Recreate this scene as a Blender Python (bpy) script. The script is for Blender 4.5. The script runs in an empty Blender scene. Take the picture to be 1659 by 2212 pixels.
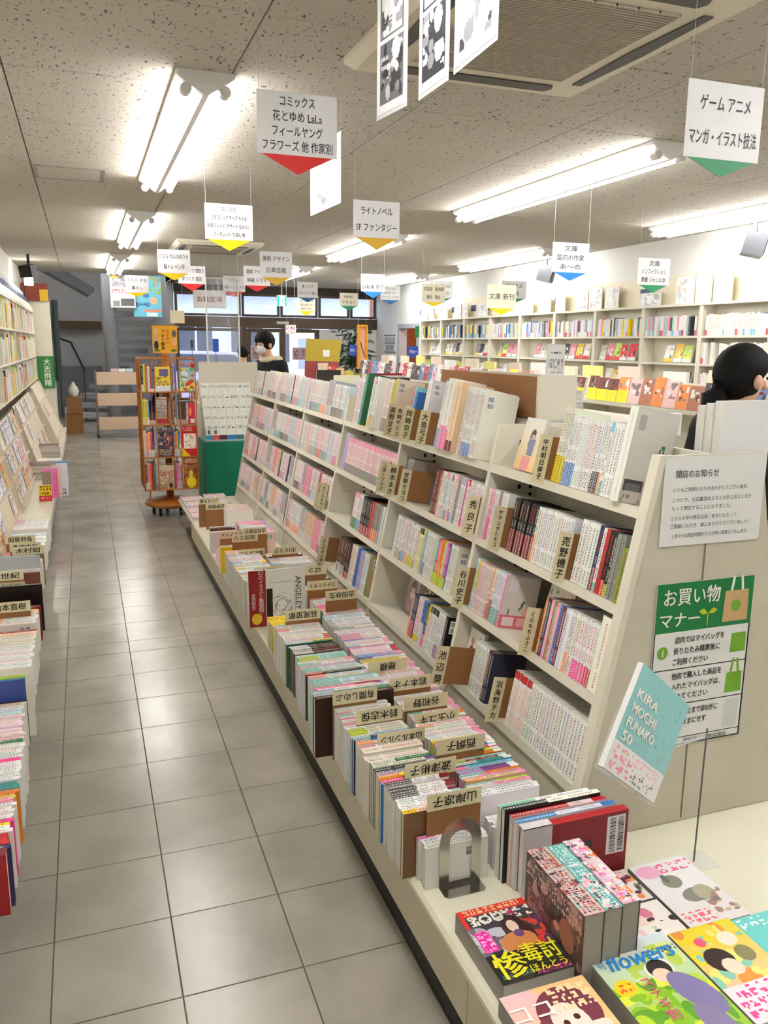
import bpy, math, random
import numpy as np
from mathutils import Matrix, Vector
random.seed(7)
SC = bpy.context.scene
COL = SC.collection
# ------------------------------------------------------------------ camera
FPX = 1773.65
CAM = Vector((-0.140, -1.792, 1.570))
YAW, PIT, ROL = math.radians(19.931), math.radians(-11.516), math.radians(0.598)
_f = Vector((math.sin(YAW)*math.cos(PIT), math.cos(YAW)*math.cos(PIT), math.sin(PIT)))
_r0 = Vector((math.cos(YAW), -math.sin(YAW), 0)); _u0 = _r0.cross(_f)
_r = _r0*math.cos(ROL)+_u0*math.sin(ROL); _u = -_r0*math.sin(ROL)+_u0*math.cos(ROL)
cam_d = bpy.data.cameras.new('camera'); cam_o = bpy.data.objects.new('camera', cam_d); COL.objects.link(cam_o)
cam_d.sensor_fit = 'HORIZONTAL'; cam_d.sensor_width = 36.0; cam_d.lens = FPX/1659*36.0
cam_d.clip_start = .02; cam_d.clip_end = 200
cam_o.matrix_world = Matrix(((_r.x, _u.x, -_f.x, CAM.x), (_r.y, _u.y, -_f.y, CAM.y), (_r.z, _u.z, -_f.z, CAM.z), (0, 0, 0, 1)))
SC.camera = cam_o
# ------------------------------------------------------------------ world, exposure
SC.view_settings.view_transform = 'Standard'; SC.view_settings.look = 'None'
SC.view_settings.gamma = 1; SC.view_settings.use_curve_mapping = False
SC.view_settings.exposure = 1.62
SC.cycles.use_denoising = True
W = bpy.data.worlds.new('overcast_sky'); SC.world = W; W.use_nodes = True
W.node_tree.nodes['Background'].inputs[0].default_value = (.62, .76, 1, 1)
W.node_tree.nodes['Background'].inputs[1].default_value = 2.4
TUBE = 13.0      # glow of the fluorescent tubes

def at(px, py, Y=None, X=None, z=None):
    """the point of a world plane seen at a place of the photograph"""
    d = _f + _r*((px-829.5)/FPX) - _u*((py-1106)/FPX)
    if Y is not None: t = (Y-CAM.y)/d.y
    elif X is not None: t = (X-CAM.x)/d.x
    else: t = (z-CAM.z)/d.z
    return CAM + d*t
# ------------------------------------------------------------------ materials
def lin(c):
    return tuple((x/12.92 if x <= .04045 else ((x+.055)/1.055)**2.4) for x in c[:3])
MATS = {}
def mat(name, c=(.8, .8, .8), rough=.5, metal=0, noise=.06, nscale=18, emit=0, alpha=1, trans=0, bump=0, spec=.5, srgb=True):
    if name in MATS: return MATS[name]
    m = bpy.data.materials.new(name); m.use_nodes = True; MATS[name] = m
    nt = m.node_tree; b = nt.nodes['Principled BSDF']
    if srgb: c = lin(c)
    b.inputs['Roughness'].default_value = rough; b.inputs['Metallic'].default_value = metal
    b.inputs['Specular IOR Level'].default_value = spec
    b.inputs['Base Color'].default_value = (*c, 1)
    if trans: b.inputs['Transmission Weight'].default_value = trans
    if alpha < 1: b.inputs['Alpha'].default_value = alpha
    if emit:
        b.inputs['Emission Color'].default_value = (*c, 1); b.inputs['Emission Strength'].default_value = emit
    if noise or bump:
        tc = nt.nodes.new('ShaderNodeTexCoord'); n = nt.nodes.new('ShaderNodeTexNoise')
        n.inputs['Scale'].default_value = nscale; n.inputs['Detail'].default_value = 3
        nt.links.new(tc.outputs['Object'], n.inputs['Vector'])
        if noise:
            mx = nt.nodes.new('ShaderNodeMix'); mx.data_type = 'RGBA'
            mx.inputs[6].default_value = (*[x*(1-noise) for x in c], 1); mx.inputs[7].default_value = (*[min(1, x*(1+noise)) for x in c], 1)
            nt.links.new(n.outputs['Fac'], mx.inputs[0]); nt.links.new(mx.outputs[2], b.inputs['Base Color'])
        if bump:
            bp = nt.nodes.new('ShaderNodeBump'); bp.inputs['Strength'].default_value = bump; bp.inputs['Distance'].default_value = .002
            nt.links.new(n.outputs['Fac'], bp.inputs['Height']); nt.links.new(bp.outputs[0], b.inputs['Normal'])
    return m
def print_mat():
    """printed paper: colour from the face, small type where a face carries ink"""
    m = bpy.data.materials.new('printed_paper'); m.use_nodes = True
    nt = m.node_tree; N = nt.nodes.new; Lk = nt.links.new; b = nt.nodes['Principled BSDF']
    b.inputs['Roughness'].default_value = .34; b.inputs['Specular IOR Level'].default_value = .45
    a = N('ShaderNodeAttribute'); a.attribute_name = 'col'
    k = N('ShaderNodeAttribute'); k.attribute_name = 'ink'
    uv = N('ShaderNodeUVMap'); uv.uv_map = 'uv'
    def mth(op, x, y=None, z=None):
        n = N('ShaderNodeMath'); n.operation = op
        for i, v in enumerate((x, y, z)):
            if v is None: continue
            if isinstance(v, (int, float)): n.inputs[i].default_value = v
            else: Lk(v, n.inputs[i])
        return n.outputs[0]
    n1 = N('ShaderNodeTexNoise'); n1.inputs['Scale'].default_value = 420; n1.inputs['Detail'].default_value = 1
    Lk(uv.outputs[0], n1.inputs['Vector'])
    sp = N('ShaderNodeSeparateXYZ'); Lk(uv.outputs[0], sp.inputs[0])
    cell = mth('FRACT', mth('MULTIPLY', sp.outputs[1], 125.0))
    inner = mth('MULTIPLY', mth('GREATER_THAN', cell, .14), mth('LESS_THAN', cell, .9))
    cols = mth('LESS_THAN', mth('ABSOLUTE', sp.outputs[0]), .0036)
    g = mth('MULTIPLY', mth('GREATER_THAN', n1.outputs['Fac'], .5), mth('MULTIPLY', inner, cols))
    g = mth('MULTIPLY', g, k.outputs['Alpha'])
    mx = N('ShaderNodeMix'); mx.data_type = 'RGBA'
    Lk(g, mx.inputs[0]); Lk(a.outputs['Color'], mx.inputs[6]); Lk(k.outputs['Color'], mx.inputs[7]); Lk(mx.outputs[2], b.inputs['Base Color'])
    return m
PRINT = print_mat()
def flat_mat():
    m = bpy.data.materials.new('colour_print'); m.use_nodes = True
    nt = m.node_tree; b = nt.nodes['Principled BSDF']; b.inputs['Roughness'].default_value = .4
    a = nt.nodes.new('ShaderNodeAttribute'); a.attribute_name = 'col'
    n = nt.nodes.new('ShaderNodeTexNoise'); n.inputs['Scale'].default_value = 60
    h = nt.nodes.new('ShaderNodeMix'); h.data_type = 'RGBA'; h.blend_type = 'MULTIPLY'
    r = nt.nodes.new('ShaderNodeMapRange'); r.inputs[3].default_value = .94; r.inputs[4].default_value = 1.04
    nt.links.new(n.outputs['Fac'], r.inputs[0]); h.inputs[0].default_value = 1
    nt.links.new(a.outputs['Color'], h.inputs[6]); nt.links.new(r.outputs[0], h.inputs[7]); nt.links.new(h.outputs[2], b.inputs['Base Color'])
    return m
FLAT = flat_mat()
SHELF = mat('cream_enamel', (.875, .855, .790), .42, noise=.04, nscale=6)
PANEL = mat('aged_cream_panel', (.795, .770, .700), .5, noise=.09, nscale=9)
KICK = mat('black_toe_kick', (.05, .05, .05), .5)
CARDM = mat('cream_card', (.89, .855, .70), .5, noise=.03)
BOARD = mat('brown_cardboard', (.60, .42, .25), .8, noise=.1, nscale=60)
INK = mat('black_ink', (.06, .06, .06), .6, noise=0)
PAPER = mat('white_paper', (.90, .90, .90), .5, noise=.02)
PAGES = mat('page_edges', (.86, .85, .81), .85, noise=.08, nscale=300)
BLACK = mat('matt_black', (.035, .035, .04), .6)
DARK = mat('dark_grey', (.19, .2, .22), .5)
WHITEP = mat('white_plastic', (.90, .89, .85), .4, noise=.02)
CHROME = mat('brushed_steel', (.75, .74, .72), .18, metal=1, noise=.05, nscale=40)
STRING = mat('nylon_string', (.75, .75, .72), .5, noise=0)
BRONZE = mat('bronze_aluminium', (.34, .27, .21), .4, metal=.3, noise=.08)
CONC = mat('grey_concrete', (.66, .67, .69), .8, noise=.1, nscale=12, bump=.2)
WIREM = mat('orange_wire', (.70, .42, .12), .45)
WOOD = mat('orange_wood', (.72, .43, .14), .32, noise=.25, nscale=9)
# ------------------------------------------------------------------ mesh helpers
class MB:
    def __init__(s): s.v = []; s.f = []; s.c = []; s.k = []; s.u = []; s.m = []; s.T = None
    def pt(s, p):
        p = Vector(p)
        s.v.append(tuple(s.T @ p) if s.T is not None else tuple(p)); return len(s.v)-1
    def face(s, pts, col=(.8, .8, .8), ink=None, uv=None, m=0):
        s.f.append([s.pt(p) for p in pts]); s.c.append(col); s.k.append(ink); s.u.append(uv); s.m.append(m)
    def fidx(s, ids, col=(.8, .8, .8), m=0):
        s.f.append(ids); s.c.append(col); s.k.append(None); s.u.append(None); s.m.append(m)
    def box(s, lo, hi, col=(.8, .8, .8), m=0):
        x0, y0, z0 = lo; x1, y1, z1 = hi
        i = [s.pt(p) for p in ((x0, y0, z0), (x1, y0, z0), (x1, y1, z0), (x0, y1, z0), (x0, y0, z1), (x1, y0, z1), (x1, y1, z1), (x0, y1, z1))]
        for q in ((0, 3, 2, 1), (4, 5, 6, 7), (0, 1, 5, 4), (2, 3, 7, 6), (1, 2, 6, 5), (3, 0, 4, 7)): s.fidx([i[a] for a in q], col, m)
        return s
    def prism(s, poly, axis, a, b, col=(.8, .8, .8), m=0):
        """a polygon of 2D points pushed along an axis from a to b"""
        def P(p, t): return {'x': (t, p[0], p[1]), 'y': (p[0], t, p[1]), 'z': (p[0], p[1], t)}[axis]
        n = len(poly); A = [s.pt(P(p, a)) for p in poly]; B = [s.pt(P(p, b)) for p in poly]
        s.fidx(A[::-1], col, m); s.fidx(B, col, m)
        for i in range(n): s.fidx([A[i], A[(i+1) % n], B[(i+1) % n], B[i]], col, m)
        return s
    def tube(s, pts, r, n=8, col=(.8, .8, .8), m=0, cap=True):
        pts = [Vector(p) for p in pts]; rings = []
        R = r if isinstance(r, (list, tuple)) else [r]*len(pts)
        for i, p in enumerate(pts):
            d = (pts[min(i+1, len(pts)-1)]-pts[max(i-1, 0)]).normalized()
            a = d.cross(Vector((0, 0, 1)) if abs(d.z) < .9 else Vector((1, 0, 0))).normalized(); b = d.cross(a)
            rings.append([s.pt(p+(a*math.cos(2*math.pi*k/n)+b*math.sin(2*math.pi*k/n))*R[i]) for k in range(n)])
        for i in range(len(rings)-1):
            for k in range(n): s.fidx([rings[i][k], rings[i][(k+1) % n], rings[i+1][(k+1) % n], rings[i+1][k]], col, m)
        if cap: s.fidx(rings[0][::-1], col, m); s.fidx(rings[-1], col, m)
        return s
    def lathe(s, prof, c=(0, 0, 0), n=24, col=(.8, .8, .8), m=0, sx=1, sy=1):
        rings = [[s.pt((c[0]+r*sx*math.cos(2*math.pi*k/n), c[1]+r*sy*math.sin(2*math.pi*k/n), c[2]+z)) for k in range(n)] for r, z in prof]
        for i in range(len(rings)-1):
            for k in range(n): s.fidx([rings[i][k], rings[i][(k+1) % n], rings[i+1][(k+1) % n], rings[i+1][k]], col, m)
        s.fidx(rings[0][::-1], col, m); s.fidx(rings[-1], col, m)
        return s
    def mesh(s, name, mats, origin=(0, 0, 0), smooth=False):
        me = bpy.data.meshes.new(name)
        o = origin
        me.from_pydata([(x-o[0], y-o[1], z-o[2]) for x, y, z in s.v], [], s.f)
        if not isinstance(mats, (list, tuple)): mats = [mats]
        for x in mats: me.materials.append(x)
        me.polygons.foreach_set('material_index', s.m)
        if smooth: me.polygons.foreach_set('use_smooth', [True]*len(s.f))
        if PRINT in mats or FLAT in mats:
            cc = []; kk = []
            for f, c, k in zip(s.f, s.c, s.k):
                cc += [*lin(c), 1.0]*len(f); kk += ([*lin(k), 1.0] if k else [0, 0, 0, 0])*len(f)
            me.attributes.new('col', 'FLOAT_COLOR', 'CORNER').data.foreach_set('color', cc)
            if PRINT in mats:
                me.attributes.new('ink', 'FLOAT_COLOR', 'CORNER').data.foreach_set('color', kk)
                uu = []
                for f, u in zip(s.f, s.u): uu += list(u) if u else [0, 0]*len(f)
                me.uv_layers.new(name='uv').data.foreach_set('uv', uu)
        me.update(); return me
    def build(s, name, mats, parent=None, origin=None, smooth=False):
        if origin is None:
            if parent is not None: origin = parent['_o']
            else:
                a = np.array(s.v); origin = ((a[:, 0].min()+a[:, 0].max())/2, (a[:, 1].min()+a[:, 1].max())/2, a[:, 2].min())
        origin = [float(x) for x in origin]
        o = bpy.data.objects.new(name, s.mesh(name, mats, origin, smooth)); COL.objects.link(o)
        o['_o'] = origin
        if parent is not None:
            o.parent = parent; po = parent['_o']; o.location = [origin[i]-po[i] for i in range(3)]
        else: o.location = origin
        return o
def empty(name, loc):
    o = bpy.data.objects.new(name, None); COL.objects.link(o); o.location = loc; o['_o'] = [float(x) for x in loc]; o.empty_display_size = .1
    return o
def tag(o, label, cat, group=None):
    o['label'] = label; o['category'] = cat
    if group: o['group'] = group
    return o
def struct(o): o['kind'] = 'structure'; return o
def bx(name, m, lo, hi, parent=None): return MB().box(lo, hi).build(name, m, parent)
TXT = {}
def text_mesh(s, size, m, spacing=1.0, line=1.0, bold=0, shear=0, width=None):
    key = (s, size, m.name, spacing, line, bold, shear, width)
    if key in TXT: return TXT[key]
    c = bpy.data.curves.new('lettering', 'FONT'); c.body = s; c.size = size; c.align_x = 'CENTER'; c.align_y = 'CENTER'
    c.space_character = spacing; c.space_line = line; c.resolution_u = 2; c.fill_mode = 'FRONT'; c.shear = shear
    t = bpy.data.objects.new('lettering', c)
    me = bpy.data.meshes.new_from_object(t); bpy.data.objects.remove(t)
    if bold and len(me.vertices):      # a heavier stroke: the outline printed twice, a hair apart
        V = [tuple(v.co) for v in me.vertices]; P_ = [tuple(p.vertices) for p in me.polygons]; n = len(V); b = bold*1.3
        me = bpy.data.meshes.new('lettering')
        me.from_pydata([(x+b, y, z) for x, y, z in V]+[(x-b*.4, y+b*.7, z+.00004) for x, y, z in V], [], P_+[tuple(i+n for i in q) for q in P_])
    me.materials.clear(); me.materials.append(m)
    if len(me.vertices):
        a = np.empty(len(me.vertices)*3, np.float32); me.vertices.foreach_get('co', a); a = a.reshape(-1, 3)
        a[:, :2] -= (a[:, :2].max(0)+a[:, :2].min(0))/2
        if width: a[:, 0] *= width/max(1e-6, np.ptp(a[:, 0]))
        me.vertices.foreach_set('co', a.ravel()); me.update()
    TXT[key] = me; return me
def text(s, size, m, c, ax, ay, parent, name='lettering', **kw):
    """lettering centred at c, running along ax with its head towards ay"""
    ax = Vector(ax).normalized(); ay = Vector(ay).normalized(); az = ax.cross(ay)
    if kw.pop('vertical', False): s = '\n'.join(s.replace('ー', '｜'))
    o = bpy.data.objects.new(name, text_mesh(s, size, m, **kw)); COL.objects.link(o)
    p = Vector(c)+az*.0009
    o.parent = parent; po = Vector(parent['_o']); p = p-po
    o.matrix_local = Matrix(((ax.x, ay.x, az.x, p.x), (ax.y, ay.y, az.y, p.y), (ax.z, ay.z, az.z, p.z), (0, 0, 0, 1)))
    return o
def frame(o, ax, ay, az=None):
    ax = Vector(ax).normalized(); ay = Vector(ay).normalized(); az = ax.cross(ay) if az is None else Vector(az).normalized(); o = Vector(o)
    return Matrix(((ax.x, ay.x, az.x, o.x), (ax.y, ay.y, az.y, o.y), (ax.z, ay.z, az.z, o.z), (0, 0, 0, 1)))
ORD = 'first second third fourth fifth sixth seventh eighth ninth tenth eleventh twelfth thirteenth fourteenth fifteenth sixteenth seventeenth eighteenth nineteenth twentieth'.split()
TENS = ['', '', 'twenty', 'thirty', 'forty', 'fifty', 'sixty', 'seventy', 'eighty', 'ninety']
def ordw(n):
    if n <= 20: return ORD[n-1]
    if n == 100: return 'hundredth'
    if n > 100: return 'hundred-and-'+ordw(n-100)
    t, u = divmod(n, 10)
    if u == 0: return TENS[t][:-1]+'ieth'
    return TENS[t]+'-'+ORD[u-1]
# ------------------------------------------------------------------ printed pictures: a grid of coloured cells
def art(w, h, nu, nv, shapes, seed=0):
    rs = np.random.RandomState(seed)
    U, V = np.meshgrid((np.arange(nu)+.5)/nu, (np.arange(nv)+.5)/nv)
    C = np.ones((nv, nu, 3))
    for sh in shapes:
        k = sh[0]
        if k == 'bg':
            t = V[..., None]; C = np.array(sh[1])*(1-t)+np.array(sh[2])*t
        elif k == 'ell':
            _, cx, cy, rx, ry, rot, col = sh
            c, s_ = math.cos(rot), math.sin(rot); du, dv = (U-cx), (V-cy)*h/w
            x = (du*c+dv*s_)/rx; y = (-du*s_+dv*c)/(ry*h/w)
            C[x*x+y*y < 1] = col
        elif k == 'rect':
            _, u0, v0, u1, v1, col = sh; C[(U > u0) & (U < u1) & (V > v0) & (V < v1)] = col
        elif k == 'slant':
            _, a, b, c0, col = sh; C[a*U+b*V > c0] = col
        elif k == 'blot':
            _, u0, v0, u1, v1, cols, n, dens = sh      # loose blots of colour
            for _i in range(n):
                cx, cy = rs.uniform(u0, u1), rs.uniform(v0, v1); rx, ry = rs.uniform(.25, 1)*dens, rs.uniform(.25, 1)*dens*w/h
                q = ((U-cx)/rx)**2+((V-cy)/ry)**2 < 1
                q &= (U > u0) & (U < u1) & (V > v0) & (V < v1)
                C[q] = cols[rs.randint(len(cols))]
        elif k == 'type':
            _, u0, v0, u1, v1, col, cu, cv, fill = sh  # rows of type too small to read
            q = (U > u0) & (U < u1) & (V > v0) & (V < v1)
            iu = ((U-u0)/cu*4).astype(int); iv = ((V-v0)/cv*4).astype(int)
            R = rs.rand(400, 400) < fill
            q &= R[np.clip(iv, 0, 399), np.clip(iu, 0, 399)] & (iv % 4 != 3) & (iu % 4 != 3)
            C[q] = col
    C = np.clip(C, 0, 1)
    xs = np.linspace(0, w, nu+1); ys = np.linspace(0, h, nv+1)
    gx, gy = np.meshgrid(xs, ys); v = np.stack([gx.ravel(), gy.ravel(), gx.ravel()*0], -1)
    i = np.arange(nu*nv); r = i//nu; c = i % nu; a = r*(nu+1)+c
    F = np.stack([a, a+1, a+nu+2, a+nu+1], -1)
    me = bpy.data.meshes.new('picture'); me.from_pydata(v.tolist(), [], F.tolist()); me.materials.append(FLAT)
    L = np.where(C <= .04045, C/12.92, ((C+.055)/1.055)**2.4).reshape(-1, 3)
    cc = np.ones((nu*nv, 4, 4)); cc[:, :, :3] = L[:, None, :]
    me.attributes.new('col', 'FLOAT_COLOR', 'CORNER').data.foreach_set('color', cc.ravel())
    return me
def put(me, name, o, ax, ay, parent, lift=.0006):
    """a printed sheet with its lower left corner at o"""
    M = frame(o, ax, ay); az = M.col[2].xyz
    ob = bpy.data.objects.new(name, me); COL.objects.link(ob)
    ob.parent = parent; M.translation = Vector(o)+az*lift-Vector(parent['_o']); ob.matrix_local = M
    return ob
# ------------------------------------------------------------------ the room
ZC = 2.68
def floor_mat(name, base, joint=False):
    m = bpy.data.materials.new(name); m.use_nodes = True; nt = m.node_tree; b = nt.nodes['Principled BSDF']
    tc = nt.nodes.new('ShaderNodeTexCoord'); n = nt.nodes.new('ShaderNodeTexNoise'); n.inputs['Scale'].default_value = 3.2; n.inputs['Detail'].default_value = 6
    oi = nt.nodes.new('ShaderNodeObjectInfo'); ad = nt.nodes.new('ShaderNodeVectorMath'); ad.operation = 'ADD'
    nt.links.new(tc.outputs['Object'], ad.inputs[0]); nt.links.new(oi.outputs['Location'], ad.inputs[1]); nt.links.new(ad.outputs[0], n.inputs['Vector'])
    r = nt.nodes.new('ShaderNodeValToRGB'); c = lin(base)
    r.color_ramp.elements[0].color = (*[x*.80 for x in c], 1); r.color_ramp.elements[1].color = (*[min(1, x*1.14) for x in c], 1)
    r.color_ramp.elements[0].position = .3; r.color_ramp.elements[1].position = .7
    mx = nt.nodes.new('ShaderNodeMix'); mx.data_type = 'RGBA'; mx.blend_type = 'MULTIPLY'; mx.inputs[0].default_value = 1
    mr = nt.nodes.new('ShaderNodeMapRange'); mr.inputs[3].default_value = .95; mr.inputs[4].default_value = 1.04
    nt.links.new(oi.outputs['Random'], mr.inputs[0]); nt.links.new(n.outputs['Fac'], r.inputs[0]); nt.links.new(r.outputs[0], mx.inputs[6]); nt.links.new(mr.outputs[0], mx.inputs[7])
    nt.links.new(mx.outputs[2], b.inputs['Base Color'])
    n2 = nt.nodes.new('ShaderNodeTexNoise'); n2.inputs['Scale'].default_value = 22; n2.inputs['Detail'].default_value = 2
    nt.links.new(ad.outputs[0], n2.inputs['Vector'])
    m2 = nt.nodes.new('ShaderNodeMapRange'); m2.inputs[3].default_value = .17; m2.inputs[4].default_value = .30
    nt.links.new(n.outputs['Fac'], m2.inputs[0]); nt.links.new(m2.outputs[0], b.inputs['Roughness'])
    bp = nt.nodes.new('ShaderNodeBump'); bp.inputs['Strength'].default_value = .10; bp.inputs['Distance'].default_value = .003
    nt.links.new(n2.outputs['Fac'], bp.inputs['Height']); nt.links.new(bp.outputs[0], b.inputs['Normal'])
    return m
TILE = floor_mat('vinyl_floor_tile', (.635, .612, .565))
JOINT = mat('dark_floor_joint', (.40, .385, .345), .8)
fl = struct(bx('floor', TILE, (-3, -4.6, -.12), (9, 18.6, -.0032)))
bx('floor_joint', JOINT, (-.92, -1.25, -.0032), (.92, 13.7, -.0029), fl)
def ceil_mat():
    m = bpy.data.materials.new('fissured_ceiling_board'); m.use_nodes = True; nt = m.node_tree; b = nt.nodes['Principled BSDF']
    b.inputs['Roughness'].default_value = .9; b.inputs['Specular IOR Level'].default_value = .2
    g = nt.nodes.new('ShaderNodeNewGeometry'); mp = nt.nodes.new('ShaderNodeMapping'); mp.inputs['Scale'].default_value = (1, .5, 1); mp.inputs['Rotation'].default_value = (0, 0, .1)
    nt.links.new(g.outputs['Position'], mp.inputs['Vector'])
    n = nt.nodes.new('ShaderNodeTexNoise'); n.inputs['Scale'].default_value = 74; n.inputs['Detail'].default_value = 2.5; n.inputs['Distortion'].default_value = .6
    nt.links.new(mp.outputs[0], n.inputs['Vector'])
    r = nt.nodes.new('ShaderNodeValToRGB'); e = r.color_ramp.elements
    e[0].position = .335; e[0].color = (*lin((.44, .41, .37)), 1); e[1].position = .375; e[1].color = (*lin((.75, .725, .68)), 1)
    nt.links.new(n.outputs['Fac'], r.inputs[0]); nt.links.new(r.outputs[0], b.inputs['Base Color'])
    bp = nt.nodes.new('ShaderNodeBump'); bp.inputs['Strength'].default_value = .5; bp.inputs['Distance'].default_value = .003
    nt.links.new(r.outputs[0], bp.inputs['Height']); nt.links.new(bp.outputs[0], b.inputs['Normal'])
    return m
CEIL = ceil_mat()
WALLW = mat('white_wall_paint', (.91, .91, .90), .75, noise=.02)
WALLC = mat('warm_white_wall', (.86, .84, .79), .7, noise=.03)
SEAM = mat('ceiling_seam', (.33, .30, .26), .9)
# tiles one by one along the aisle
def tile_mesh(w, l):
    g = .0016; b = .0008; mb = MB()
    lo = [mb.pt(p) for p in ((g, g, -.003), (w-g, g, -.003), (w-g, l-g, -.003), (g, l-g, -.003))]
    md = [mb.pt(p) for p in ((g, g, -b), (w-g, g, -b), (w-g, l-g, -b), (g, l-g, -b))]
    tp = [mb.pt(p) for p in ((g+b, g+b, 0), (w-g-b, g+b, 0), (w-g-b, l-g-b, 0), (g+b, l-g-b, 0))]
    for A, B in ((lo, md), (md, tp)):
        for i in range(4): mb.fidx([A[i], A[(i+1) % 4], B[(i+1) % 4], B[i]])
    mb.fidx(tp)
    return mb.mesh('tile', TILE)
T0 = .303
full = tile_mesh(T0, T0); cut = tile_mesh(T0, .165)
rows = [(j*T0, T0) for j in range(-4, 8)]+[(8*T0, .165)]
y = 8*T0+.165
while y < 13.6: rows.append((y, T0)); y += T0
for (y, l) in rows:
    for k in range(-3, 2 if y < 5.2 else 4):
        if k < -2 and y < 12.5: continue
        o = bpy.data.objects.new('tile', full if l == T0 else cut); COL.objects.link(o); o.parent = fl
        o.location = (k*T0-fl['_o'][0], y-fl['_o'][1], 0-fl['_o'][2])
# walls
w = MB(); w.box((-1.12, -4.6, 0), (-1.0, 13.0, ZC+.2)); w.box((-2.2, 13.0, 0), (-1.0, 13.12, 4.2)); w.box((-2.2, 13.12, 0), (-2.08, 18.5, 4.2))
struct(w.build('wall_left', WALLC))
w = MB(); w.box((5.68, -4.6, 0), (5.80, 12.48, ZC+.2)); w.box((5.68, 13.5, 0), (5.80, 15.1, ZC+.2)); w.box((5.68, 12.48, 1.93), (5.80, 13.5, ZC+.2))
struct(w.build('wall_right', WALLW))
struct(bx('wall_front', WALLC, (-1.12, -4.72, 0), (5.8, -4.6, ZC+.2)))
STW = mat('stairwell_wall', (.74, .74, .75), .8, noise=.06)
w = MB(); w.box((-2.2, 18.5, 0), (1.57, 18.62, 4.2)); w.box((1.45, 15.0, 0), (1.57, 18.5, 4.2)); w.box((-2.2, 13.0, 4.2), (1.57, 18.62, 4.3)); w.box((-1.0, 12.98, ZC), (1.57, 13.1, 4.2)); w.box((1.45, 13.1, ZC), (1.57, 15.0, 4.2))
struct(w.build('wall_stairwell', STW))
ce = MB(); ce.box((-1.12, -4.6, ZC+.012), (1.45, 12.98, ZC+.14)); ce.box((1.45, -4.6, ZC+.012), (5.8, 15.1, ZC+.14))
cl = struct(ce.build('ceiling', SEAM))
def panel_mesh(w_, l):
    mb = MB(); g = .0022; b = .004
    lo = [mb.pt(p) for p in ((g+b, g+b, 0), (g+b, l-g-b, 0), (w_-g-b, l-g-b, 0), (w_-g-b, g+b, 0))]
    md = [mb.pt(p) for p in ((g, g, b), (g, l-g, b), (w_-g, l-g, b), (w_-g, g, b))]
    up = [mb.pt(p) for p in ((g, g, .012), (g, l-g, .012), (w_-g, l-g, .012), (w_-g, g, .012))]
    mb.fidx(lo)
    for A, B in ((lo, md), (md, up)):
        for i in range(4): mb.fidx([A[i], A[(i+1) % 4], B[(i+1) % 4], B[i]])
    return mb.mesh('panel', CEIL)
pm = {}
for k in range(-1, 7):
    x0 = max(-1.0, -.383+.905*k); x1 = min(5.68, -.383+.905*(k+1))
    for j in range(-5, 16):
        y0 = 1.28+.9*j; y1 = y0+.9
        lim = 12.98 if x1 < 1.5 else 14.9
        y1 = min(y1, lim)
        if y1-y0 < .1: continue
        key = (round(x1-x0, 3), round(y1-y0, 3))
        if key not in pm: pm[key] = panel_mesh(*key)
        o = bpy.data.objects.new('panel', pm[key]); COL.objects.link(o); o.parent = cl
        o.location = (x0-cl['_o'][0], y0-cl['_o'][1], ZC-cl['_o'][2])
# service hatch, with its own frame
h = empty('ceiling_hatch', (-.15, 4.46, ZC)); tag(h, 'long framed service hatch in the ceiling beside the big left lamp', 'hatch')
m = MB()
for lo, hi in (((-.377, 4.245, ZC-.006), (.07, 4.262, ZC)), ((-.377, 4.672, ZC-.006), (.07, 4.69, ZC)), ((-.377, 4.262, ZC-.006), (-.355, 4.672, ZC)), ((.05, 4.262, ZC-.006), (.07, 4.672, ZC))): m.box(lo, hi)
m.build('hatch_frame', mat('hatch_metal', (.55, .54, .50), .5), h)
bx('hatch_panel', CEIL, (-.353, 4.264, ZC-.003), (.048, 4.67, ZC), h)
# ------------------------------------------------------------------ lamps
TUBEM = mat('fluorescent_glow', (1.0, .985, .97), noise=0, emit=TUBE, srgb=False)
ENAM = mat('lamp_enamel', (.93, .93, .92), .3, noise=0)
CAPM = mat('lamp_socket', (.86, .85, .83), .4, noise=0)
def lamp(x, y0, y1, label, z=ZC, tubes=(-.082, .082)):
    t = empty('fluorescent_lamp', (x, (y0+y1)/2, z)); tag(t, label, 'lamp', 'twin tube ceiling lamps')
    H = MB(); H.prism([(x-.12, z), (x-.12, z-.022), (x-.012, z-.092), (x+.012, z-.092), (x+.12, z-.022), (x+.12, z)], 'y', y0, y1); H.build('reflector', ENAM, t)
    for dx in tubes:
        for a, b in ((y0+.005, y0+.05), (y1-.05, y1-.005)):
            MB().tube([(x+dx, a, z-.072), (x+dx, b, z-.072)], .024, 10).build('socket', CAPM, t)
        MB().tube([(x+dx, y0+.05, z-.074), (x+dx, y1-.05, z-.074)], .0165, 12).build('tube', TUBEM, t, smooth=True)
lamp(.41, 1.96, 4.42, 'big twin tube lamp nearest over the left aisle')
lamp(.41, 5.95, 8.22, 'second twin tube lamp over the left aisle')
lamp(.39, 9.75, 12.1, 'farthest twin tube lamp over the left aisle by the stairwell')
lamp(.41, -2.0, .46, 'twin tube lamp over the aisle behind the viewer')
lamp(2.98, 2.22, 4.86, 'large glowing twin tube lamp right of the ceiling air conditioner')
lamp(2.95, 6.42, 8.68, 'twin tube lamp behind the light novel sign')
lamp(3.0, 10.3, 12.4, 'far twin tube lamp above the entrance side of the middle aisle')
lamp(2.98, -1.9, .6, 'twin tube lamp over the middle aisle behind the viewer')
lamp(5.05, 2.4, 4.98, 'twin tube lamp by the right wall, cut by the frame edge')
lamp(5.02, 6.85, 9.2, 'twin tube lamp along the right wall before the speaker')
lamp(5.0, 10.7, 13.0, 'farthest twin tube lamp along the right wall')
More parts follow.
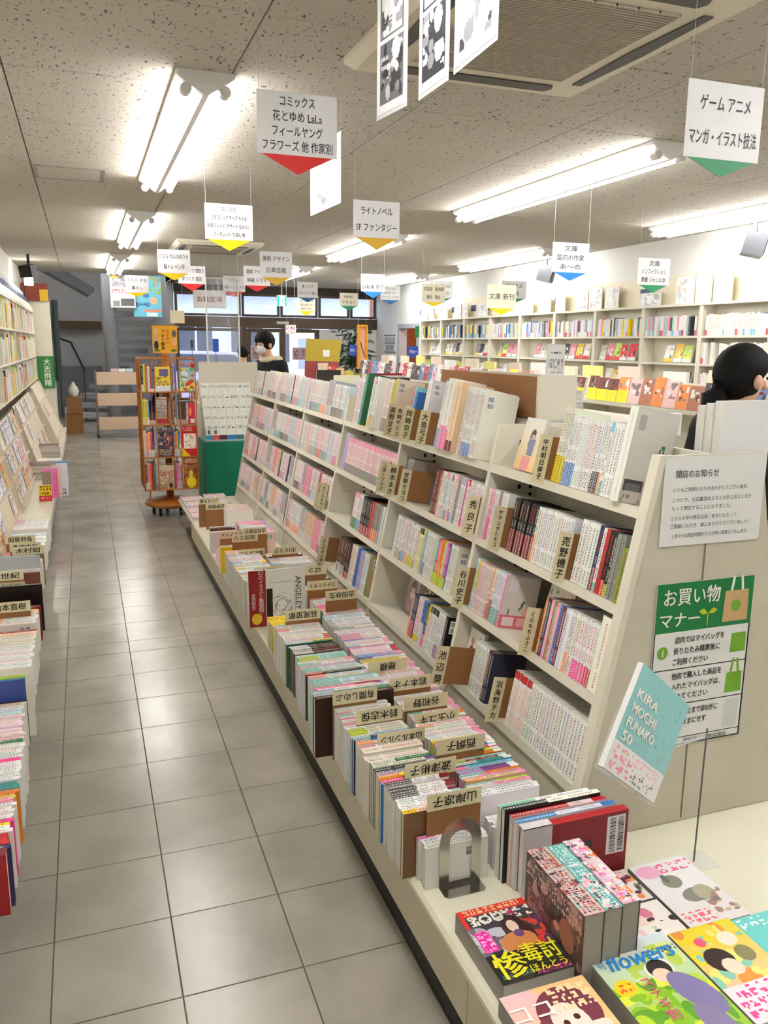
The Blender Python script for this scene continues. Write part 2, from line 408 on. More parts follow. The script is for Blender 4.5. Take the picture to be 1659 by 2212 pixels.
lamp(5.05, -1.9, .7, 'twin tube lamp by the right wall behind the viewer')
# ------------------------------------------------------------------ air conditioners
ACW = mat('aircon_plastic', (.86, .83, .75), .4, noise=.02)
GRL = mat('aircon_grille', (.70, .67, .60), .6)
LOUV = mat('aircon_louvre', (.30, .29, .28), .5)
def aircon(x0, y0, x1, y1, label):
    z = ZC; t = empty('ceiling_air_conditioner', ((x0+x1)/2, (y0+y1)/2, z)); tag(t, label, 'air conditioner')
    q = MB(); q.prism([(x0, y0), (x1, y0), (x1, y1), (x0, y1)], 'z', z-.02, z)
    b = .035
    lo = [q.pt(p) for p in ((x0+b, y0+b, z-.05), (x1-b, y0+b, z-.05), (x1-b, y1-b, z-.05), (x0+b, y1-b, z-.05))]
    hi = [q.pt(p) for p in ((x0, y0, z-.02), (x1, y0, z-.02), (x1, y1, z-.02), (x0, y1, z-.02))]
    q.fidx(lo[::-1])
    for i in range(4): q.fidx([hi[i], lo[i], lo[(i+1) % 4], hi[(i+1) % 4]][::-1])
    q.build('face_panel', ACW, t)
    W_ = x1-x0; g0, g1 = .19*W_, .81*W_; Yg = (y1-y0)/W_
    q = MB()
    n = 40
    for i in range(n):
        yy = y0+Yg*(g0+(g1-g0)*i/n); q.box((x0+g0, yy, z-.058), (x0+g1, yy+Yg*(g1-g0)/n*.55, z-.050))
    for i in range(9):
        xx = x0+g0+(g1-g0)*i/8; q.box((xx-.003, y0+Yg*g0, z-.0575), (xx+.003, y0+Yg*g1, z-.050))
    o = q.build('intake_grille', GRL, t); o['kind'] = 'stuff'
    for k in range(4):
        q = MB(); a, c = .17*W_, .83*W_; d0, d1 = .07*W_, .135*W_
        rr = {0: (x0+a, y0+Yg*d0, x0+c, y0+Yg*d1), 1: (x0+a, y1-Yg*d1, x0+c, y1-Yg*d0), 2: (x0+d0, y0+Yg*a, x0+d1, y0+Yg*c), 3: (x1-d1, y0+Yg*a, x1-d0, y0+Yg*c)}[k]
        q.prism([(rr[0]+.015, rr[1]), (rr[2]-.015, rr[1]), (rr[2], (rr[1]+rr[3])/2), (rr[2]-.015, rr[3]), (rr[0]+.015, rr[3]), (rr[0], (rr[1]+rr[3])/2)], 'z', z-.055, z-.049)
        q.build('air_louvre', LOUV, t)
aircon(.90, .42, 1.95, 1.60, 'large cream cassette air conditioner in the ceiling above hanging comic sheets')
aircon(.90, 7.77, 1.86, 8.75, 'small far cassette air conditioner in the ceiling over the middle aisle')
# speakers
def speaker(p, s, label, up, yaw, m):
    t = empty('ceiling_speaker', p); tag(t, label, 'speaker')
    F = Matrix.Translation(p) @ Matrix.Rotation(yaw, 4, 'Z') @ Matrix.Rotation(.22, 4, 'X')
    q = MB(); q.T = F; q.prism([(-s, -s*.7), (s, -s*.7), (s*.75, s*.7), (-s*.75, s*.7)], 'z', -s*.75, s*.75); q.build('cabinet', m, t)
    q = MB(); q.T = F; q.box((-s*.85, -s*.7-.008, -s*.62), (s*.85, -s*.7-.001, s*.62)); q.build('speaker_grille', BLACK, t)
    MB().tube([(p[0], p[1], p[2]+s*.5), (p[0], p[1], ZC)], .018, 8).build('bracket', m, t)
speaker((5.25, 7.35, 2.44), .125, 'grey speaker hung near the right wall behind the domestic authors sign', 0, .9, mat('speaker_grey', (.36, .37, .39), .5))
speaker((5.2, 3.92, 2.42), .12, 'grey speaker hung near the right wall at the frame edge', 0, .9, mat('speaker_grey'))
speaker((-.74, 10.3, 2.47), .10, 'black speaker hung at the left wall near the stairwell', 0, -.7, BLACK)
# doorway to the side room
t = struct(bx('trim_1', mat('grey_door_frame', (.66, .68, .72), .4), (5.655, 13.44, 0), (5.82, 13.52, 1.96)))
struct(bx('trim_2', mat('grey_door_frame'), (5.655, 12.46, 0), (5.82, 12.54, 1.96))); struct(bx('trim_3', mat('grey_door_frame'), (5.655, 12.54, 1.88), (5.82, 13.44, 1.96)))
ORG = mat('orange_plaster', (.80, .52, .30), .8)
w = MB(); w.box((5.8, 11.0, 0), (8.4, 11.1, 2.5)); w.box((5.8, 15.6, 0), (8.4, 15.7, 2.5)); w.box((8.4, 11.0, 0), (8.5, 15.7, 2.5)); w.box((5.8, 11.0, 2.5), (8.5, 15.7, 2.6))
struct(w.build('wall_side_room', ORG))
# globe added out of view to brighten the side room's orange walls
t = empty('added_globe_lamp', (6.7, 12.0, 2.5)); tag(t, 'added globe lamp, out of view, brightening the orange side room', 'lamp')
MB().lathe([(.01, -.30), (.07, -.28), (.11, -.22), (.12, -.17), (.11, -.12), (.07, -.06), (.03, -.04)], (6.7, 12.0, 2.49), 16).build('globe', mat('added_globe_glow', (1, .86, .66), noise=0, emit=26, srgb=False), t, smooth=True)
MB().tube([(6.7, 12.0, 2.45), (6.7, 12.0, 2.498)], .04, 10).build('lamp_base', WHITEP, t)
# ------------------------------------------------------------------ shop front with street behind
YF = 14.9
GLASS = mat('window_glass', (.93, .96, 1), .03, noise=0, alpha=.14, spec=.6)
def frame_rect(name, x0, x1, z0, z1, t=.05, kind='window', paneless=False):
    o = empty(name, ((x0+x1)/2, YF, z0)); o['kind'] = 'structure'
    q = MB()
    for lo, hi in (((x0, YF-.03, z0), (x0+t, YF+.03, z1)), ((x1-t, YF-.03, z0), (x1, YF+.03, z1)), ((x0+t, YF-.03, z0), (x1-t, YF+.03, z0+t)), ((x0+t, YF-.03, z1-t), (x1-t, YF+.03, z1))): q.box(lo, hi)
    q.build('window_frame', BRONZE, o)
    bx('pane', GLASS, (x0+t, YF-.004, z0+t), (x1-t, YF+.004, z1-t), o)
    return o
xs = [1.57, 2.86, 3.64, 4.43, 5.11, 5.68]
for i in range(5): frame_rect('window_%d' % (i+1), xs[i]+.01, xs[i+1]-.01, 2.09, 2.53, .045)
frame_rect('window_6', 1.58, 2.85, .45, 1.86, .06)
w = MB(); w.box((1.57, YF-.06, 2.53), (5.68, YF+.06, ZC+.1)); struct(w.build('trim_4', mat('dark_brown_fascia', (.22, .17, .13), .5)))
w = MB(); w.box((1.57, YF-.09, 1.87), (5.68, YF+.09, 2.08)); struct(w.build('trim_5', BRONZE))
w = MB(); w.box((2.86, YF-.05, 0), (2.95, YF+.05, 1.87)); struct(w.build('trim_6', BRONZE))
struct(bx('wall_back', WALLW, (4.45, YF-.04, 0), (5.68, YF+.04, 1.86)))
w = MB(); w.box((1.57, YF-.05, 0), (2.86, YF+.05, .44)); struct(w.build('trim_7', BRONZE))
def door(n, x0, x1, dy):
    o = empty('door_%d' % n, ((x0+x1)/2, YF+dy, 0)); o['kind'] = 'structure'
    q = MB(); t = .085; z1 = 1.86
    for lo, hi in (((x0, YF+dy-.02, 0), (x0+t, YF+dy+.02, z1)), ((x1-t, YF+dy-.02, 0), (x1, YF+dy+.02, z1)), ((x0+t, YF+dy-.02, 0), (x1-t, YF+dy+.02, .2)), ((x0+t, YF+dy-.02, z1-.07), (x1-t, YF+dy+.02, z1))): q.box(lo, hi)
    q.build('door_frame', BRONZE, o); bx('pane', GLASS, (x0+t, YF+dy-.004, .2), (x1-t, YF+dy+.004, z1-.07), o)
    bx('door_handle', CHROME, (x1-.06, YF+dy-.05, .9), (x1-.04, YF+dy-.02, 1.15), o)
door(1, 2.95, 3.70, -.025); door(2, 3.66, 4.45, .03)
q = tag(bx('door_closer_label', PAPER, (3.55, YF-.10, 1.955), (3.80, YF-.092, 2.005)), 'small white label strip on the bronze beam over the door', 'label')
# street
ROAD = mat('asphalt', (.42, .42, .44), .9, noise=.1); struct(bx('street', ROAD, (-6, 15.1, -.2), (16, 40, -.02)))
hs = empty('townhouse', (4, 24, 0)); tag(hs, 'pale plastered house with tiled eaves across the street outside', 'house')
FAC = mat('pale_plaster', (.80, .82, .84), .8)
bx('facade', FAC, (-4, 24, -.02), (14, 24.3, 3.3), hs)
q = MB(); q.prism([(23.0, 3.16), (23.0, 3.30), (26.5, 4.7), (26.5, 4.5)], 'x', -4.3, 14.3); q.build('roof', mat('grey_roof', (.50, .53, .58), .7), hs)
RT = mat('roof_tile_end', (.36, .39, .45), .7)
for i in range(46):
    xx = .4+i*.22
    MB().tube([(xx, 22.97, 3.24), (xx, 23.6, 3.50)], .062, 8).build('roof_tile', RT, hs)
DG = mat('dark_window', (.20, .23, .30), .15)
for i in range(6):
    xx = 1.0+i*1.55
    fr = bx('window', mat('white_sash', (.85, .87, .9), .5), (xx, 23.93, .95), (xx+1.1, 24.0, 2.1), hs)
    for j in range(2): bx('pane', DG, (xx+.06+j*.52, 23.915, 1.0), (xx+.52+j*.52, 23.93, 2.05), fr)
# parked car
cr = empty('parked_car', (2.3, 18.6, 0)); tag(cr, 'pale compact car parked outside the shop window', 'car')
q = MB(); pr = [(.9, .25), (4.5, .25), (4.55, .7), (3.9, .86), (3.3, 1.36), (1.75, 1.38), (1.1, .92), (.85, .8)]
q.prism([(x, z) for x, z in pr], 'y', 17.9, 19.3); q.build('car_body', mat('car_paint', (.80, .78, .88), .25, noise=0), cr)
q = MB(); q.prism([(1.3, .93), (3.7, .9), (3.22, 1.3), (1.8, 1.32)], 'y', 17.88, 17.90); q.build('side_window', DG, cr)
for xx in (1.6, 3.8):
    q = MB(); q.tube([(xx, 17.86, .29), (xx, 18.1, .29)], .30, 20); q.build('wheel', BLACK, cr)
q = MB(); q.box((.86, 17.95, .55), (.90, 18.25, .68)); q.build('headlamp', WHITEP, cr)
# street wall seen past the second door
gw = empty('street_cabinet', (5.3, 19.0, 0)); tag(gw, 'white vending cabinet standing across from the entrance', 'cabinet')
bx('body', WHITEP, (4.9, 18.8, -.02), (5.75, 19.4, 1.85), gw); bx('display_window', mat('cabinet_glass', (.55, .60, .75), .2), (4.98, 18.785, .95), (5.45, 18.8, 1.7), gw); bx('lower_flap', DARK, (5.0, 18.785, .3), (5.4, 18.8, .5), gw)
# ------------------------------------------------------------------ stairwell
st = empty('concrete_staircase', (.2, 15.4, 0)); tag(st, 'grey concrete spiral staircase rising in the dim stairwell at the far end', 'staircase')
cx, cy = at(238, 700, Y=15.6).x, 15.6
MB().tube([(cx, cy, 0), (cx, cy, 3.6)], .13, 20).build('newel_column', CONC, st, smooth=True)
for i in range(14):
    a0 = math.radians(150-17*i); a1 = a0+math.radians(24); z = .18*(i+1)
    q = MB(); R1 = .84
    q.prism([(cx+.1*math.cos(a0), cy+.1*math.sin(a0)), (cx+R1*math.cos(a0), cy+R1*math.sin(a0)), (cx+R1*math.cos((a0+a1)/2), cy+R1*math.sin((a0+a1)/2)), (cx+R1*math.cos(a1), cy+R1*math.sin(a1)), (cx+.1*math.cos(a1), cy+.1*math.sin(a1))], 'z', z-.10, z)
    q.build('tread', CONC, st)
lamp(-.3, 14.3, 16.6, 'added twin tube lamp, out of view, brightening the stairwell from above', 4.2); lamp(.75, 13.4, 14.6, 'added short twin tube lamp, out of view, brightening the stair foot', 4.2)  # both lamps are additions, hidden high up to lift the dark stairs
# upper flight seen from below, on the way up to the left
q = MB(); q.prism([(-1.7, 3.3), (.0, 2.35), (.12, 2.45), (-1.5, 3.45)], 'y', 13.3, 14.4); q.build('upper_flight', mat('dark_concrete', (.50, .51, .53), .8), st)
q = MB()
for i in range(6): q.box((-1.9, 17.0+i*.22, .0), (cx-.15, 18.4, .17*(i+1)))
q.build('lower_flight', mat('dark_concrete'), st)
rl = st
MB().tube([(-1.6, 17.2, 2.2), (-.9, 16.6, 1.75), (-.35, 16.2, 1.55), (-.12, 15.95, 1.0)], .022, 8).build('handrail', BLACK, rl)
for p in ((-1.3, 16.94, 2.0), (-.6, 16.4, 1.64), (-.14, 15.96, 1.05)): MB().tube([p, (p[0], p[1], .0)], .012, 6).build('baluster', DARK, rl)
wp = tag(bx('wooden_ledge', mat('brown_ledge', (.38, .29, .20), .6), (-1.9, 18.3, 1.85), (.3, 18.49, 2.02)), 'brown wooden ledge on the stairwell wall', 'ledge')
# ------------------------------------------------------------------ books
PAL = dict(white=(.93, .93, .92), cream=(.92, .90, .82), grey=(.62, .61, .59), black=(.07, .07, .08), red=(.78, .15, .17), wine=(.52, .12, .17), pink=(.96, .62, .74), hot=(.96, .25, .58),
           lilac=(.74, .68, .84), purple=(.50, .28, .60), navy=(.17, .21, .38), blue=(.20, .50, .80), sky=(.55, .78, .90), teal=(.25, .62, .60), mint=(.62, .86, .80), green=(.18, .48, .30), lime=(.78, .88, .25),
           yellow=(.97, .85, .12), orange=(.95, .55, .18), peach=(.95, .80, .68), brown=(.34, .20, .16), olive=(.55, .56, .25), silver=(.72, .74, .75), dark=(.25, .25, .27), blush=(.96, .86, .87), ice=(.84, .91, .95))
def J(c, a=.03): return tuple(min(1, max(0, x+random.uniform(-a, a))) for x in c)
# base colour, ink, bands from the foot up (from, to, colour)
def style(base, band=None, ink='dark', top=None, b0=0.0, b1=.28):
    return dict(base=base, band=band, ink=ink, top=top, b0=b0, b1=b1)
def sdesc(st):
    s = {'white': 'white', 'hot': 'hot pink', 'ice': 'pale blue', 'blush': 'pale pink', 'wine': 'dark red', 'dark': 'charcoal', 'sky': 'light blue', 'peach': 'peach'}.get(st['base'], st['base'])
    if st['band']: s += ' with %s foot' % {'hot': 'pink', 'wine': 'dark red', 'ice': 'pale blue', 'dark': 'charcoal'}.get(st['band'], st['band'])
    elif st['top']: s += ' with %s head' % {'hot': 'pink'}.get(st['top'], st['top'])
    return s
def spine(mb, w, h, st, P, rnd):
    """the printed back of a book: quads from the foot up; P(a, z) gives the point across and along it"""
    base = J(PAL[st['base']]); ink = J(PAL[st['ink']], .05); L = sum(base)/3
    if L < .35 and st['ink'] in ('dark', 'black'): ink = (.85, .83, .78)
    cuts = []
    fb = st['b1'] if st['band'] else 0
    if st['band']: cuts.append((0, fb*h, J(PAL[st['band']], .04), (.95, .95, .95) if sum(PAL[st['band']]) < 1.8 else (.2, .2, .2)))
    cuts.append((fb*h, fb*h+.04*h, base, None)); z = fb*h+.04*h
    cuts.append((z, z+.22*h*(1-fb), base, ink)); z += .22*h*(1-fb); cuts.append((z, z+.06*h, base, None)); z += .06*h
    tt = h*(.93 if not st['top'] else .80); cuts.append((z, tt, base, ink if random.random() < .8 else J(PAL['red'])))
    if st['top']: cuts.append((tt, h*.86, base, None)); cuts.append((h*.86, h, J(PAL[st['top']]), None))
    else: cuts.append((tt, h, base, None))
    o = rnd*3.7
    for a, b, c, k in cuts:
        mb.face([P(0, a), P(w, a), P(w, b), P(0, b)], c, k, (-w/2, a+o, w/2, a+o, w/2, b+o, -w/2, b+o))
    return base
def barcode(mb, P, w=.032, h=.05):
    """white label with two bar codes; P(u, v) in metres from its lower left"""
    mb.face([P(0, 0), P(w, 0), P(w, h), P(0, h)], (.95, .95, .95))
    for v in (.004, .028):
        x = .004
        while x < w-.005:
            b = random.choice((.0007, .0012, .0018)); mb.face([P(x, v, 1), P(x+b, v, 1), P(x+b, v+.017, 1), P(x, v+.017, 1)], (.1, .1, .1)); x += b+random.choice((.0009, .0015))
def book(name, T, w, h, d, st, parent=None, mb=None, cover=None, code=False, band_part=True):
    """w across the back, h tall, d deep; local x across, y from the back inwards, z up. With MB the book is added to that mesh."""
    own = mb is None; mb = MB() if own else mb; mb.T = T
    rnd = random.random(); bt = .0009
    base = spine(mb, w, h, st, lambda a, z: (a, 0, z), rnd)
    cc = cover or (J(base, .02) if sum(base) < 2.2 or random.random() < .5 else (.92, .91, .88))
    for x0, x1 in ((0, bt), (w-bt, w)): mb.box((x0, .0003, 0), (x1, d, h), cc)
    if not own: mb.box((bt, .0008, .0015), (w-bt, d-.002, h-.0015), (.84, .82, .76))
    if code: barcode(mb, lambda u, v, k=0: (-.0004-.0002*k, .012+u, h-.065+v))
    if not own: mb.T = None; return None
    org = T @ Vector((w/2, d/2, 0)); mb.T = T
    o = mb.build(name, [PRINT], origin=org)
    q = MB(); q.T = T; q.box((bt+.0001, .0012, .0016), (w-bt-.0001, d-.003, h-.0016), (.84, .82, .76)); q.build('page_block', PAGES, o)
    return o
U = Vector((.1933, 0, .9811)); D = Vector((.9811, 0, -.1933))
def facex(z): return .9637+.197*z
ROWZ = [1.162, .906, .658, .402]; ROWN = ['top', 'second', 'third', 'bottom']
BAYY = [-.09+.8767*i for i in range(7)]; BAYN = ['nearest', 'second', 'third', 'fourth', 'fifth', 'farthest']
def shelfT(row, y, dep=.004, lift=.001):
    o = Vector((facex(ROWZ[row]), y, ROWZ[row]))+D*dep+U*lift
    return Matrix(((0, D.x, U.x, o.x), (1, 0, 0, o.y), (0, D.z, U.z, o.z), (0, 0, 0, 1)))
# ------------------------------------------------------------------ the slanted double sided shelf
g = empty('slanted_bookshelf', (1.385, 2.53, .25)); tag(g, 'long cream double sided slanted bookshelf full of comics right of the aisle', 'bookshelf')
ep = MB(); ep.prism([(facex(.252), .252), (2.77-facex(.252), .252), (2.77-facex(1.30), 1.30), (facex(1.30), 1.30)], 'y', -.09, -.072); ep.build('end_panel', PANEL, g)
ep = MB(); ep.prism([(facex(.252), .252), (2.77-facex(.252), .252), (2.77-facex(1.30), 1.30), (facex(1.30), 1.30)], 'y', 5.15, 5.168); ep.build('end_panel', PANEL, g)
for s_ in (1.3835,): 
    q = MB(); q.box((s_, -.092, .26), (s_+.003, -.0898, 1.295)); q.build('panel_seam', mat('seam_line', (.45, .43, .38), .7), g)
q = MB(); q.prism([(facex(.25)-.006, .252), (facex(1.30)-.004, 1.302), (facex(1.30)+.016, 1.302), (facex(.25)+.014, .252)], 'y', -.095, -.06); q.build('front_edge_strip', SHELF, g)
bx('back_panel', SHELF, (1.377, -.072, .26), (1.393, 5.15, 1.30), g)
HOLE = mat('slot_black', (.05, .05, .05), .9, noise=0)
for i in range(1, 6):
    y = BAYY[i]
    for sd in (0, 1):
        f = (lambda x: x) if sd == 0 else (lambda x: 2.77-x)
        q = MB(); q.prism([(f(facex(.27)+.002), .27), (f(1.377), .27), (f(1.377), 1.30), (f(facex(1.30)+.002), 1.30)], 'y', y-.011, y+.011); q.build('upright', SHELF, g)
    q = MB()
    for k in range(30):
        z = .30+k*.032; q.box((1.30, y-.0118, z), (1.312, y-.011, z+.016)); q.box((1.345, y-.0118, z), (1.357, y-.011, z+.016))
    o = q.build('slot_strip', HOLE, g); o['kind'] = 'stuff'
for b in range(6):
    y0, y1 = BAYY[b]+(.012 if b else .018), BAYY[b+1]-.0115
    if b == 5: y1 = 5.15
    for r in range(4):
        z = ROWZ[r]; X = facex(z); dp = min(.30, (1.376-X)/.9811-.003)
        for sd in (0, 1):
            q = MB(); a = Vector((X, 0, z)); pts = [a+D*.0, a+D*dp, a+D*dp-U*.014, a+D*.012-U*.014, a+D*.012-U*.028, a-U*.028]
            q.prism([((p.x if sd == 0 else 2.77-p.x), p.z) for p in pts], 'y', y0, y1); q.build('shelf_board', SHELF, g)
q = MB(); q.prism([(facex(.252)+.012, .252), (facex(.372)+.012, .372), (facex(.372)+.028, .372), (facex(.252)+.028, .252)], 'y', -.06, 5.15); q.build('base_board', PANEL, g)
q = MB(); q.prism([(2.77-x, z) for x, z in ((facex(.252)+.012, .252), (facex(.372)+.012, .372), (facex(.372)+.028, .372), (facex(.252)+.028, .252))], 'y', -.06, 5.15); q.build('base_board', PANEL, g)
# plinth platform under it
pf = empty('display_platform', (1.25, 2.0, 0)); tag(pf, 'low cream display platform with black toe kick carrying rows of comics', 'display platform')
bx('toe_kick', KICK, (.585, -1.9, 0), (2.25, -.02, .085), pf); bx('toe_kick', KICK, (.585, -.0195, 0), (1.95, 4.55, .085), pf)
FASC = mat('platform_fascia', (.80, .77, .685), .45, noise=.07, nscale=5)
TRAY = mat('platform_top', (.885, .87, .79), .3, noise=.04, nscale=4)
for a, b in ((-1.9, -.397), (-.394, 1.44), (1.444, 3.1), (3.103, 4.55)): bx('fascia_board', FASC, (.573, a, .085), (.60, b, .228), pf)
q = MB(); q.prism([(.562, .228), (.562, .240), (.570, .250), (2.27, .250), (2.27, .228)], 'y', -1.9, .0); q.prism([(.562, .228), (.562, .240), (.570, .250), (1.98, .250), (1.98, .228)], 'y', .0002, 5.36); q.build('top_board', TRAY, pf)
bx('body', FASC, (.605, -1.88, .086), (1.94, 4.53, .227), pf)
# ---------------------------------------------------------------- rows of comics
def run(n, w, h, st, **k): return (n, w, h, st, k)
S = style
WH = lambda **k: S('white', **k)
BAND = ['orange', 'blue', 'lime', 'hot', 'teal', 'yellow', 'green', 'red']
def wmix(n, w=.0125, h=.175, p=.5):
    out = []
    for i in range(n):
        if random.random() < p: st = S('white', band=random.choice(BAND), b1=random.choice((.2, .26, .32)))
        else: st = S(random.choice(('white', 'white', 'white', 'cream', 'blush', 'ice')), top=random.choice((None, None, 'red', 'pink')))
        out.append(run(1, w*random.uniform(.85, 1.15), h*random.uniform(.98, 1.02), st))
    return out
def many(cols, w, h, **k): return [run(1, w, h, S(c, **k)) for c in cols]
ROWS = {
 (0, 0): [(.022, [run(1, .034, .257, WH(ink='silver'), code=True, cover=(.84, .83, .80))]), (.070, [run(4, .0145, .207, WH()), run(1, .0145, .207, S('white', band='mint', top='sky', b1=.2)), run(1, .014, .207, S('white', band='orange', b1=.3)),
      run(2, .0145, .207, S('white', band='black', b1=.3)), run(4, .0135, .207, WH(ink='black')), run(3, .0135, .205, WH(ink='grey')), run(4, .0132, .207, S('white', band='blue', b0=.3, b1=.34)), run(4, .0135, .232, S('cream', band='yellow', b1=.36), code=True)])],
 (0, 1): [(-.056, [run(1, .030, .150, S('olive'), cover=(.42, .40, .36), code=True), run(2, .016, .178, S('grey')), run(1, .015, .180, S('black', band='lime', b1=.2)), run(1, .020, .180, S('black', band='red', b1=.24, ink='red')), run(1, .016, .182, S('red')), run(1, .014, .182, S('white', band='teal', b1=.15)),
      run(1, .018, .184, S('navy', band='wine', b1=.35)), run(5, .0165, .184, WH(ink='black'))]), (.214, [run(13, .0142, .175, WH(ink='dark', top=None)), run(1, .013, .176, S('white', band='orange', b1=.5))]), (.412, [run(8, .0195, .178, S('black', band='wine', b1=.42)), ]), (.612, [run(1, .02, .178, WH()), run(2, .014, .178, S('cream')), run(1, .02, .178, S('grey')), run(2, .014, .178, WH()), run(2, .016, .178, S('pink', band='hot', b1=.45)), run(1, .014, .178, S('blush'))])],
 (0, 2): [(-.056, [run(1, .046, .208, S('white', ink='red'), cover=(.93, .91, .92)), run(2, .0135, .178, S('white', band='red', ink='red', b1=.3)), run(6, .0135, .178, S('white', band='hot', ink='red', b1=.3))]), (.083, [run(2, .013, .178, WH()), run(1, .013, .176, S('white', band='orange', b1=.34))]+many(['white', 'ice', 'wine', 'blue', 'pink', 'olive', 'pink', 'navy', 'orange'], .0162, .178, ink='white')),
      (.512, [run(1, .014, .178, S('pink'), cover=(.90, .87, .86), code=True), run(1, .013, .178, S('white', band='green', b1=.3)), run(3, .0125, .178, S('ice', band='teal', b1=.3)), run(2, .0125, .178, S('blush', band='wine', b1=.4)), run(1, .013, .178, S('peach', band='red', b1=.3)), run(8, .0105, .176, S('blush')), run(1, .012, .176, S('yellow', band='white', b1=.4)), run(2, .011, .180, S('ice'))])],
 (0, 3): [(-.05, [run(18, .0158, .177, WH(ink='black')), run(7, .0148, .177, S('white', top='red', ink='orange'))]), (.492, [run(2, .012, .176, S('dark')), run(1, .012, .176, S('wine')), run(7, .0128, .178, WH())])],
 (1, 0): [(.90, [run(1, .010, .250, WH(), code=True, cover=(.93, .92, .86)), run(1, .010, .255, WH(), code=True, cover=(.93, .93, .91)), run(2, .011, .250, S('white', ink='red')), run(6, .0125, .250, S('white', band='blue', b1=.2)), run(1, .014, .255, S('white', band='orange', b1=.25)), run(1, .012, .26, WH(), code=True, cover=(.92, .91, .90))]),
      (1.10, [run(1, .058, .272, S('peach', band='wine', b1=.15)), run(1, .012, .270, S('white', band='red', b1=.3)), run(1, .068, .28, S('white', band='pink', b1=.33), code=True), run(2, .015, .27, S('white', band='sky', b1=.3))]), (1.40, [run(1, .040, .27, WH(), code=True, cover=(.88, .88, .90)), run(2, .016, .21, S('cream')), run(1, .012, .21, S('lime'))]), (1.580, [run(1, .02, .21, S('blue')), run(1, .018, .23, S('sky')), run(1, .012, .21, S('hot'))]), (1.69, [run(1, .026, .258, S('red'), cover=(.72, .16, .18))])],
 (1, 1): [(.80, wmix(10, .0128, .178, .45)+[run(1, .014, .178, S('hot')), run(3, .0135, .177, S('white', top='lilac')), run(2, .013, .177, S('grey'))]+wmix(9, .0125, .180, .5)+[run(2, .016, .180, S('cream')), run(3, .013, .18, S('wine')), run(2, .013, .182, S('brown', ink='cream'))]), (1.475, [run(4, .0145, .18, S('grey')), run(2, .014, .18, S('dark')), run(1, .013, .178, S('silver'))]), (1.64, [run(1, .018, .185, S('black')), run(2, .016, .18, S('peach'))])],
 (1, 2): [(.895, [run(1, .016, .18, S('cream'), code=True, cover=(.90, .88, .80)), run(4, .0118, .178, S('white'))]+many(['purple', 'hot', 'lilac', 'lime', 'orange', 'orange', 'hot', 'teal'], .0142, .178, band='lime', b1=.25, ink='white')+[run(2, .012, .178, S('cream')), run(5, .0125, .178, S('white', ink='black')), run(1, .015, .18, S('white', band='navy', b1=.3)), run(2, .014, .18, S('sky', band='blue', b1=.5)), run(1, .016, .18, S('yellow')), run(3, .0125, .178, S('cream', top='black')), run(1, .014, .178, S('peach'))]+wmix(17, .0130, .178, .75)+[run(1, .020, .182, WH(), code=True, cover=(.86, .86, .88))])],
 (1, 3): [(.865, [run(1, .018, .18, S('black'), code=True, cover=(.07, .07, .08)), run(1, .014, .178, S('white', band='yellow', b1=.3)), run(3, .014, .178, S('white', band='purple', b1=.3)), run(6, .0125, .178, S('white', top='black', ink='green')), run(1, .014, .178, S('yellow', band='white', b1=.6)), run(2, .014, .178, S('dark', band='hot', b1=.3)), run(2, .015, .178, S('blue', band='white', b1=.5)), run(4, .014, .178, S('blush', ink='wine', band='yellow', b1=.15)), run(3, .014, .178, S('navy', band='red', b1=.4)), run(1, .014, .17, S('peach', band='orange', b1=.2))])],
 (2, 0): [(1.80, [run(1, .012, .258, S('yellow'), code=True, cover=(.93, .91, .82)), run(3, .012, .248, S('lime')), run(6, .0125, .25, S('blush', band='grey', b1=.25))]), (2.03, wmix(8, .0125, .25, .5)), (2.22, [run(1, .038, .265, S('green', ink='white'), cover=(.16, .42, .27))]), (2.275, [run(8, .0115, .235, S('ice')), run(4, .012, .235, S('blush', ink='red'))])],
 (2, 1): [(1.695, [run(54, .0128, .178, S('blush', band='grey', top='pink', ink='red', b1=.24)), run(1, .06, .20, S('lilac'))])],
 (2, 2): [(1.69, [run(1, .022, .18, WH(), code=True, cover=(.85, .84, .84)), run(2, .014, .178, S('silver')), run(7, .0135, .178, S('grey', band='orange', b1=.3)), run(3, .013, .178, S('red', ink='white')), run(10, .0125, .18, S('black', band='red', b1=.25)), run(4, .0128, .18, S('white', band='sky', b1=.3)), run(4, .02, .18, S('white', band='green', top='pink', ink='red', b1=.3))])],
 (2, 3): [(1.745, [run(1, .020, .195, S('olive'), code=True, cover=(.75, .67, .48)), run(5, .0125, .19, S('ice')), run(5, .013, .188, S('lilac')), run(3, .014, .19, S('blue')), run(6, .014, .19, S('cream')), run(6, .013, .19, S('black', band='red', b1=.2)), run(10, .0128, .185, S('brown', band='white', b1=.28))])],
}
FARPOOL = [('blush', None), ('blush', 'ice'), ('white', 'pink'), ('white', None), ('ice', None), ('blush', 'red'), ('white', 'grey'), ('white', 'orange'), ('pink', None), ('peach', 'white'), ('white', 'black'), ('silver', 'white'), ('cream', 'wine'), ('white', 'teal'), ('blush', 'dark')]
def far_row(b, r):
    out = []; y = BAYY[b]+.016; end = BAYY[b+1]-.03
    while y < end:
        n = random.randint(4, 12); c = random.choice(FARPOOL); w = random.choice((.0115, .0125, .014)); h = .178+(.03 if r == 0 else 0)*random.random()
        if random.random() < .15: n = 1; c = (random.choice(('lilac', 'wine', 'black', 'sky', 'yellow', 'brown')), None); w = .03
        n = max(1, min(n, int((end-y)/(w+.0006)))); out.append((y, [run(n, w, h, S(c[0], band=c[1], ink=random.choice(('red', 'dark', 'hot', 'dark'))))])); y += n*(w+.0006)+.0015
        if y > end-.02: break
    return out
rest = MB(); nbook = 0; CMAX = 300
order = sorted(((b, r) for b in range(6) for r in range(4)), key=lambda k: (k[0], k[1]))
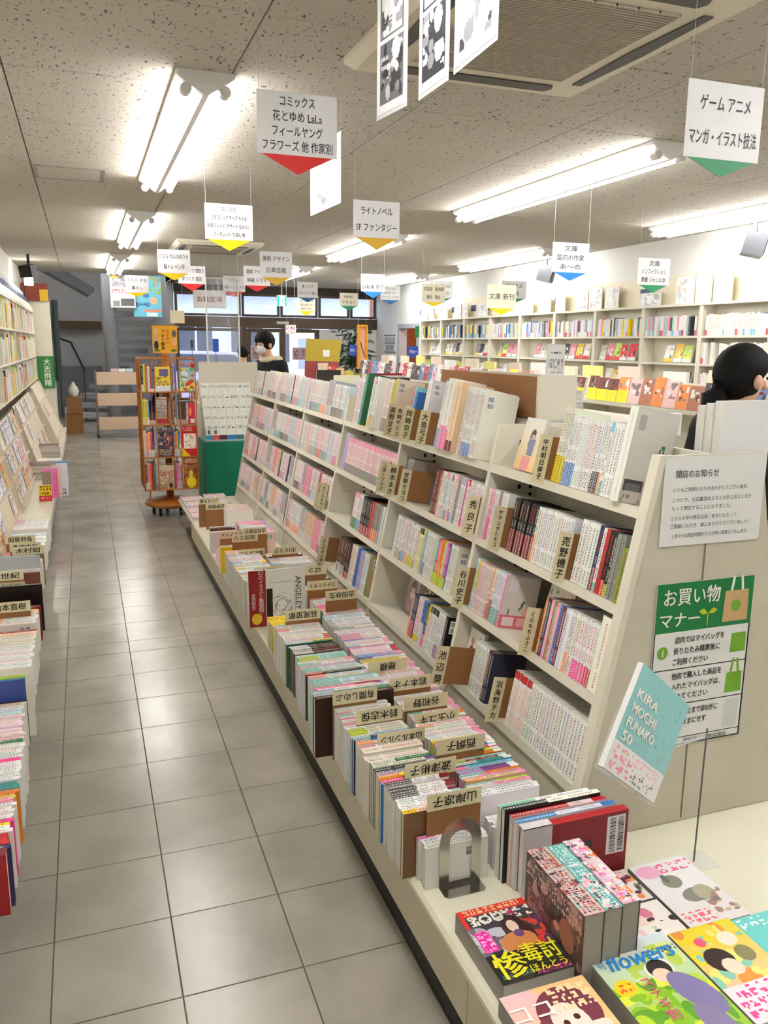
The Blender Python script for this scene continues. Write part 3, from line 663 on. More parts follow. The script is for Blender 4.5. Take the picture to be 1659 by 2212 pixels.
for b, r in order:
    segs = ROWS.get((b, r)) or far_row(b, r); n = 0; zmax = .218 if r else .4
    for y, runs in segs:
        for cnt, w_, h_, st, k in runs:
            for i in range(cnt):
                if y+w_ > BAYY[b+1]-.012: break
                n += 1; h = min(h_*(1+random.uniform(-.008, .008)), zmax); d = min(.128 if h < .2 else .17, (1.372-facex(ROWZ[r])-.1933*h)/.9811-.013+(.02 if h > .24 else 0))
                T = shelfT(r, y, dep=.003+random.uniform(0, .004)-(.02 if h > .24 else 0))
                if nbook < CMAX:
                    o = book('comic_book', T, w_-.0006, h, d, st, **k); nbook += 1
                    tag(o, '%s comic, %s from near end of %s bay\'s %s shelf' % (sdesc(st), ordw(n), BAYN[b], ROWN[r]), 'book', 'comics on the %s shelf of the %s bay' % (ROWN[r], BAYN[b]))
                else: book('', T, w_-.0006, h, d, st, mb=rest, **k)
                y += w_+.0003
o = rest.build('far_comic_books', [PRINT]); o['kind'] = 'stuff'; tag(o, 'mostly pale pink comics packed in the farther bays of the slanted bookshelf', 'books')
print('comics', nbook)
# ---------------------------------------------------------------- author cards standing among the shelf books
def shelf_card(row, y, txt, label, brown=.10, w=.047, h=.150, dz=0, out=0, zoff=-.012):
    z = ROWZ[row]+zoff+dz; o0 = Vector((facex(z), y-.0012, z))
    t = empty('author_card', o0+D*.03); tag(t, label, 'author card', 'cream author cards on the slanted bookshelf')
    F = Matrix(((0, D.x, U.x, o0.x), (1, 0, 0, o0.y), (0, D.z, U.z, o0.z), (0, 0, 0, 1)))
    q = MB(); q.T = F; q.box((-.0022, -.046-out, .0145), (-.0002, brown, h-.001)); q.build('cardboard', BOARD, t)
    q = MB(); q.T = F; q.box((-.0034, -.048-out, 0), (-.0023, -.048-out+w-.0008, h)); q.build('name_plate', CARDM, t)
    n = len(txt); c = F @ Vector((-.0034, -.048-out+w/2, h*.5)); sz = min(.033, h/n*.80)
    text(txt, sz, INK, c, D, U, t, vertical=True, line=min(1.4, h/n/sz*.86), bold=.0005)
    return t
CARDS = [
 (0, .422, '中村明日美子', 'cream card of six characters before the yellow-footed books on the top shelf', {}),
 (1, .200, '売野機子', 'cream card before the white spines on the nearest bay\'s second shelf', {}),
 (1, .602, 'ヤマシタトモコ', 'cream card with seven kana before the black and maroon spines', {}),
 (1, .806, '秀良子', 'peach-tinted card of three characters beside a hot pink spine on the second shelf', {}),
 (2, .282, 'くらもちふさこ', 'cream hiragana card before the multicoloured spines on the third shelf', {}),
 (2, .770, '谷川史子', 'cream card with four characters on the third shelf beside pale spines', {}),
 (3, .381, '羽海野チカ', 'cream card of five characters before the long white run on the bottom shelf', {'brown': .03}),
 (3, .655, '池辺葵', 'cream card with a wide bare brown board on the bottom shelf', {'brown': .03, 'out': .075}),
 (0, 1.388, '大島弓子', 'cream card on the second bay\'s top shelf beside the pink-footed book', {}),
 (0, 1.568, '岡崎京子', 'cream card between blue spines on the second bay\'s top shelf', {}),
 (0, 1.680, '魚喃キリコ', 'peach-tinted card just before the red book on the top shelf', {}),
 (0, 1.772, '高野文子', 'half hidden cream card at the far end of the second bay\'s top shelf', {}),
 (1, 1.462, '安野モヨコ', 'cream card of five characters before the dark grey comics on the second shelf', {}),
 (1, 1.620, '楠本まき', 'cream card between peach boards on the second bay\'s second shelf', {}),
 (1, 1.735, '三原ミツカズ', 'cream card of six characters at the end of the pink-headed comic run', {}),
 (2, 2.60, 'さくらももこ', 'peach card with six hiragana on the third shelf of the fourth bay', {}),
 (2, 2.66, '盛田あーみん', 'narrow cream card beside the hiragana card on the fourth bay\'s third shelf', {}),
 (3, 2.415, 'よしながふみ', 'cream hiragana card jutting out before the brown spines on the bottom shelf', {}),
]
for r, y, tx, lb, kw in CARDS: shelf_card(r, y, tx, lb, **kw)
# ---------------------------------------------------------------- comics shown by their covers
def cover_book(name, T, w, h, t_, shapes, label, cat='book', nu=36, nv=48, seed=1, group=None, base=(.9, .9, .9), parent=None):
    """a book lying in its own plane: local x across, y up the cover, z out of it"""
    mb = MB(); mb.T = T; b = .001
    mb.box((0, 0, -b), (w, h, 0), base); mb.box((0, 0, -t_), (w, h, -t_+b), base); mb.box((0, 0, -t_+b), (b, h, -b), base)
    M = T
    o = mb.build(name, [FLAT], origin=M @ Vector((w/2, h/2, -t_/2))); tag(o, label, cat, group)
    q = MB(); q.T = T; q.box((b*1.1, .002, -t_+b*1.05), (w-.002, h-.002, -b*1.05)); q.build('page_block', PAGES, o)
    put(art(w, h, nu, nv, shapes, seed), 'cover_print', T.translation, T.col[0].xyz, T.col[1].xyz, o)
    return o
def person_art(hair=(.25, .15, .12), skin=(.97, .86, .78), cloth=(.6, .5, .6), bg=((.95, .9, .85), (.9, .85, .9)), cx=.5, cy=.55, s=.22, extra=()):
    return [('bg', *bg), ('ell', cx, cy, s*1.3, s*1.35, 0, hair), ('ell', cx, cy-s*1.4, s*1.6, s*1.3, 0, cloth), ('ell', cx, cy-s*.1, s*.85, s*1.0, 0, skin), ('ell', cx-s*.1, cy+s*.75, s*1.0, s*.5, .2, hair),
            ('ell', cx-s*.35, cy-s*.1, s*.13, s*.16, 0, (.2, .12, .12)), ('ell', cx+s*.35, cy-s*.1, s*.13, s*.16, 0, (.2, .12, .12)), ('ell', cx, cy-s*.6, s*.16, s*.05, 0, (.85, .4, .4))]+list(extra)
def faceout(row, y0, w, h, shapes, label, lean=.10, dep=.075, t_=.014, seed=3):
    """stands on a shelf, cover to the aisle"""
    o = Vector((facex(ROWZ[row]), y0+w, ROWZ[row]))+D*dep+U*.004
    up = (U*math.cos(lean)+D*math.sin(lean)).normalized()
    return cover_book('comic_book', frame(o, (0, -1, 0), up), w, h, t_, shapes, label, seed=seed)
faceout(0, .585, .128, .182, person_art((.25, .25, .3), (.9, .8, .75), (.55, .56, .68), ((.96, .80, .55), (.95, .95, .94)), .55, .66, .10, [('rect', .3, 0, .72, .27, (.93, .62, .62)), ('rect', .45, .3, .75, .6, (.55, .56, .68))]), 'picture-covered comic with orange band facing out alone on the top shelf', dep=.05)
faceout(2, .30, .14, .19, [('bg', (.9, .86, .80), (.88, .86, .83)), ('blot', .0, .3, 1, 1, [(.45, .65, .5), (.4, .6, .8), (.85, .75, .3), (.9, .75, .7)], 26, .10)], 'pale comic with loose watercolour flowers facing out on the third shelf', dep=.11)
faceout(3, 1.30, .12, .172, [('bg', (.9, .5, .25), (.35, .33, .3)), ('blot', .1, .3, .9, 1, [(.3, .3, .3), (.6, .5, .45), (.85, .75, .65)], 40, .12), ('rect', 0, 0, 1, .28, (.93, .45, .2))], 'dark-covered comic with an orange band facing out on the bottom shelf', dep=.13, seed=5)
faceout(3, 1.45, .12, .178, person_art((.5, .4, .4), (.93, .82, .76), (.7, .55, .6), ((.55, .45, .4), (.75, .72, .7)), .5, .6, .2), 'comic with a long-haired figure facing out at the bottom shelf\'s far end', dep=.13)
faceout(3, .664, .108, .178, [('bg', (.93, .92, .88), (.94, .93, .90)), ('ell', .3, .75, .10, .08, 0, (.85, .6, .5)), ('ell', .3, .52, .16, .14, 0, (.72, .15, .35)), ('rect', .2, .1, .4, .4, (.65, .75, .85)), ('type', .6, .15, .8, .9, (.2, .2, .2), .2, .12, .5)], 'cream-covered comic with a small walking figure facing out beside the brown board', dep=.055, lean=.02)
# cover sheets seen on near faces of front books
def near_print(row, y, d0, d1, z0, z1, shapes, label, seed=2, name='cover_print', owner=None):
    o = Vector((facex(ROWZ[row]), y-.0014, ROWZ[row]))+D*d0+U*z0
    put(art(d1-d0, z1-z0, 24, 24, shapes, seed), name, o, D, U, owner)

def owned(text_): return next(o for o in COL.objects if o.get('label', '').startswith(text_))
def book_at(row, y):
    best = None
    for o in COL.objects:
        if o.name.startswith('comic_book') and o.parent is None and o.type == 'MESH' and abs(o.location.z-ROWZ[row]) < .05:
            if best is None or abs(o.location.y-y) < abs(best.location.y-y): best = o
    return best
near_print(0, .022, -.014, .120, .004, .250, [('bg', (.84, .83, .80), (.86, .85, .82)), ('rect', 0, 0, 1, .11, (.80, .77, .74)), ('rect', .05, .115, .50, .235, (.28, .28, .30)), ('rect', .10, .14, .45, .21, (.45, .45, .47)), ('rect', .50, .115, 1, .235, (.88, .72, .70)), ('ell', .62, .52, .06, .03, .5, (.25, .45, .38)), ('ell', .72, .58, .05, .02, .9, (.30, .50, .42)), ('ell', .80, .63, .05, .035, .3, (.25, .48, .38)), ('ell', .80, .52, .05, .02, 0, (.28, .5, .42)), ('type', .05, .02, .9, .10, (.60, .57, .55), .08, .03, .5), ('rect', .09, .88, .27, .94, (.70, .70, .69)), ('rect', .07, .80, .25, .86, (.70, .70, .69))], '', 71, owner=book_at(0, .037))
near_print(1, -.056, .004, .122, .002, .148, [('bg', (.42, .40, .36), (.50, .48, .44)), ('rect', .1, 0, .14, 1, (.34, .32, .29)), ('rect', .5, 0, .54, 1, (.36, .34, .30)), ('rect', .45, .68, .98, .99, (.90, .89, .87)), ('ell', .55, .52, .17, .13, .4, (.87, .68, .80)), ('ell', .75, .50, .14, .12, -.3, (.90, .74, .84)), ('ell', .62, .42, .09, .07, 0, (.82, .55, .68)), ('ell', .35, .20, .09, .24, -.35, (.35, .58, .22)), ('ell', .55, .16, .06, .2, -.2, (.42, .66, .25))], '', 72, owner=book_at(1, -.041))
near_print(2, .512, .004, .124, .002, .176, [('bg', (.90, .86, .84), (.90, .88, .86)), ('rect', 0, 0, 1, .26, (.92, .45, .50)), ('rect', .08, .03, .45, .2, (.95, .86, .86)), ('rect', .55, .05, .95, .22, (.93, .70, .70)), ('ell', .62, .45, .04, .12, -.5, (.35, .50, .30)), ('ell', .22, .32, .02, .06, 0, (.35, .50, .30)), ('ell', .8, .33, .2, .08, 0, (.95, .72, .64)), ('rect', .12, .70, .40, .97, (.93, .93, .94)), ('rect', 0, .985, 1, 1, (.92, .35, .55))], '', 73, owner=book_at(2, .519))
# ------------------------------------------------------------------ comics standing spine up on the platform
ZT = .2505
def platT(x, y, d): return Matrix(((0, 0, 1, x), (1, 0, 0, y), (0, -1, 0, ZT+d), (0, 0, 0, 1)))
PLIM = 300; prest = MB(); ptot = [0]
FILL = {'aisle-side': ['white', 'cream', 'ice', 'white', 'blush'], 'wall-side': ['white', 'blush', 'white', 'pink', 'white']}
def pcol(y, x0, L, runs, side, cnt, d=.155, jit=.004):
    for n, w, h, st, k in runs:
        for i in range(n):
            cnt[0] += 1; ptot[0] += 1; l = (h if h > .1 else L)*(1+random.uniform(-.006, .006)); dd = k.get('d', d)*(1+random.uniform(-.02, .02)); xx = x0+random.uniform(-jit, jit)+k.get('dx', 0)
            if side == 'wall-side': xx = x0+L-l+random.uniform(-jit, jit)
            kk = {a: b for a, b in k.items() if a not in ('d', 'dx')}
            if ptot[0] > PLIM: book('', platT(xx, y, dd), w-.0006, l, dd, st, mb=prest, **kk)
            else:
                o = book('paperback', platT(xx, y, dd), w-.0006, l, dd, st, **kk)
                tag(o, '%s paperback, spine up, %s in the platform\'s %s row' % (sdesc(st), ordw(cnt[0]), side), 'book', 'paperbacks spine up in the %s platform row' % side)
            y += w
    return y
def R_(n, w, st, **k): return (n, w, 0, st, k)
LEFT = [
 (-.137, .578, .170, .113, [R_(3, .0135, WH(), cover=(.92, .92, .90), code=True)]),
 (-.078, .556, .182, .135, [R_(1, .017, S('peach', band='yellow', b1=.2), d=.180, dx=-.004, cover=(.50, .36, .24)), R_(4, .0148, WH(top='sky')), R_(6, .0142, S('white', band='black', top='wine', b1=.42)), R_(1, .0145, S('blue', band='sky', b1=.4))]),
 (.088, .557, .182, .134, [R_(1, .016, S('purple', band='hot', b1=.35, top='sky')), R_(1, .015, S('yellow', band='orange', b1=.35)), R_(1, .015, S('lilac', top='silver')), R_(2, .016, S('black', band='black', top='white')), R_(1, .015, S('cream', top='purple')), R_(1, .016, S('green', band='cream', b1=.4)), R_(3, .0148, S('cream'))]),
 (.245, .556, .182, .132, [R_(1, .034, S('cream'), cover=(.91, .90, .86))]),
 (.302, .558, .182, .132, [R_(1, .016, S('peach', band='orange', b1=.3)), R_(1, .016, S('blue', band='peach', b1=.25)), R_(1, .015, S('black', band='mint', b1=.3)), R_(1, .014, S('sky', band='white', b1=.4)), R_(3, .0142, S('cream', band='lime', b1=.3)), R_(2, .0125, S('white'))]),
 (.428, .562, .182, .150, [R_(1, .016, S('orange', band='white', b1=.3), d=.165, cover=(.96, .93, .89))]),
 (.590, .498, .270, .190, [R_(1, .020, S('brown'), d=.200, cover=(.22, .13, .10)), R_(1, .024, S('green', ink='white', band='silver', b1=.25), d=.204), R_(1, .014, S('ice', band='silver', b1=.3), d=.200), R_(1, .014, S('silver', band='ice', b1=.3), d=.198), R_(1, .012, S('white', band='sky', b1=.3), d=.198)]),
 (.690, .540, .235, .175, [R_(1, .022, S('sky', band='white', b1=.5)), R_(1, .020, S('white', top='blue')), R_(1, .016, S('red', band='hot', b1=.6), d=.17, cover=(.75, .15, .2)), R_(4, .0115, S('ice', band='mint', b1=.4)), R_(1, .012, S('mint'))]),
 (.860, .548, .21, .150, [R_(1, .014, S('black', band='red', b1=.3)), R_(4, .0115, S('ice', band='mint', b1=.3)), R_(1, .016, S('red'), d=.155, cover=(.74, .14, .17)), R_(1, .014, S('white', band='silver', b1=.4))]),
 (.985, .556, .185, .140, [R_(3, .0135, S('mint', band='lime', b1=.4)), R_(2, .0135, S('ice', top='mint')), R_(5, .0140, S('brown', ink='silver', band='white', b1=.4)), R_(2, .014, S('black', band='white', b1=.4))]),
 (1.165, .552, .185, .142, [R_(1, .015, S('green', band='white', b1=.6)), R_(1, .014, S('yellow', band='white', b1=.5)), R_(4, .0128, S('white', top='red', ink='red')), R_(3, .0128, S('cream', ink='grey')), R_(2, .014, WH())]),
 (1.420, .560, .172, .128, [R_(1, .030, S('silver', band='cream', b1=.3)), R_(6, .034, S('yellow', ink='black'), cover=(.90, .78, .20))]),
 (2.060, .555, .182, .150, [R_(3, .010, S('silver', band='lime', b1=.3)), R_(1, .013, S('lime', band='peach', b1=.3)), R_(4, .012, WH()), R_(3, .014, S('white', ink='grey'))]),
 (2.230, .553, .182, .150, [R_(1, .02, S('white', top='red')), R_(4, .0135, WH()), R_(2, .013, S('white', band='yellow', b1=.3))]),
 (2.400, .556, .178, .140, [R_(1, .018, S('white', top='orange')), R_(4, .0135, S('white', band='blue', top='yellow', b1=.3)), R_(3, .014, S('blush'))]),
 (2.62, .556, .178, .125, [R_(4, .014, S('white', band='orange', b1=.3)), R_(2, .015, S('peach')), R_(1, .015, S('orange'))]),
 (2.880, .558, .178, .150, [R_(1, .018, S('yellow', ink='brown'), cover=(.93, .82, .15)), R_(2, .014, S('white', band='mint', b1=.4)), R_(1, .016, S('wine'))]),
 (3.36, .575, .160, .135, [R_(1, .040, S('blush'), d=.14, cover=(.86, .80, .78), code=True), R_(1, .016, S('brown', top='white')), R_(1, .014, S('dark')), R_(2, .016, S('white'))]),
]
RIGHT = [
 (-.118, .775, .175, [R_(4, .0125, S('white', ink='grey'), d=.120)]),
 (-.055, .80, .185, [R_(3, .0135, WH()), R_(1, .014, S('pink', band='white', b1=.4)), R_(1, .014, S('lime', band='mint', b1=.5))]),
 (.022, .805, .182, [R_(1, .0145, S('peach', band='orange', b1=.3, top='pink')), R_(1, .0142, S('pink', band='white', b1=.3)), R_(1, .0142, S('orange', band='mint', b1=.4)), R_(2, .0142, S('purple', band='lilac', b1=.4, top='white')), R_(1, .0142, S('sky', band='hot', b1=.2)), R_(1, .0142, S('teal', band='white', top='white', b1=.4)), R_(1, .0142, S('wine', top='white', band='lime', b1=.3)), R_(1, .0142, S('mint', band='white', b1=.4))]),
 (.158, .805, .182, [R_(1, .0145, S('orange', top='white')), R_(1, .0142, S('lime', band='white', b1=.3, top='white')), R_(1, .0142, S('hot', top='white', band='white', b1=.25)), R_(1, .0142, S('blue', top='white')), R_(3, .0142, S('white', band='pink', b1=.2, ink='red')), R_(1, .0142, S('yellow', top='white')), R_(6, .0138, S('white', top='pink', ink='grey'))]),
 (.402, .808, .180, [R_(1, .017, S('peach', top='white')), R_(2, .0135, S('white', top='orange'), cover=(.93, .91, .90), code=True)]),
 (.470, .808, .180, [R_(9, .0136, S('white', ink='red', top='pink'))]),
 (.622, .806, .182, [R_(6, .0138, S('blush', ink='red')), R_(2, .014, S('sky', band='white', b1=.3)), R_(3, .0138, S('white', ink='red', top='pink'))]),
 (.825, .804, .184, [R_(7, .0138, S('white', ink='red', top='pink')), R_(1, .014, S('yellow', top='white')), R_(2, .014, S('white', band='black', b1=.3)), R_(2, .014, S('lilac', band='blue', top='pink', b1=.4)), R_(5, .0138, S('white', ink='hot', top='red')), R_(1, .014, S('hot', top='white'))]),
 (1.100, .806, .182, [R_(3, .0138, S('white', ink='red', top='pink')), R_(1, .014, S('blue', top='white')), R_(5, .0138, S('white', band='pink', b1=.5, ink='red')), R_(4, .014, S('white', ink='dark'))]),
 (1.295, .808, .180, [R_(1, .014, S('white', band='green', b1=.5)), R_(8, .0140, S('white', ink='black', band='silver', b1=.15)), R_(3, .0145, S('ice'))]),
 (1.48, .808, .180, [R_(1, .022, S('white'), cover=(.90, .90, .90)), R_(1, .02, S('red', band='wine', b1=.3), d=.14, cover=(.93, .90, .90), code=True)]),
 (1.635, .80, .190, [R_(2, .016, S('green', band='peach', b1=.3)), R_(4, .014, S('pink', band='hot', b1=.4)), R_(3, .014, S('blush')), R_(2, .014, S('white'))]),
 (1.865, .80, .19, [R_(5, .0145, S('white')), R_(3, .014, S('white', band='orange', top='red', b1=.3)), R_(4, .014, S('cream'))]),
 (2.08, .775, .22, [R_(1, .016, S('black', band='white', b1=.3), d=.15, cover=(.22, .22, .25), code=True), R_(4, .014, S('white', ink='red')), R_(4, .016, S('white'))]),
 (2.36, .79, .21, [R_(2, .016, S('white', band='sky', b1=.3)), R_(3, .014, S('white'))]),
 (2.52, .80, .19, [R_(1, .014, S('brown', band='red', b1=.3)), R_(3, .014, S('cream')), R_(3, .014, S('peach', ink='red'))]),
 (3.195, .80, .185, [R_(1, .02, S('blush', ink='red'), cover=(.95, .80, .78), code=True), R_(7, .0140, S('blush', ink='red', top='pink')), R_(3, .014, S('ice', top='lilac', band='white', b1=.3)), R_(1, .015, S('blue', top='lilac')), R_(6, .014, S('white', ink='pink', top='lilac', band='white')), R_(2, .014, S('hot', band='blush', b1=.5)), R_(8, .0142, S('pink', top='lilac', ink='white'))]),
 (3.95, .80, .185, [R_(9, .014, S('blush', ink='red')), R_(7, .014, S('cream', ink='grey', top='pink'))]),
]
cl_ = [0]; cr_ = [0]
WALLY = sorted([.0835, .288, .423, .560, 1.385, 2.215, 2.60, 2.845])
jobs = []
for S_, side in ((LEFT, 'aisle-side'), (RIGHT, 'wall-side')):
    for i, sg in enumerate(S_):
        y, x0, L = sg[:3]; runs = sg[-1]; d = sg[3] if side == 'aisle-side' else ((.170 if y < 2.7 else .15) if y > -.1 else .115)
        if side == 'aisle-side' and d < .16 and y > -.1 and not 1.4 < y < 2.0: d = .176 if y < 2.7 else .155; x0 -= .013
        if side == 'wall-side' and 1.4 < y < 2.1: d = .135; x0 = max(x0, .808); L = .178
        elif side == 'wall-side' and y > -.1: x0 -= .045
        end = y+sum(r[0]*r[1] for r in runs); nxt = S_[i+1][0] if i+1 < len(S_) else end
        if side == 'aisle-side' and 1.4 < y < 1.6: nxt = end
        if nxt < 2.7 and not (side == 'aisle-side' and 1.6 < y < 2.0):
            fill = []; q = end
            lim = nxt-.003
            while q+.0145 < lim:
                fill.append(R_(1, .0142, S(FILL[side][len(fill) % 5], band=random.choice((None, None, 'orange', 'pink', 'sky', 'mint')), ink=random.choice(('dark', 'dark', 'red', 'grey')), top=random.choice((None, None, 'pink'))))); q += .0142
            runs = runs+fill
        jobs.append((y, x0, L, runs, side, cl_ if side == 'aisle-side' else cr_, d))
for j in sorted(jobs, key=lambda j: j[0]): pcol(*j)
o = prest.build('far_paperbacks', [PRINT]); o['kind'] = 'stuff'; tag(o, 'pink and white paperbacks packed spine up toward the far end of the platform', 'books')
print('platform', cl_, cr_)
# author cards across the rows, their writing upside down from this side
def plat_card(x, y, txt, label, w=.15, ztop=.485, hp=.046, tone=1):
    t = empty('author_card', (x+w/2, y, ZT)); tag(t, label, 'author card', 'cream author cards on the low platform')
    bx('cardboard', BOARD, (x+.001, y, ZT), (x+w-.001, y+.0022, ztop-.002), t)
    bx('name_plate', CARDM, (x, y-.0012, ztop-hp), (x+w, y-.0001, ztop), t)
    n = len(txt); sz = min(.031, w*.92/n*1.05)
    text(txt, sz, INK, (x+w/2, y-.0013, ztop-hp/2), (-1, 0, 0), (0, 0, -1), t, bold=.0005, width=min(w*.86, n*.030))
for x, y, tx, lb, kw in [
 (.598, -.0905, '山岸凉子', 'cream card of four characters right behind the steel bookend', dict(ztop=.478)),
 (.607, .0835, '波津彬子', 'cream card of four characters behind the black and maroon spines', dict(ztop=.470)),
 (.728, .150, '西炯子', 'cream card of three wide characters among the bright striped spines', dict(ztop=.487)),
 (.600, .288, '山本ルンルン', 'cream card mixing characters and kana behind the thick cream volume', dict(ztop=.462)),
 (.762, .393, '小玉ユキ', 'cream card just before the peach spine in the wall-side row', dict(ztop=.452)),
 (.580, .423, '鈴木志保', 'cream card of four characters before the orange spine', dict(ztop=.476)),
 (.752, .462, '谷和野', 'cream card of three characters beside a white comic with bar codes', dict(ztop=.478)),
 (.545, .560, '有間しのぶ', 'cream card half sunk before the big dark brown volume', dict(ztop=.485)),
 (.757, .612, '岩本ナオ', 'cream card of two characters and two kana beside the green spine', dict(ztop=.480)),
 (.750, .815, '穂積', 'cream card of two spaced characters among white and pink spines', dict(ztop=.462)),
 (.583, 1.385, '萩尾望都', 'cream card with bare brown board before the yellow volumes', dict(ztop=.490)),
 (.819, 1.610, '吉田秋生', 'cream card of four characters beyond the red-edged volume', dict(ztop=.487)),
 (.795, 1.845, 'コナリミサト', 'cream card of six kana by the tall line-art book', dict(ztop=.469)),
 (.83, 2.06, 'ばつ', 'cream card of two kana before the dark book with bar codes', dict(ztop=.482, w=.12)),
 (.613, 2.215, '町麻衣', 'cream card hidden behind the tall line-art book', dict(ztop=.455)),
 (.600, 2.60, 'ねむようこ', 'cream card of five hiragana over a white-sleeved group', dict(ztop=.455)),
 (.768, 2.505, '市川ラク', 'cream card of two characters and two kana before a brown spine', dict(ztop=.482)),
 (.609, 2.845, '益田ミリ', 'cream card with bare brown board beside the yellow-backed book', dict(ztop=.486)),
 (.733, 3.175, '志村志保子', 'cream card of five characters before the coral-backed book', dict(ztop=.446)),
 (.590, 3.19, 'オノナツメ', 'cream kana card partly behind the five character card', dict(ztop=.43)),
 (.626, 4.07, '吉野朔実', 'cream card with bare brown board near the platform\'s far end', dict(ztop=.440)),
 (.586, 4.16, 'いくえみ綾', 'farthest cream card on the low platform', dict(ztop=.466)),
]: plat_card(x, y, tx, lb, **kw)
# pink booklets stacked flat on the aisle side
for i in range(5):
    T = frame((.56+.004*i, 3.02+.006*i, ZT+.014*(i+1)), (1, 0, 0), (0, 1, 0))
    cover_book('booklet', T, .13, .18, .0135, [('bg', (.95, .42, .58), (.96, .50, .62)), ('type', .1, .6, .9, .9, (1, .9, .92), .12, .06, .6)], 'hot pink booklet, %s from the bottom of the flat stack on the platform' % ordw(i+1), group='stack of pink booklets', nu=12, nv=12)
# flat magazines at the far end of the platform
k = 0
for j, (y, x) in enumerate([(4.40, .575), (4.40, .77), (4.62, .575), (4.62, .77), (4.86, .575), (4.86, .77), (5.10, .575), (5.10, .77)]):
    for i in range(3 if j % 2 else 2):
        k += 1
        T = frame((x+random.uniform(-.004, .004), y+random.uniform(-.004, .004), ZT+.012*(i+1)), (1, 0, 0), (0, 1, 0))
        cover_book('booklet', T, .175, .21, .0115, [('bg', (.95, .90, .88), (.93, .86, .88)), ('blot', 0, 0, 1, .8, [(.93, .75, .78), (.8, .82, .9), (.95, .88, .7), (.85, .7, .75)], 14, .16), ('type', .1, .8, .9, .95, (.8, .3, .45), .12, .08, .6)],
                   'pale pink booklet, %s of the flat stacks at the platform\'s far end' % ordw(k), group='flat pale booklets at the far end', nu=14, nv=16, seed=k)
# tall line-art book
T = frame((.528, 1.893, ZT+.002), (1, 0, 0), (0, .05, 1))
def lineart():
    s = [('bg', (.93, .93, .92), (.92, .92, .91)), ('rect', 0, 0, .30, 1, (.60, .10, .16)), ('rect', .31, .14, .42, .66, (.09, .09, .10)), ('ell', .02, .10, .0, .0, 0, (1, 1, 1)), ('ell', .13, .14, .09, .10, 0, (.93, .78, .2))]
    rs = random.Random(4)
    for i in range(46):
        a = rs.uniform(0, 6.28); r = rs.uniform(.08, .22); s.append(('ell', .58+r*.9*math.cos(a), .36+r*math.sin(a), .05, .0045, a+1.5, (.55, .55, .56)))
    s += [('ell', .53, .34, .012, .008, 0, (.2, .2, .2)), ('ell', .63, .35, .012, .008, 0, (.2, .2, .2)), ('ell', .58, .22, .02, .004, 0, (.4, .4, .4)), ('rect', .81, .12, .815, .75, (.6, .6, .6)), ('rect', .35, .765, .815, .77, (.6, .6, .6))]
    return s
ab = cover_book('art_book', T, .272, .272, .016, lineart(), 'tall white line-art comic volume with dark red obi standing face out on the platform', nu=120, nv=110, seed=6)
WINK = mat('white_ink', (.95, .94, .92), .5, noise=0); GINK = mat('grey_ink', (.30, .30, .32), .6, noise=0); RINK = mat('dark_red_ink', (.55, .16, .14), .6, noise=0)
ux, uy = T.col[0].xyz, T.col[1].xyz
def onbook(u, v): return T.translation+ux*u+uy*v+T.col[2].xyz*.0006
text('ANGELEY', .040, INK, onbook(.238, .150), -uy, ux, ab, shear=0, width=.165)
text('幻のイラスト集復刻!!', .026, WINK, onbook(.058, .150), ux, uy, ab, vertical=True, line=.86)
text('吉田秋生', .020, WINK, onbook(.022, .125), ux, uy, ab, vertical=True, line=.95)
# steel bookend
be = empty('bookend', (.668, -.16, ZT)); tag(be, 'arched steel bookend holding up the nearest white comics', 'bookend')
q = MB(); q.prism([(.613, -.1435), (.613, -.178), (.622, -.186), (.716, -.186), (.725, -.178), (.725, -.1435)], 'z', ZT, ZT+.0015); q.build('foot_plate', CHROME, be)
q = MB(); n = 14; out = []; inn = []
for i in range(n+1):
    a = math.pi*i/n; out.append((.669+.056*math.cos(a), ZT+.125+.056*math.sin(a))); inn.append((.669+.030*math.cos(a), ZT+.120+.030*math.sin(a)))
out = [(.725, ZT+.0016)]+out+[(.613, ZT+.0016)]; inn = [(.699, ZT+.012)]+inn+[(.639, ZT+.012)]
for yy in (-.1435, -.1420):
    for i in range(len(out)-1): q.face([(out[i][0], yy, out[i][1]), (out[i+1][0], yy, out[i+1][1]), (inn[i+1][0], yy, inn[i+1][1]), (inn[i][0], yy, inn[i][1])])
    q.face([(.613, yy, ZT+.0016), (.725, yy, ZT+.0016), (.699, yy, ZT+.012), (.639, yy, ZT+.012)])
for P_ in (out, inn):
    for i in range(len(P_)-1): q.face([(P_[i][0], -.1435, P_[i][1]), (P_[i+1][0], -.1435, P_[i+1][1]), (P_[i+1][0], -.142, P_[i+1][1]), (P_[i][0], -.142, P_[i][1])])
q.build('arch', CHROME, be)
# tall volumes beyond the standing magazines
def hard(y, w, x0, L, d, st, label, cover, cat='book', **k):
    o = book('hardcover_book', platT(x0, y, d), w-.0005, L, d, st, cover=cover, **k); tag(o, label, cat, 'large volumes standing spine up by the magazines'); return o
rd = hard(-.236, .024, .792, .298, .178, S('red', ink='wine'), 'dark red hardcover with white bar code label standing behind the magazines', (.56, .11, .15))
q = MB(); barcode(q, lambda u, v, k=0: (1.082-v*1.0, -.2364-.0002*k, ZT+.168-u*1.6), .066, .054)
q.build('barcode_label', [PRINT], rd)
q = MB(); q.box((.930, -.2371, ZT+.03), (.985, -.2364, ZT+.115), (.25, .20, .18)); q.build('cover_vignette', [FLAT], rd)
q = MB(); q.box((.789, -.2385, ZT), (.868, -.2367, ZT+.182)); q.box((.789, -.2385, ZT+.1805), (.868, -.212, ZT+.182)); q.build('paper_band', mat('silver_band', (.86, .84, .86), .25), rd)
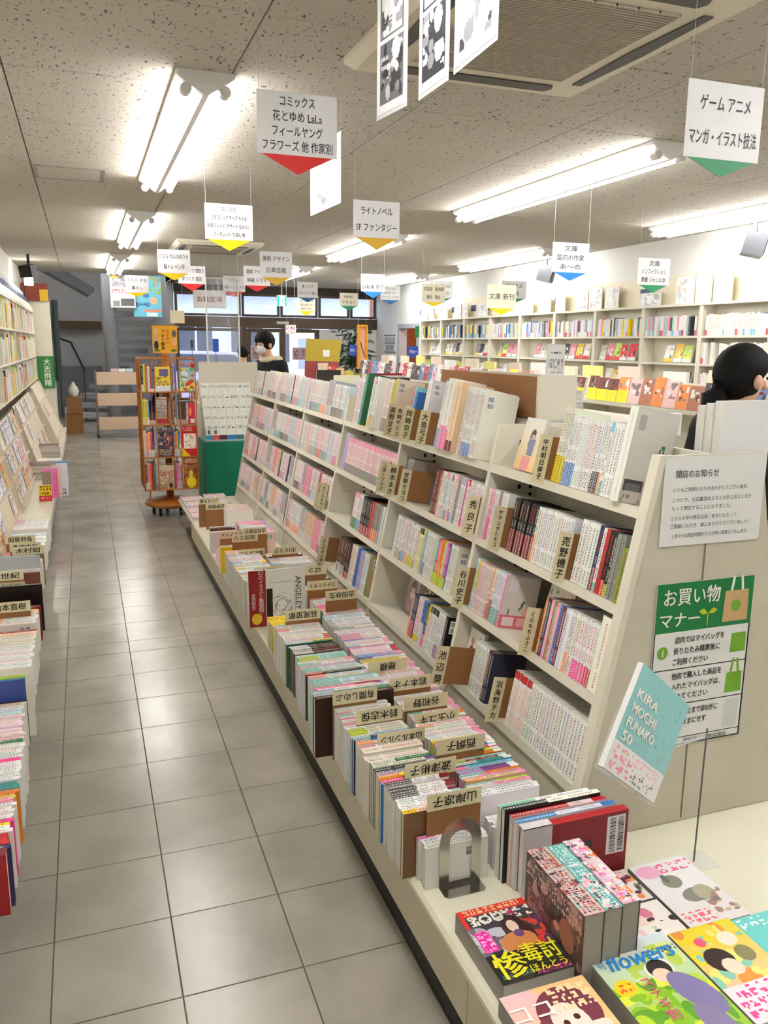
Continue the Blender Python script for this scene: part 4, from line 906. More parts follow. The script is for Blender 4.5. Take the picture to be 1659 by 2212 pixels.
hard(-.210, .016, .785, .285, .184, S('ice', band='blue', top='blue', b1=.4, ink='grey'), 'pale volume with a blue spine just behind the dark red hardcover', (.85, .87, .9))
hard(-.193, .016, .782, .270, .190, S('blush', band='red', top='red', b1=.6), 'pink and red spined volume behind the dark red hardcover', (.9, .75, .72))
hard(-.176, .018, .770, .275, .200, S('white', band='black', b1=.45, ink='red'), 'white volume with a black spine end behind the dark red hardcover', (.06, .06, .07))
hard(-.157, .018, .768, .260, .196, S('white', band='mint', b1=.4), 'white and mint spined volume farthest behind the dark red hardcover', (.92, .92, .9))
# magazines lying by the near edge
def mag(x0, y0, x1, y1, z, t_, shapes, label, nu=70, nv=90, seed=1, z0=ZT):
    return cover_book('comic_magazine', frame((x0, y0, z0+t_), (1, 0, 0), (0, 1, 0)), x1-x0, y1-y0, t_, shapes, label, 'magazine', nu, nv, seed, base=(.55, .53, .50))
def mtext(o, s, size, m, x, y, z, **k): return text(s, size, m, (x, y, z+.0007), (1, 0, 0), (0, 1, 0), o, **k)
YINK = mat('yellow_ink', (.93, .90, .12), .5, noise=0); BINK = mat('blue_ink', (.12, .55, .85), .5, noise=0); PINK_ = mat('pink_ink', (.95, .25, .60), .5, noise=0); OINK = mat('orange_ink', (.95, .45, .25), .5, noise=0)
m1 = mag(.586, -.527, .757, -.297, .30, .050, [('bg', (.18, .15, .18), (.30, .28, .32)), ('rect', 0, .90, 1, 1, (.88, .20, .15)), ('rect', 0, .62, .06, 1, (.88, .2, .15)), ('type', .08, .92, .9, .99, (.98, .8, .6), .10, .05, .7), ('type', .10, .76, .98, .90, (.93, .90, .84), .16, .08, .72),
   ('blot', .0, .36, .45, .74, [(.72, .66, .70), (.80, .80, .84), (.45, .42, .48)], 26, .13), ('blot', .5, .36, 1, .74, [(.85, .25, .2), (.35, .2, .4), (.3, .25, .2)], 24, .09), ('ell', .62, .68, .15, .14, .2, (.22, .10, .09)), ('ell', .72, .58, .10, .16, .3, (.22, .10, .09)), ('ell', .60, .655, .075, .085, 0, (.97, .85, .76)), ('ell', .55, .45, .26, .13, .15, (.86, .55, .32)), ('ell', .62, .55, .07, .05, 0, (.45, .3, .55)),
   ('rect', .05, .40, .25, .68, (.95, .15, .65)), ('type', .07, .41, .24, .67, (1, .75, .92), .10, .06, .5), ('blot', 0, 0, 1, .36, [(.12, .12, .1), (.2, .2, .1)], 40, .12), ('type', .50, .02, .97, .08, (.85, .25, .6), .06, .04, .7), ('type', .06, .05, .45, .10, (.4, .6, .6), .05, .03, .6)],
   'thick comic magazine with red head and yellow lettering at the platform corner', nu=150, nv=190)
mtext(m1, '惨', .080, YINK, .628, -.480, .3011, bold=.0016, width=.072); mtext(m1, '毒討', .062, YINK, .708, -.462, .3011, bold=.0014, width=.088); mtext(m1, 'ほんとう', .026, YINK, .705, -.506, .3011, bold=.0006, width=.085); mtext(m1, 'YOU', .040, WINK, .640, -.340, .3011, bold=.001, width=.085); mtext(m1, '桜', .018, PINK_, .705, -.335, .3011)
m2 = mag(.567, -.80, .760, -.545, .29, .042, [('bg', (.95, .70, .45), (.96, .78, .80)), ('slant', 1, .9, 1.25, (.97, .80, .55)), ('ell', .60, .70, .34, .26, .3, (.50, .22, .28)), ('ell', .40, .55, .22, .22, -.3, (.50, .22, .28)), ('ell', .56, .62, .19, .19, .2, (.99, .90, .84)), ('ell', .70, .48, .25, .08, .3, (.99, .90, .84)), ('ell', .50, .62, .035, .028, 0, (.3, .12, .15)), ('ell', .64, .65, .035, .028, 0, (.3, .12, .15)), ('ell', .58, .545, .03, .01, 0, (.85, .4, .4)), ('type', .5, .72, .98, .97, (.99, .88, .70), .12, .09, .5)],
   'peach and pink comic magazine with a long-haired girl cut by the bottom edge', nu=150, nv=180)
mtext(m2, 'ココ', .050, WINK, .612, -.60, .293, bold=.001)
m3 = mag(.785, -.775, .990, -.505, .31, .055, [('bg', (.62, .80, .22), (.86, .90, .94)), ('blot', 0, .0, 1, .6, [(.55, .78, .12), (.75, .88, .2), (.9, .92, .3), (.4, .66, .15)], 60, .14), ('blot', .3, .55, 1, .9, [(.75, .85, .35), (.93, .93, .9), (.85, .9, .6)], 26, .12), ('ell', .62, .66, .13, .10, 0, (.15, .11, .10)), ('ell', .60, .60, .10, .07, 0, (.97, .84, .74)), ('ell', .78, .38, .17, .24, .4, (.52, .48, .68)), ('ell', .72, .10, .14, .2, .2, (.55, .5, .66)), ('ell', .14, .58, .12, .08, .2, (.97, .85, .15)), ('type', .06, .54, .22, .62, (.95, .4, .2), .1, .06, .6), ('type', .6, .80, .98, .86, (.25, .25, .3), .06, .04, .5), ('rect', .35, .95, .62, .99, (.97, .7, .1))],
   'green and yellow comic magazine titled in blue script with a boy on its cover', nu=160, nv=200)
mtext(m3, 'flowers', .062, BINK, .895, -.553, .3062, shear=.25, bold=.0012, width=.165); mtext(m3, '月刊', .018, BINK, .800, -.545, .3062, vertical=True)
mtext(m3, 'ステキ刺', .030, PINK_, .862, -.665, .3062, vertical=True, line=.95)
m4 = mag(1.000, -.775, 1.165, -.513, .31, .050, [('bg', (.93, .75, .82), (.93, .85, .20)), ('blot', 0, .35, 1, 1, [(.97, .85, .15), (.55, .80, .70), (.95, .60, .25), (.93, .90, .5)], 34, .14), ('ell', .34, .62, .20, .13, .5, (.20, .12, .10)), ('ell', .42, .53, .13, .09, .5, (.98, .86, .78)), ('ell', .30, .83, .08, .05, 0, (.95, .35, .5)), ('ell', .70, .80, .14, .08, .2, (.92, .90, .82)), ('ell', .74, .62, .13, .09, 0, (.55, .52, .35)), ('rect', 0, 0, 1, .36, (.95, .90, .93)), ('type', .05, .05, .95, .34, (.95, .30, .60), .13, .09, .55)],
   'yellow comic magazine with a dark-haired girl beside the blue script magazine', nu=140, nv=190)
mag(1.173, -.76, 1.345, -.513, .29, .04, [('bg', (.40, .80, .80), (.45, .84, .82)), ('blot', .1, .3, .9, .9, [(.95, .85, .88), (.97, .80, .86), (.6, .5, .5)], 14, .16), ('ell', .5, .3, .2, .14, 0, (.45, .35, .35)), ('type', .05, .85, .95, .98, (.95, 1, 1), .16, .1, .6)], 'turquoise comic magazine at the frame edge beside the yellow one', seed=8)
mag(1.090, -.49, 1.257, -.250, .27, .020, [('bg', (.93, .90, .90), (.92, .92, .93)), ('ell', .22, .86, .2, .10, 0, (.95, .70, .82)), ('type', .40, .80, .98, .95, (.93, .45, .60), .18, .09, .6), ('ell', .42, .66, .16, .10, .3, (.55, .56, .50)), ('ell', .36, .72, .05, .07, 0, (.42, .44, .38)), ('ell', .56, .42, .22, .10, .2, (.55, .55, .53)), ('ell', .72, .42, .16, .12, 0, (.72, .70, .60)), ('blot', .6, .1, 1, .45, [(.70, .55, .50), (.85, .75, .6), (.55, .5, .5)], 20, .07), ('type', .06, .06, .55, .22, (.95, .45, .50), .12, .07, .6)], 'white comic magazine with grey drawing and pink title lying before the end panel', nu=120, nv=150, seed=9)
mag(.930, -.495, 1.085, -.37, .265, .016, [('bg', (.96, .93, .91), (.95, .92, .90)), ('ell', .45, .7, .3, .25, 0, (.95, .86, .80)), ('blot', .0, .0, .6, .5, [(.93, .80, .80), (.75, .85, .70), (.90, .85, .82)], 18, .08), ('ell', .62, .75, .10, .16, .5, (.85, .5, .6)), ('blot', .5, .2, 1, .6, [(.2, .17, .16), (.96, .92, .9)], 12, .08)], 'cream comic magazine with a pale drawn face under the standing magazines', nu=60, nv=50, seed=10)
mag(.925, -.365, 1.080, -.248, .265, .018, [('bg', (.93, .88, .86), (.90, .86, .84)), ('blot', 0, 0, 1, 1, [(.85, .25, .35), (.90, .55, .30), (.45, .55, .35), (.93, .75, .78), (.35, .2, .3)], 50, .10), ('type', .1, .75, .9, .97, (.95, .55, .70), .15, .15, .6)], 'floral comic magazine squeezed against the standing magazines', nu=60, nv=50, seed=11)
# magazines standing spine up, along the platform
def stand_mag(x0, x1, y0, y1, h, shapes, spine_sh, label, seed):
    t = x1-x0; mb = MB()
    mb.box((x0, y0, ZT), (x0+.001, y1, ZT+h), (.3, .22, .22)); mb.box((x1-.001, y0, ZT), (x1, y1, ZT+h), (.3, .28, .2)); mb.box((x0+.001, y0, ZT+h-.001), (x1-.001, y1, ZT+h), (.8, .7, .7))
    o = mb.build('comic_magazine', [FLAT]); tag(o, label, 'magazine', 'thick magazines standing spine up')
    bx('page_block', mat('newsprint_pages', (.66, .65, .63), .9, noise=.15, nscale=200), (x0+.0012, y0+.002, ZT+.001), (x1-.0012, y1-.002, ZT+h-.0012), o)
    put(art(y1-y0, h, 150, 110, shapes, seed), 'cover_print', (x0, y1, ZT), (0, -1, 0), (0, 0, 1), o)
    put(art(y1-y0, t, 150, 28, spine_sh, seed+1), 'spine_print', (x0, y1, ZT+h), (0, -1, 0), (1, 0, 0), o)
    for yy in (y0+.06, y0+.15): bx('binding_string', mat('clear_string', (.85, .85, .85), .3, noise=0), (x0-.001, yy, ZT+h+.0002), (x1, yy+.002, ZT+h+.0012), o)
stand_mag(.757, .806, -.545, -.310, .18, [('bg', (.28, .20, .20), (.36, .28, .28)), ('blot', 0, 0, 1, 1, [(.45, .30, .30), (.20, .14, .15), (.60, .42, .40), (.75, .55, .52), (.30, .35, .28)], 60, .09), ('type', .02, .72, .98, .97, (.86, .72, .72), .05, .09, .4), ('ell', .75, .5, .12, .2, .3, (.62, .40, .34)), ('type', .05, .3, .35, .65, (.8, .5, .55), .04, .07, .4)],
   [('bg', (.85, .70, .70), (.88, .75, .72)), ('blot', 0, 0, 1, 1, [(.93, .85, .8), (.75, .35, .3), (.25, .2, .2), (.70, .8, .75), (.9, .6, .6)], 50, .04), ('type', .02, .1, .98, .9, (.2, .16, .16), .03, .22, .5)], 'thick dark red comic magazine standing nearest the aisle, spine up', 21)
stand_mag(.808, .853, -.542, -.308, .178, [('bg', (.2, .3, .3), (.3, .4, .4))], [('bg', (.35, .68, .66), (.40, .72, .70)), ('blot', .5, 0, 1, 1, [(.93, .65, .72), (.95, .85, .85), (.3, .25, .25)], 30, .04), ('type', .02, .1, .98, .9, (.9, .95, .95), .03, .22, .5), ('ell', .35, .5, .02, .3, 0, (.95, .95, .95))], 'middle standing comic magazine with turquoise spine', 23)
stand_mag(.855, .900, -.537, -.303, .178, [('bg', (.3, .22, .2), (.4, .3, .25))], [('bg', (.80, .60, .70), (.90, .88, .86)), ('blot', 0, 0, 1, 1, [(.95, .35, .65), (.95, .6, .8), (.3, .2, .3), (.93, .9, .85), (.95, .5, .15)], 60, .04), ('type', .02, .1, .98, .9, (.95, .9, .95), .03, .22, .5)], 'standing comic magazine with pink and purple spine next to the flat floral one', 25)
# turquoise book held up on a clear stand
b0 = at(1303, 1657, Y=-.445); b1 = at(1412, 1735, Y=-.385); b2 = at(1398, 1440, Y=-.375)
ax = (b1-b0); ay = (b2-b0); wv = ax.length; hv = ay.length; ay = ay-ax*(ay.dot(ax)/ax.dot(ax))
Tk = frame(b0, ax, ay); ux, uy, uz = Tk.col[0].xyz, Tk.col[1].xyz, Tk.col[2].xyz
sign_ = 1 if uz.dot(CAM-b0) > 0 else -1
kb = cover_book('hardcover_book', Tk, wv, hv, .014, [('bg', (.56, .80, .83), (.58, .83, .85)), ('rect', 0, 0, 1, .27, (.93, .92, .93)), ('type', .05, .03, .42, .25, (.95, .60, .70), .14, .09, .5), ('type', .45, .16, .95, .25, (.96, .72, .78), .10, .05, .5), ('type', .45, .03, .9, .14, (.45, .45, .5), .05, .03, .4), ('type', .35, .55, .6, .62, (.80, .70, .85), .05, .05, .5), ('blot', .4, .3, .95, .97, [(.56, .79, .80), (.60, .82, .80), (.52, .74, .76)], 40, .03)], 'turquoise book with white capitals tilted on a clear wire stand before the end panel', nu=60, nv=80, seed=30)
for s_, v in (('KIRA', .75), ('MOCHI', .61), ('FUNAKO', .475), ('50', .345)):
    wd = {'KIRA': .105, 'MOCHI': .118, 'FUNAKO': .138, '50': .05}[s_]
    text(s_, .032, WINK, Tk.translation+ux*(.018+wd/2)+uy*(v*hv)+uz*.0008, ux, uy, kb, bold=.0014, width=wd)
ACR = mat('clear_acrylic', (.95, .97, .97), .05, noise=0, alpha=.22)
sd = empty('book_stand', (1.287, -.262, ZT)); tag(sd, 'clear acrylic book rest on a thin steel rod in front of the end panel', 'stand')
tp = at(1525, 1590, Y=-.262)
MB().tube([(1.287, -.262, ZT+.003), (1.29, -.262, tp.z+.02)], .0022, 8).build('rod', mat('rod_steel', (.42, .42, .42), .4, metal=.6), sd)
bx('foot', ACR, (1.262, -.30, ZT), (1.34, -.225, ZT+.003), sd)
q = MB(); q.T = Tk; q.box((-.004, -.006, -.0175), (wv+.004, hv*.55, -.0152)); q.box((-.004, -.007, -.0152), (wv+.004, -.004, .004)); q.build('rest', ACR, sd)
q = MB(); mid = Tk @ Vector((wv*.72, hv*.35, -.018)); q.tube([mid, (1.289, -.262, tp.z)], .004, 6); q.build('clip', ACR, sd)
# ------------------------------------------------------------------ notices on the end panel
yp = -.0925
nt_ = bx('paper_notice', PAPER, (1.233, yp-.0012, 1.063), (1.559, yp-.0004, 1.299)); tag(nt_, 'white closing notice with grey type taped to the bookshelf end panel', 'notice')
def ptext(o, s, size, m, x, z, **k): return text(s, size, m, (x, yp-.0013, z), (1, 0, 0), (0, 0, 1), o, **k)
ptext(nt_, '閉店のお知らせ', .022, GINK, 1.337, 1.253, width=.135, bold=.0004)
for i, (s_, x0, x1) in enumerate([('いつもご利用いただきありがとうございます。', 1.264, 1.505), ('このたび、七五書店は２０２３年１月３１日を', 1.264, 1.520), ('もって閉店することになりました。', 1.264, 1.455), ('１９８８年の開店以来、長きにわたって', 1.264, 1.475), ('ご愛顧いただき、誠にありがとうございました。', 1.264, 1.520), ('１月からは閉店時間が３０分早い営業といたします', 1.27, 1.515)]):
    ptext(nt_, s_, .0125, GINK, (x0+x1)/2, [1.212, 1.185, 1.163, 1.137, 1.116, 1.090][i], width=x1-x0)
po = bx('manners_poster', PAPER, (1.240, yp-.0011, .489), (1.562, yp-.0004, .962)); tag(po, 'green and white shopping manners poster taped low on the end panel', 'poster')
GRN = mat('poster_green', (.02, .48, .24), .5, noise=.02); LIM = mat('poster_lime', (.45, .68, .16), .5, noise=.03); TAN = mat('poster_tan', (.80, .66, .48), .5, noise=.03)
def pquad(o, name, m, pts):
    q = MB(); q.face([(x, yp-(.00125 if name == 'green_heading' else .00145), z) for x, z in pts]); return q.build(name, m, o)
pquad(po, 'green_heading', GRN, [(1.241, .824), (1.561, .824), (1.561, .961), (1.241, .961)])
q = MB()
for x0, z0, x1, z1 in ((1.241, .490, 1.561, .494), (1.241, .490, 1.2445, .824), (1.5555, .490, 1.561, .824), (1.241, .716, 1.561, .719), (1.241, .612, 1.561, .615), (1.241, .512, 1.561, .5145)): q.face([(x0, yp-.00128, z0), (x1, yp-.00128, z0), (x1, yp-.00128, z1), (x0, yp-.00128, z1)])
q.build('ruled_border', INK, po)
ptext(po, 'お買い物', .052, WINK, 1.355, .922, width=.185, bold=.0009); ptext(po, 'マナー', .046, WINK, 1.320, .858, width=.13, bold=.0009)
def bag(x, z, w, h, m, hm, hn=True):
    pquad(po, 'bag_print', m, [(x-w/2, z-h/2), (x+w/2, z-h/2), (x+w*.46, z+h/2), (x-w*.46, z+h/2)])
    if hn:
        q = MB()
        for s_ in (-1, 1):
            a = x+s_*w*.22
            q.face([(a-.004, yp-.0016, z+h/2), (a+.004, yp-.0016, z+h/2), (a+.004-s_*.006, yp-.0016, z+h*.5+.04), (a-.004-s_*.006, yp-.0016, z+h*.5+.04)])
        q.build('bag_handles', hm, po)
bag(1.505, .880, .086, .088, TAN, WINK); 
q = MB(); q.prism([(1.505+.017*math.cos(a*.52), .880+.017*math.sin(a*.52)) for a in range(12)], 'y', yp-.0016, yp-.0014); q.build('bag_emblem', LIM, po)
bag(1.525, .772, .054, .056, LIM, LIM, False); bag(1.522, .655, .058, .060, LIM, LIM)
q = MB()
for s_ in (-1, 1): q.prism([(1.412+s_*(.002+.028*t), .868+.010*math.sin(3.14*t)+.006*t) for t in (0, .25, .5, .75, 1)]+[(1.412+s_*(.002+.028*t), .868-.006*math.sin(3.14*t)+.006*t) for t in (.75, .5, .25)], 'y', yp-.0016, yp-.0013)
q.face([(1.4105, yp-.0014, .832), (1.4135, yp-.0014, .832), (1.4135, yp-.0014, .868), (1.4105, yp-.0014, .868)]); q.build('sprout_print', mat('poster_sprout', (.75, .80, .12), .5, noise=0), po)
for nb, z in (('1', .768), ('2', .664), ('3', .563)):
    q = MB(); q.prism([(1.272+.018*math.cos(a*.4488), z+.018*math.sin(a*.4488)) for a in range(14)], 'y', yp-.0016, yp-.0013); q.build('number_disc', LIM, po)
    text(nb, .028, WINK, (1.272, yp-.0017, z), (1, 0, 0), (0, 0, 1), po, bold=.0004)
for s_, z, x, wd in (('店内ではマイバッグを', .800, 1.392, .165), ('折りたたみ精算後に', .769, 1.385, .155), ('ご利用ください', .738, 1.366, .118), ('他店で購入した商品を', .697, 1.392, .168), ('入れたマイバッグは、', .667, 1.392, .165), ('閉めてください', .637, 1.372, .125), ('会計がすむまで袋の外に', .590, 1.392, .165), ('出したままにせず', .560, 1.372, .13)):
    ptext(po, s_, .021, INK, x, z, width=wd, bold=.0005)
ptext(po, '万引防止対策協議会', .014, INK, 1.44, .502, width=.15)
pquad(po, 'receipt_print', mat('receipt_grey', (.82, .83, .84), .6, noise=.02), [(1.495, .520), (1.545, .520), (1.548, .605), (1.500, .605)])
# ------------------------------------------------------------------ left side: platform, racks and wall shelf
lp = empty('display_platform', (-.72, 5.4, 0)); tag(lp, 'low cream platform along the left wall, its edge crowded with books', 'display platform')
bx('toe_kick', KICK, (-.99, -1.9, 0), (-.47, 12.0, .085), lp); bx('body', FASC, (-.99, -1.9, .086), (-.455, 12.0, .227), lp); bx('top_board', TRAY, (-.995, -1.9, .228), (-.44, 12.0, .25), lp)
def lcol(y, xr, L, runs, cnt, d=.155):
    for n, w, h, st, k in runs:
        for i in range(n):
            cnt[0] += 1; l = L*(1+random.uniform(-.02, .02)); dd = k.get('d', d)*(1+random.uniform(-.03, .02))
            kk = {a: b for a, b in k.items() if a not in ('d', 'dx')}
            o = book('comic_volume', platT(xr-l+random.uniform(-.006, .006)+k.get('dx', 0), y, dd), w-.0007, l, dd, st, **kk)
            tag(o, '%s comic volume, spine up, %s along the left wall platform' % (sdesc(st), ordw(cnt[0])), 'book', 'comic volumes spine up on the left wall platform'); y += w
    return y
cnt = [0]
y = lcol(.100, -.372, .186, [R_(1, .03, S('wine', ink='red'), cover=(.63, .13, .16)), R_(1, .016, S('navy')), R_(3, .018, S('red')), R_(2, .016, WH()), R_(1, .016, S('yellow')), R_(1, .015, S('hot')), R_(5, .0145, WH()), R_(2, .015, S('pink')), R_(1, .014, S('lime')), R_(2, .015, S('orange')), R_(3, .015, S('teal')), R_(8, .0142, S('white', band='pink')), R_(2, .016, S('hot')), R_(6, .014, WH()), R_(2, .016, S('green')), R_(3, .0145, S('blush'))], cnt)
lcol(y+.01, -.385, .19, [R_(8, .0145, S('blush', ink='grey')), R_(4, .015, S('ice')), R_(3, .015, S('cream')), R_(1, .015, S('black'))], cnt)
y = lcol(1.02, -.382, .20, [R_(1, .016, S('blue', band='black', b1=.6), d=.225, cover=(.25, .33, .62)), R_(1, .014, S('lime'), d=.23), R_(1, .02, S('white', band='orange'), d=.25, dx=.02, cover=(.93, .90, .86)), R_(6, .015, WH()), R_(5, .014, S('cream'))], cnt)
y = lcol(1.28, -.385, .19, [R_(14, .015, WH()), R_(4, .014, S('white', band='orange')), R_(8, .014, S('cream')), R_(4, .015, S('peach')), R_(1, .016, S('wine'))], cnt)
y = lcol(1.80, -.392, .19, [R_(1, .02, S('cream'), d=.16, code=True), R_(8, .0145, S('white', band='orange')), R_(6, .014, S('peach')), R_(3, .015, S('wine'), dx=.01)], cnt)
y = lcol(2.16, -.40, .21, [R_(1, .02, S('black'), d=.22, dx=.02, cover=(.05, .05, .05)), R_(7, .015, S('ice')), R_(8, .0145, WH())], cnt)
y = lcol(2.52, -.41, .19, [R_(1, .016, S('brown'), d=.19, dx=.01, cover=(.50, .30, .22)), R_(1, .016, S('orange', band='white'), d=.185), R_(8, .0145, S('cream')), R_(4, .015, S('silver'))], cnt)
y = lcol(2.86, -.415, .20, [R_(1, .018, S('silver', band='blue', top='green'), d=.19), R_(12, .0145, WH()), R_(6, .0145, S('white', band='red'))], cnt)
y = lcol(3.26, -.415, .20, [R_(16, .0148, WH()), R_(8, .0145, S('ice'))], cnt)
y = lcol(3.72, -.415, .20, [R_(10, .015, WH()), R_(12, .014, S('white', band='pink')), R_(3, .014, S('cream'))], cnt)
for i, (px, py, s_, lb) in enumerate([(65, 1297, '山本直樹', 'cream card with bare brown board on the left wall platform'), (54, 1256, '松本大洋', 'cream card on the left wall platform just before the black volume'), (50, 1232, '山世紀', 'cream card before the orange-topped volume on the left wall platform'), (88, 1171, '亀頭史宏', 'cream card of four dense characters, middle of the three on the left'), (94, 1178, '木村紺', 'cream card half sunk below its neighbour on the left wall platform'), (76, 1155, '田島列島', 'farthest cream card on the left wall platform')]):
    p = at(px, py, z=.475); w_ = .16; t = empty('author_card', (p.x-w_/2, p.y, ZT)); tag(t, lb, 'author card', 'cream author cards on the left wall platform')
    xx = p.x
    bx('cardboard', BOARD, (xx-w_+.001, p.y, ZT), (xx-.001, p.y+.0022, .474), t); bx('name_plate', CARDM, (xx-w_, p.y-.0012, .43), (xx, p.y-.0001, .476), t)
    text(s_, .032, INK, (xx-w_/2, p.y-.0013, .453), (1, 0, 0), (0, 0, 1), t, bold=.0005, width=.125)
# slanted racks standing on the platform
RACK = mat('beige_rack_board', (.84, .79, .70), .55, noise=.04)
def wedge(y0, y1, x0, x1, z1, label):
    t = empty('slanted_magazine_rack', ((x0+x1)/2, (y0+y1)/2, ZT)); tag(t, label, 'magazine rack', 'beige slanted racks on the left wall platform')
    for a, b in ((y0, y0+.016), (y1-.016, y1)):
        q = MB(); q.prism([(x0, ZT), (x1, ZT), (x1, ZT+.03), (x0, z1)], 'y', a, b); q.build('end_panel', RACK, t)
    dx, dz = x1-x0, z1-ZT-.03; L = math.hypot(dx, dz); nx, nz = dz/L, dx/L
    for k in range(3):
        f0, f1 = k/3+.01, (k+1)/3-.01
        q = MB(); P = lambda f, o: (x1-dx*f+nx*o, ZT+.03+dz*f+nz*o)
        q.prism([P(f0, -.03), P(f1, -.03), P(f1, -.02), P(f0, -.02)], 'y', y0+.017, y1-.017); q.build('slanted_shelf', RACK, t)
        q = MB(); q.prism([P(f0, -.02), P(f0+.012, -.02), P(f0+.012, .012), P(f0, .012)], 'y', y0+.017, y1-.017); q.build('lip', RACK, t)
    return dict(x0=x0, x1=x1, z1=z1, y0=y0, y1=y1, P=lambda f, o: (x1-dx*f+nx*o, ZT+.03+dz*f+nz*o), up=Vector((-dx, 0, dz)).normalized())
MAGC = [((.95, .60, .25), (.93, .93, .9)), ((.93, .88, .2), (.9, .5, .3)), ((.93, .93, .95), (.8, .85, .93)), ((.9, .3, .3), (.95, .9, .88)), ((.35, .6, .4), (.93, .93, .9)), ((.75, .83, .93), (.95, .95, .95)), ((.95, .75, .8), (.95, .93, .93)), ((.3, .45, .7), (.9, .9, .9)), ((.95, .85, .7), (.8, .4, .3))]
MC = ['orange and white', 'yellow and orange', 'white and pale blue', 'red and white', 'green and white', 'pale blue', 'pink', 'blue and white', 'sand and red']
def mshapes(i, seed=0):
    a, b = MAGC[i % 9]
    rs = random.Random(seed); hair = rs.choice([(.2, .14, .12), (.3, .2, .15), (.12, .1, .1)])
    return [('bg', a, b), ('blot', 0, .0, 1, .75, [a, b, (.93, .9, .88), (.6, .55, .5)], 14, .16), ('ell', .55, .5, .2, .16, .2, hair), ('ell', .55, .46, .13, .11, 0, (.97, .85, .77)), ('ell', .55, .2, .28, .18, 0, b), ('type', .06, .80, .94, .96, rs.choice([(.8, .15, .2), (.15, .2, .5), (.95, .95, .95), (.1, .1, .1)]), .14, .07, .65), ('type', .05, .05, .3, .6, (.3, .3, .3), .09, .04, .5)]
racks = [wedge(3.2, 5.04, -.80, -.66, .90, 'beige slanted rack behind the white paperbacks at the left edge'), wedge(5.086, 7.0, -.80, -.645, .92, 'beige slanted rack with a bare end panel and orange magazines'), wedge(7.05, 9.74, -.80, -.60, .95, 'beige slanted rack mid way along the left wall, full of magazines'), wedge(9.786, 11.9, -.79, -.50, 1.0, 'farthest beige slanted rack with a wide bare end panel')]
k = 0
for ri, rk in enumerate(racks):
    yy = rk['y0']+.04
    while yy+.2 < rk['y1']:
        for f in (1, 2, 0):
            if random.random() < (.12, .10, .72, .90)[ri] or (ri == 3 and f == 0): continue
            k += 1; i = random.randint(0, 8); o = rk['P'](f/3+.037, -.0095); h = .188
            T = frame((o[0], yy, o[1]), (0, 1, 0), rk['up'])
            c = cover_book('magazine', T, .185, h, .006, mshapes(i, k), '%s magazine on the %s slanted rack\'s %s tier, %s along' % (MC[i], ['nearest', 'second', 'third', 'farthest'][ri], ['low', 'middle', 'top'][f], ordw(int((yy-rk['y0'])/.205)+1)), 'magazine', 10, 14, k, 'magazines on the slanted racks')
        yy += .21
# books standing face forward and stacks on the left platform beyond
def upright_cover(name, x, y, w, h, t_, shapes, label, cat='book', z=ZT, **k):
    return cover_book(name, frame((x, y, z), (1, 0, 0), (0, 0, 1)), w, h, t_, shapes, label, cat, **k)
q_ = at(87, 1083, z=ZT)
upright_cover('hardcover_book', q_.x-.005, q_.y, .10, .135, .02, [('bg', (.85, .16, .14), (.97, .85, .12)), ('rect', 0, .36, 1, 1, (.97, .85, .12)), ('rect', 0, 0, 1, .36, (.86, .15, .13)), ('type', .08, .42, .95, .95, (.5, .25, .1), .25, .22, .6), ('type', .1, .1, .8, .3, (1, .9, .9), .2, .2, .5)], 'yellow and red book standing face forward on the left platform')
upright_cover('hardcover_book', q_.x+.02, q_.y+.12, .13, .26, .02, [('bg', (.95, .5, .72), (.97, .55, .76)), ('rect', 0, .2, .55, .9, (.62, .56, .46)), ('type', .7, .1, .95, .9, (.9, .3, .5), .12, .08, .5)], 'hot pink book with a brown print standing face forward on the left platform')
upright_cover('hardcover_book', q_.x+.10, q_.y+.16, .075, .28, .02, [('bg', (.93, .80, .78), (.95, .85, .84)), ('ell', .5, .7, .3, .1, 0, (.93, .92, .75)), ('ell', .5, .45, .3, .1, 0, (.90, .92, .78)), ('ell', .5, .2, .3, .1, 0, (.93, .90, .70))], 'pale pink book with round cream prints overhanging the left platform edge')
upright_cover('hardcover_book', q_.x+.135, q_.y+.22, .09, .30, .02, [('bg', (.90, .91, .94), (.93, .93, .95)), ('rect', 0, .95, 1, 1, (.2, .6, .85)), ('type', .2, .05, .8, .2, (.2, .2, .25), .2, .06, .5)], 'white bar-coded book with blue top edge overhanging the left platform')
k = 0
for sx, sy, n in ((-.72, 6.75, 11), (-.70, 7.35, 9), (-.715, 8.1, 12)):
    z = ZT
    for i in range(n):
        k += 1; t_ = random.choice((.010, .013, .017)); x = sx+random.uniform(-.012, .012); yq = sy+random.uniform(-.01, .01); col = random.choice([(.93, .80, .80), (.35, .28, .26), (.92, .91, .90), (.80, .78, .74), (.93, .87, .82), (.45, .36, .33)])
        cover_book('magazine', frame((x, yq, z+t_), (1, 0, 0), (0, 1, 0)), .27, .21, t_-.0005, [('bg', col, col), ('type', .1, .7, .9, .95, (.6, .2, .3), .12, .08, .5)], 'magazine lying flat, %s from the bottom of the %s left stack' % (ordw(i+1), ['nearest', 'middle', 'farthest'][(sx, sy, n) != (-.72, 6.75, 11) and (1 if sy < 8 else 2)]), 'magazine', 8, 8, k, 'flat magazine stacks on the left platform', col); z += t_
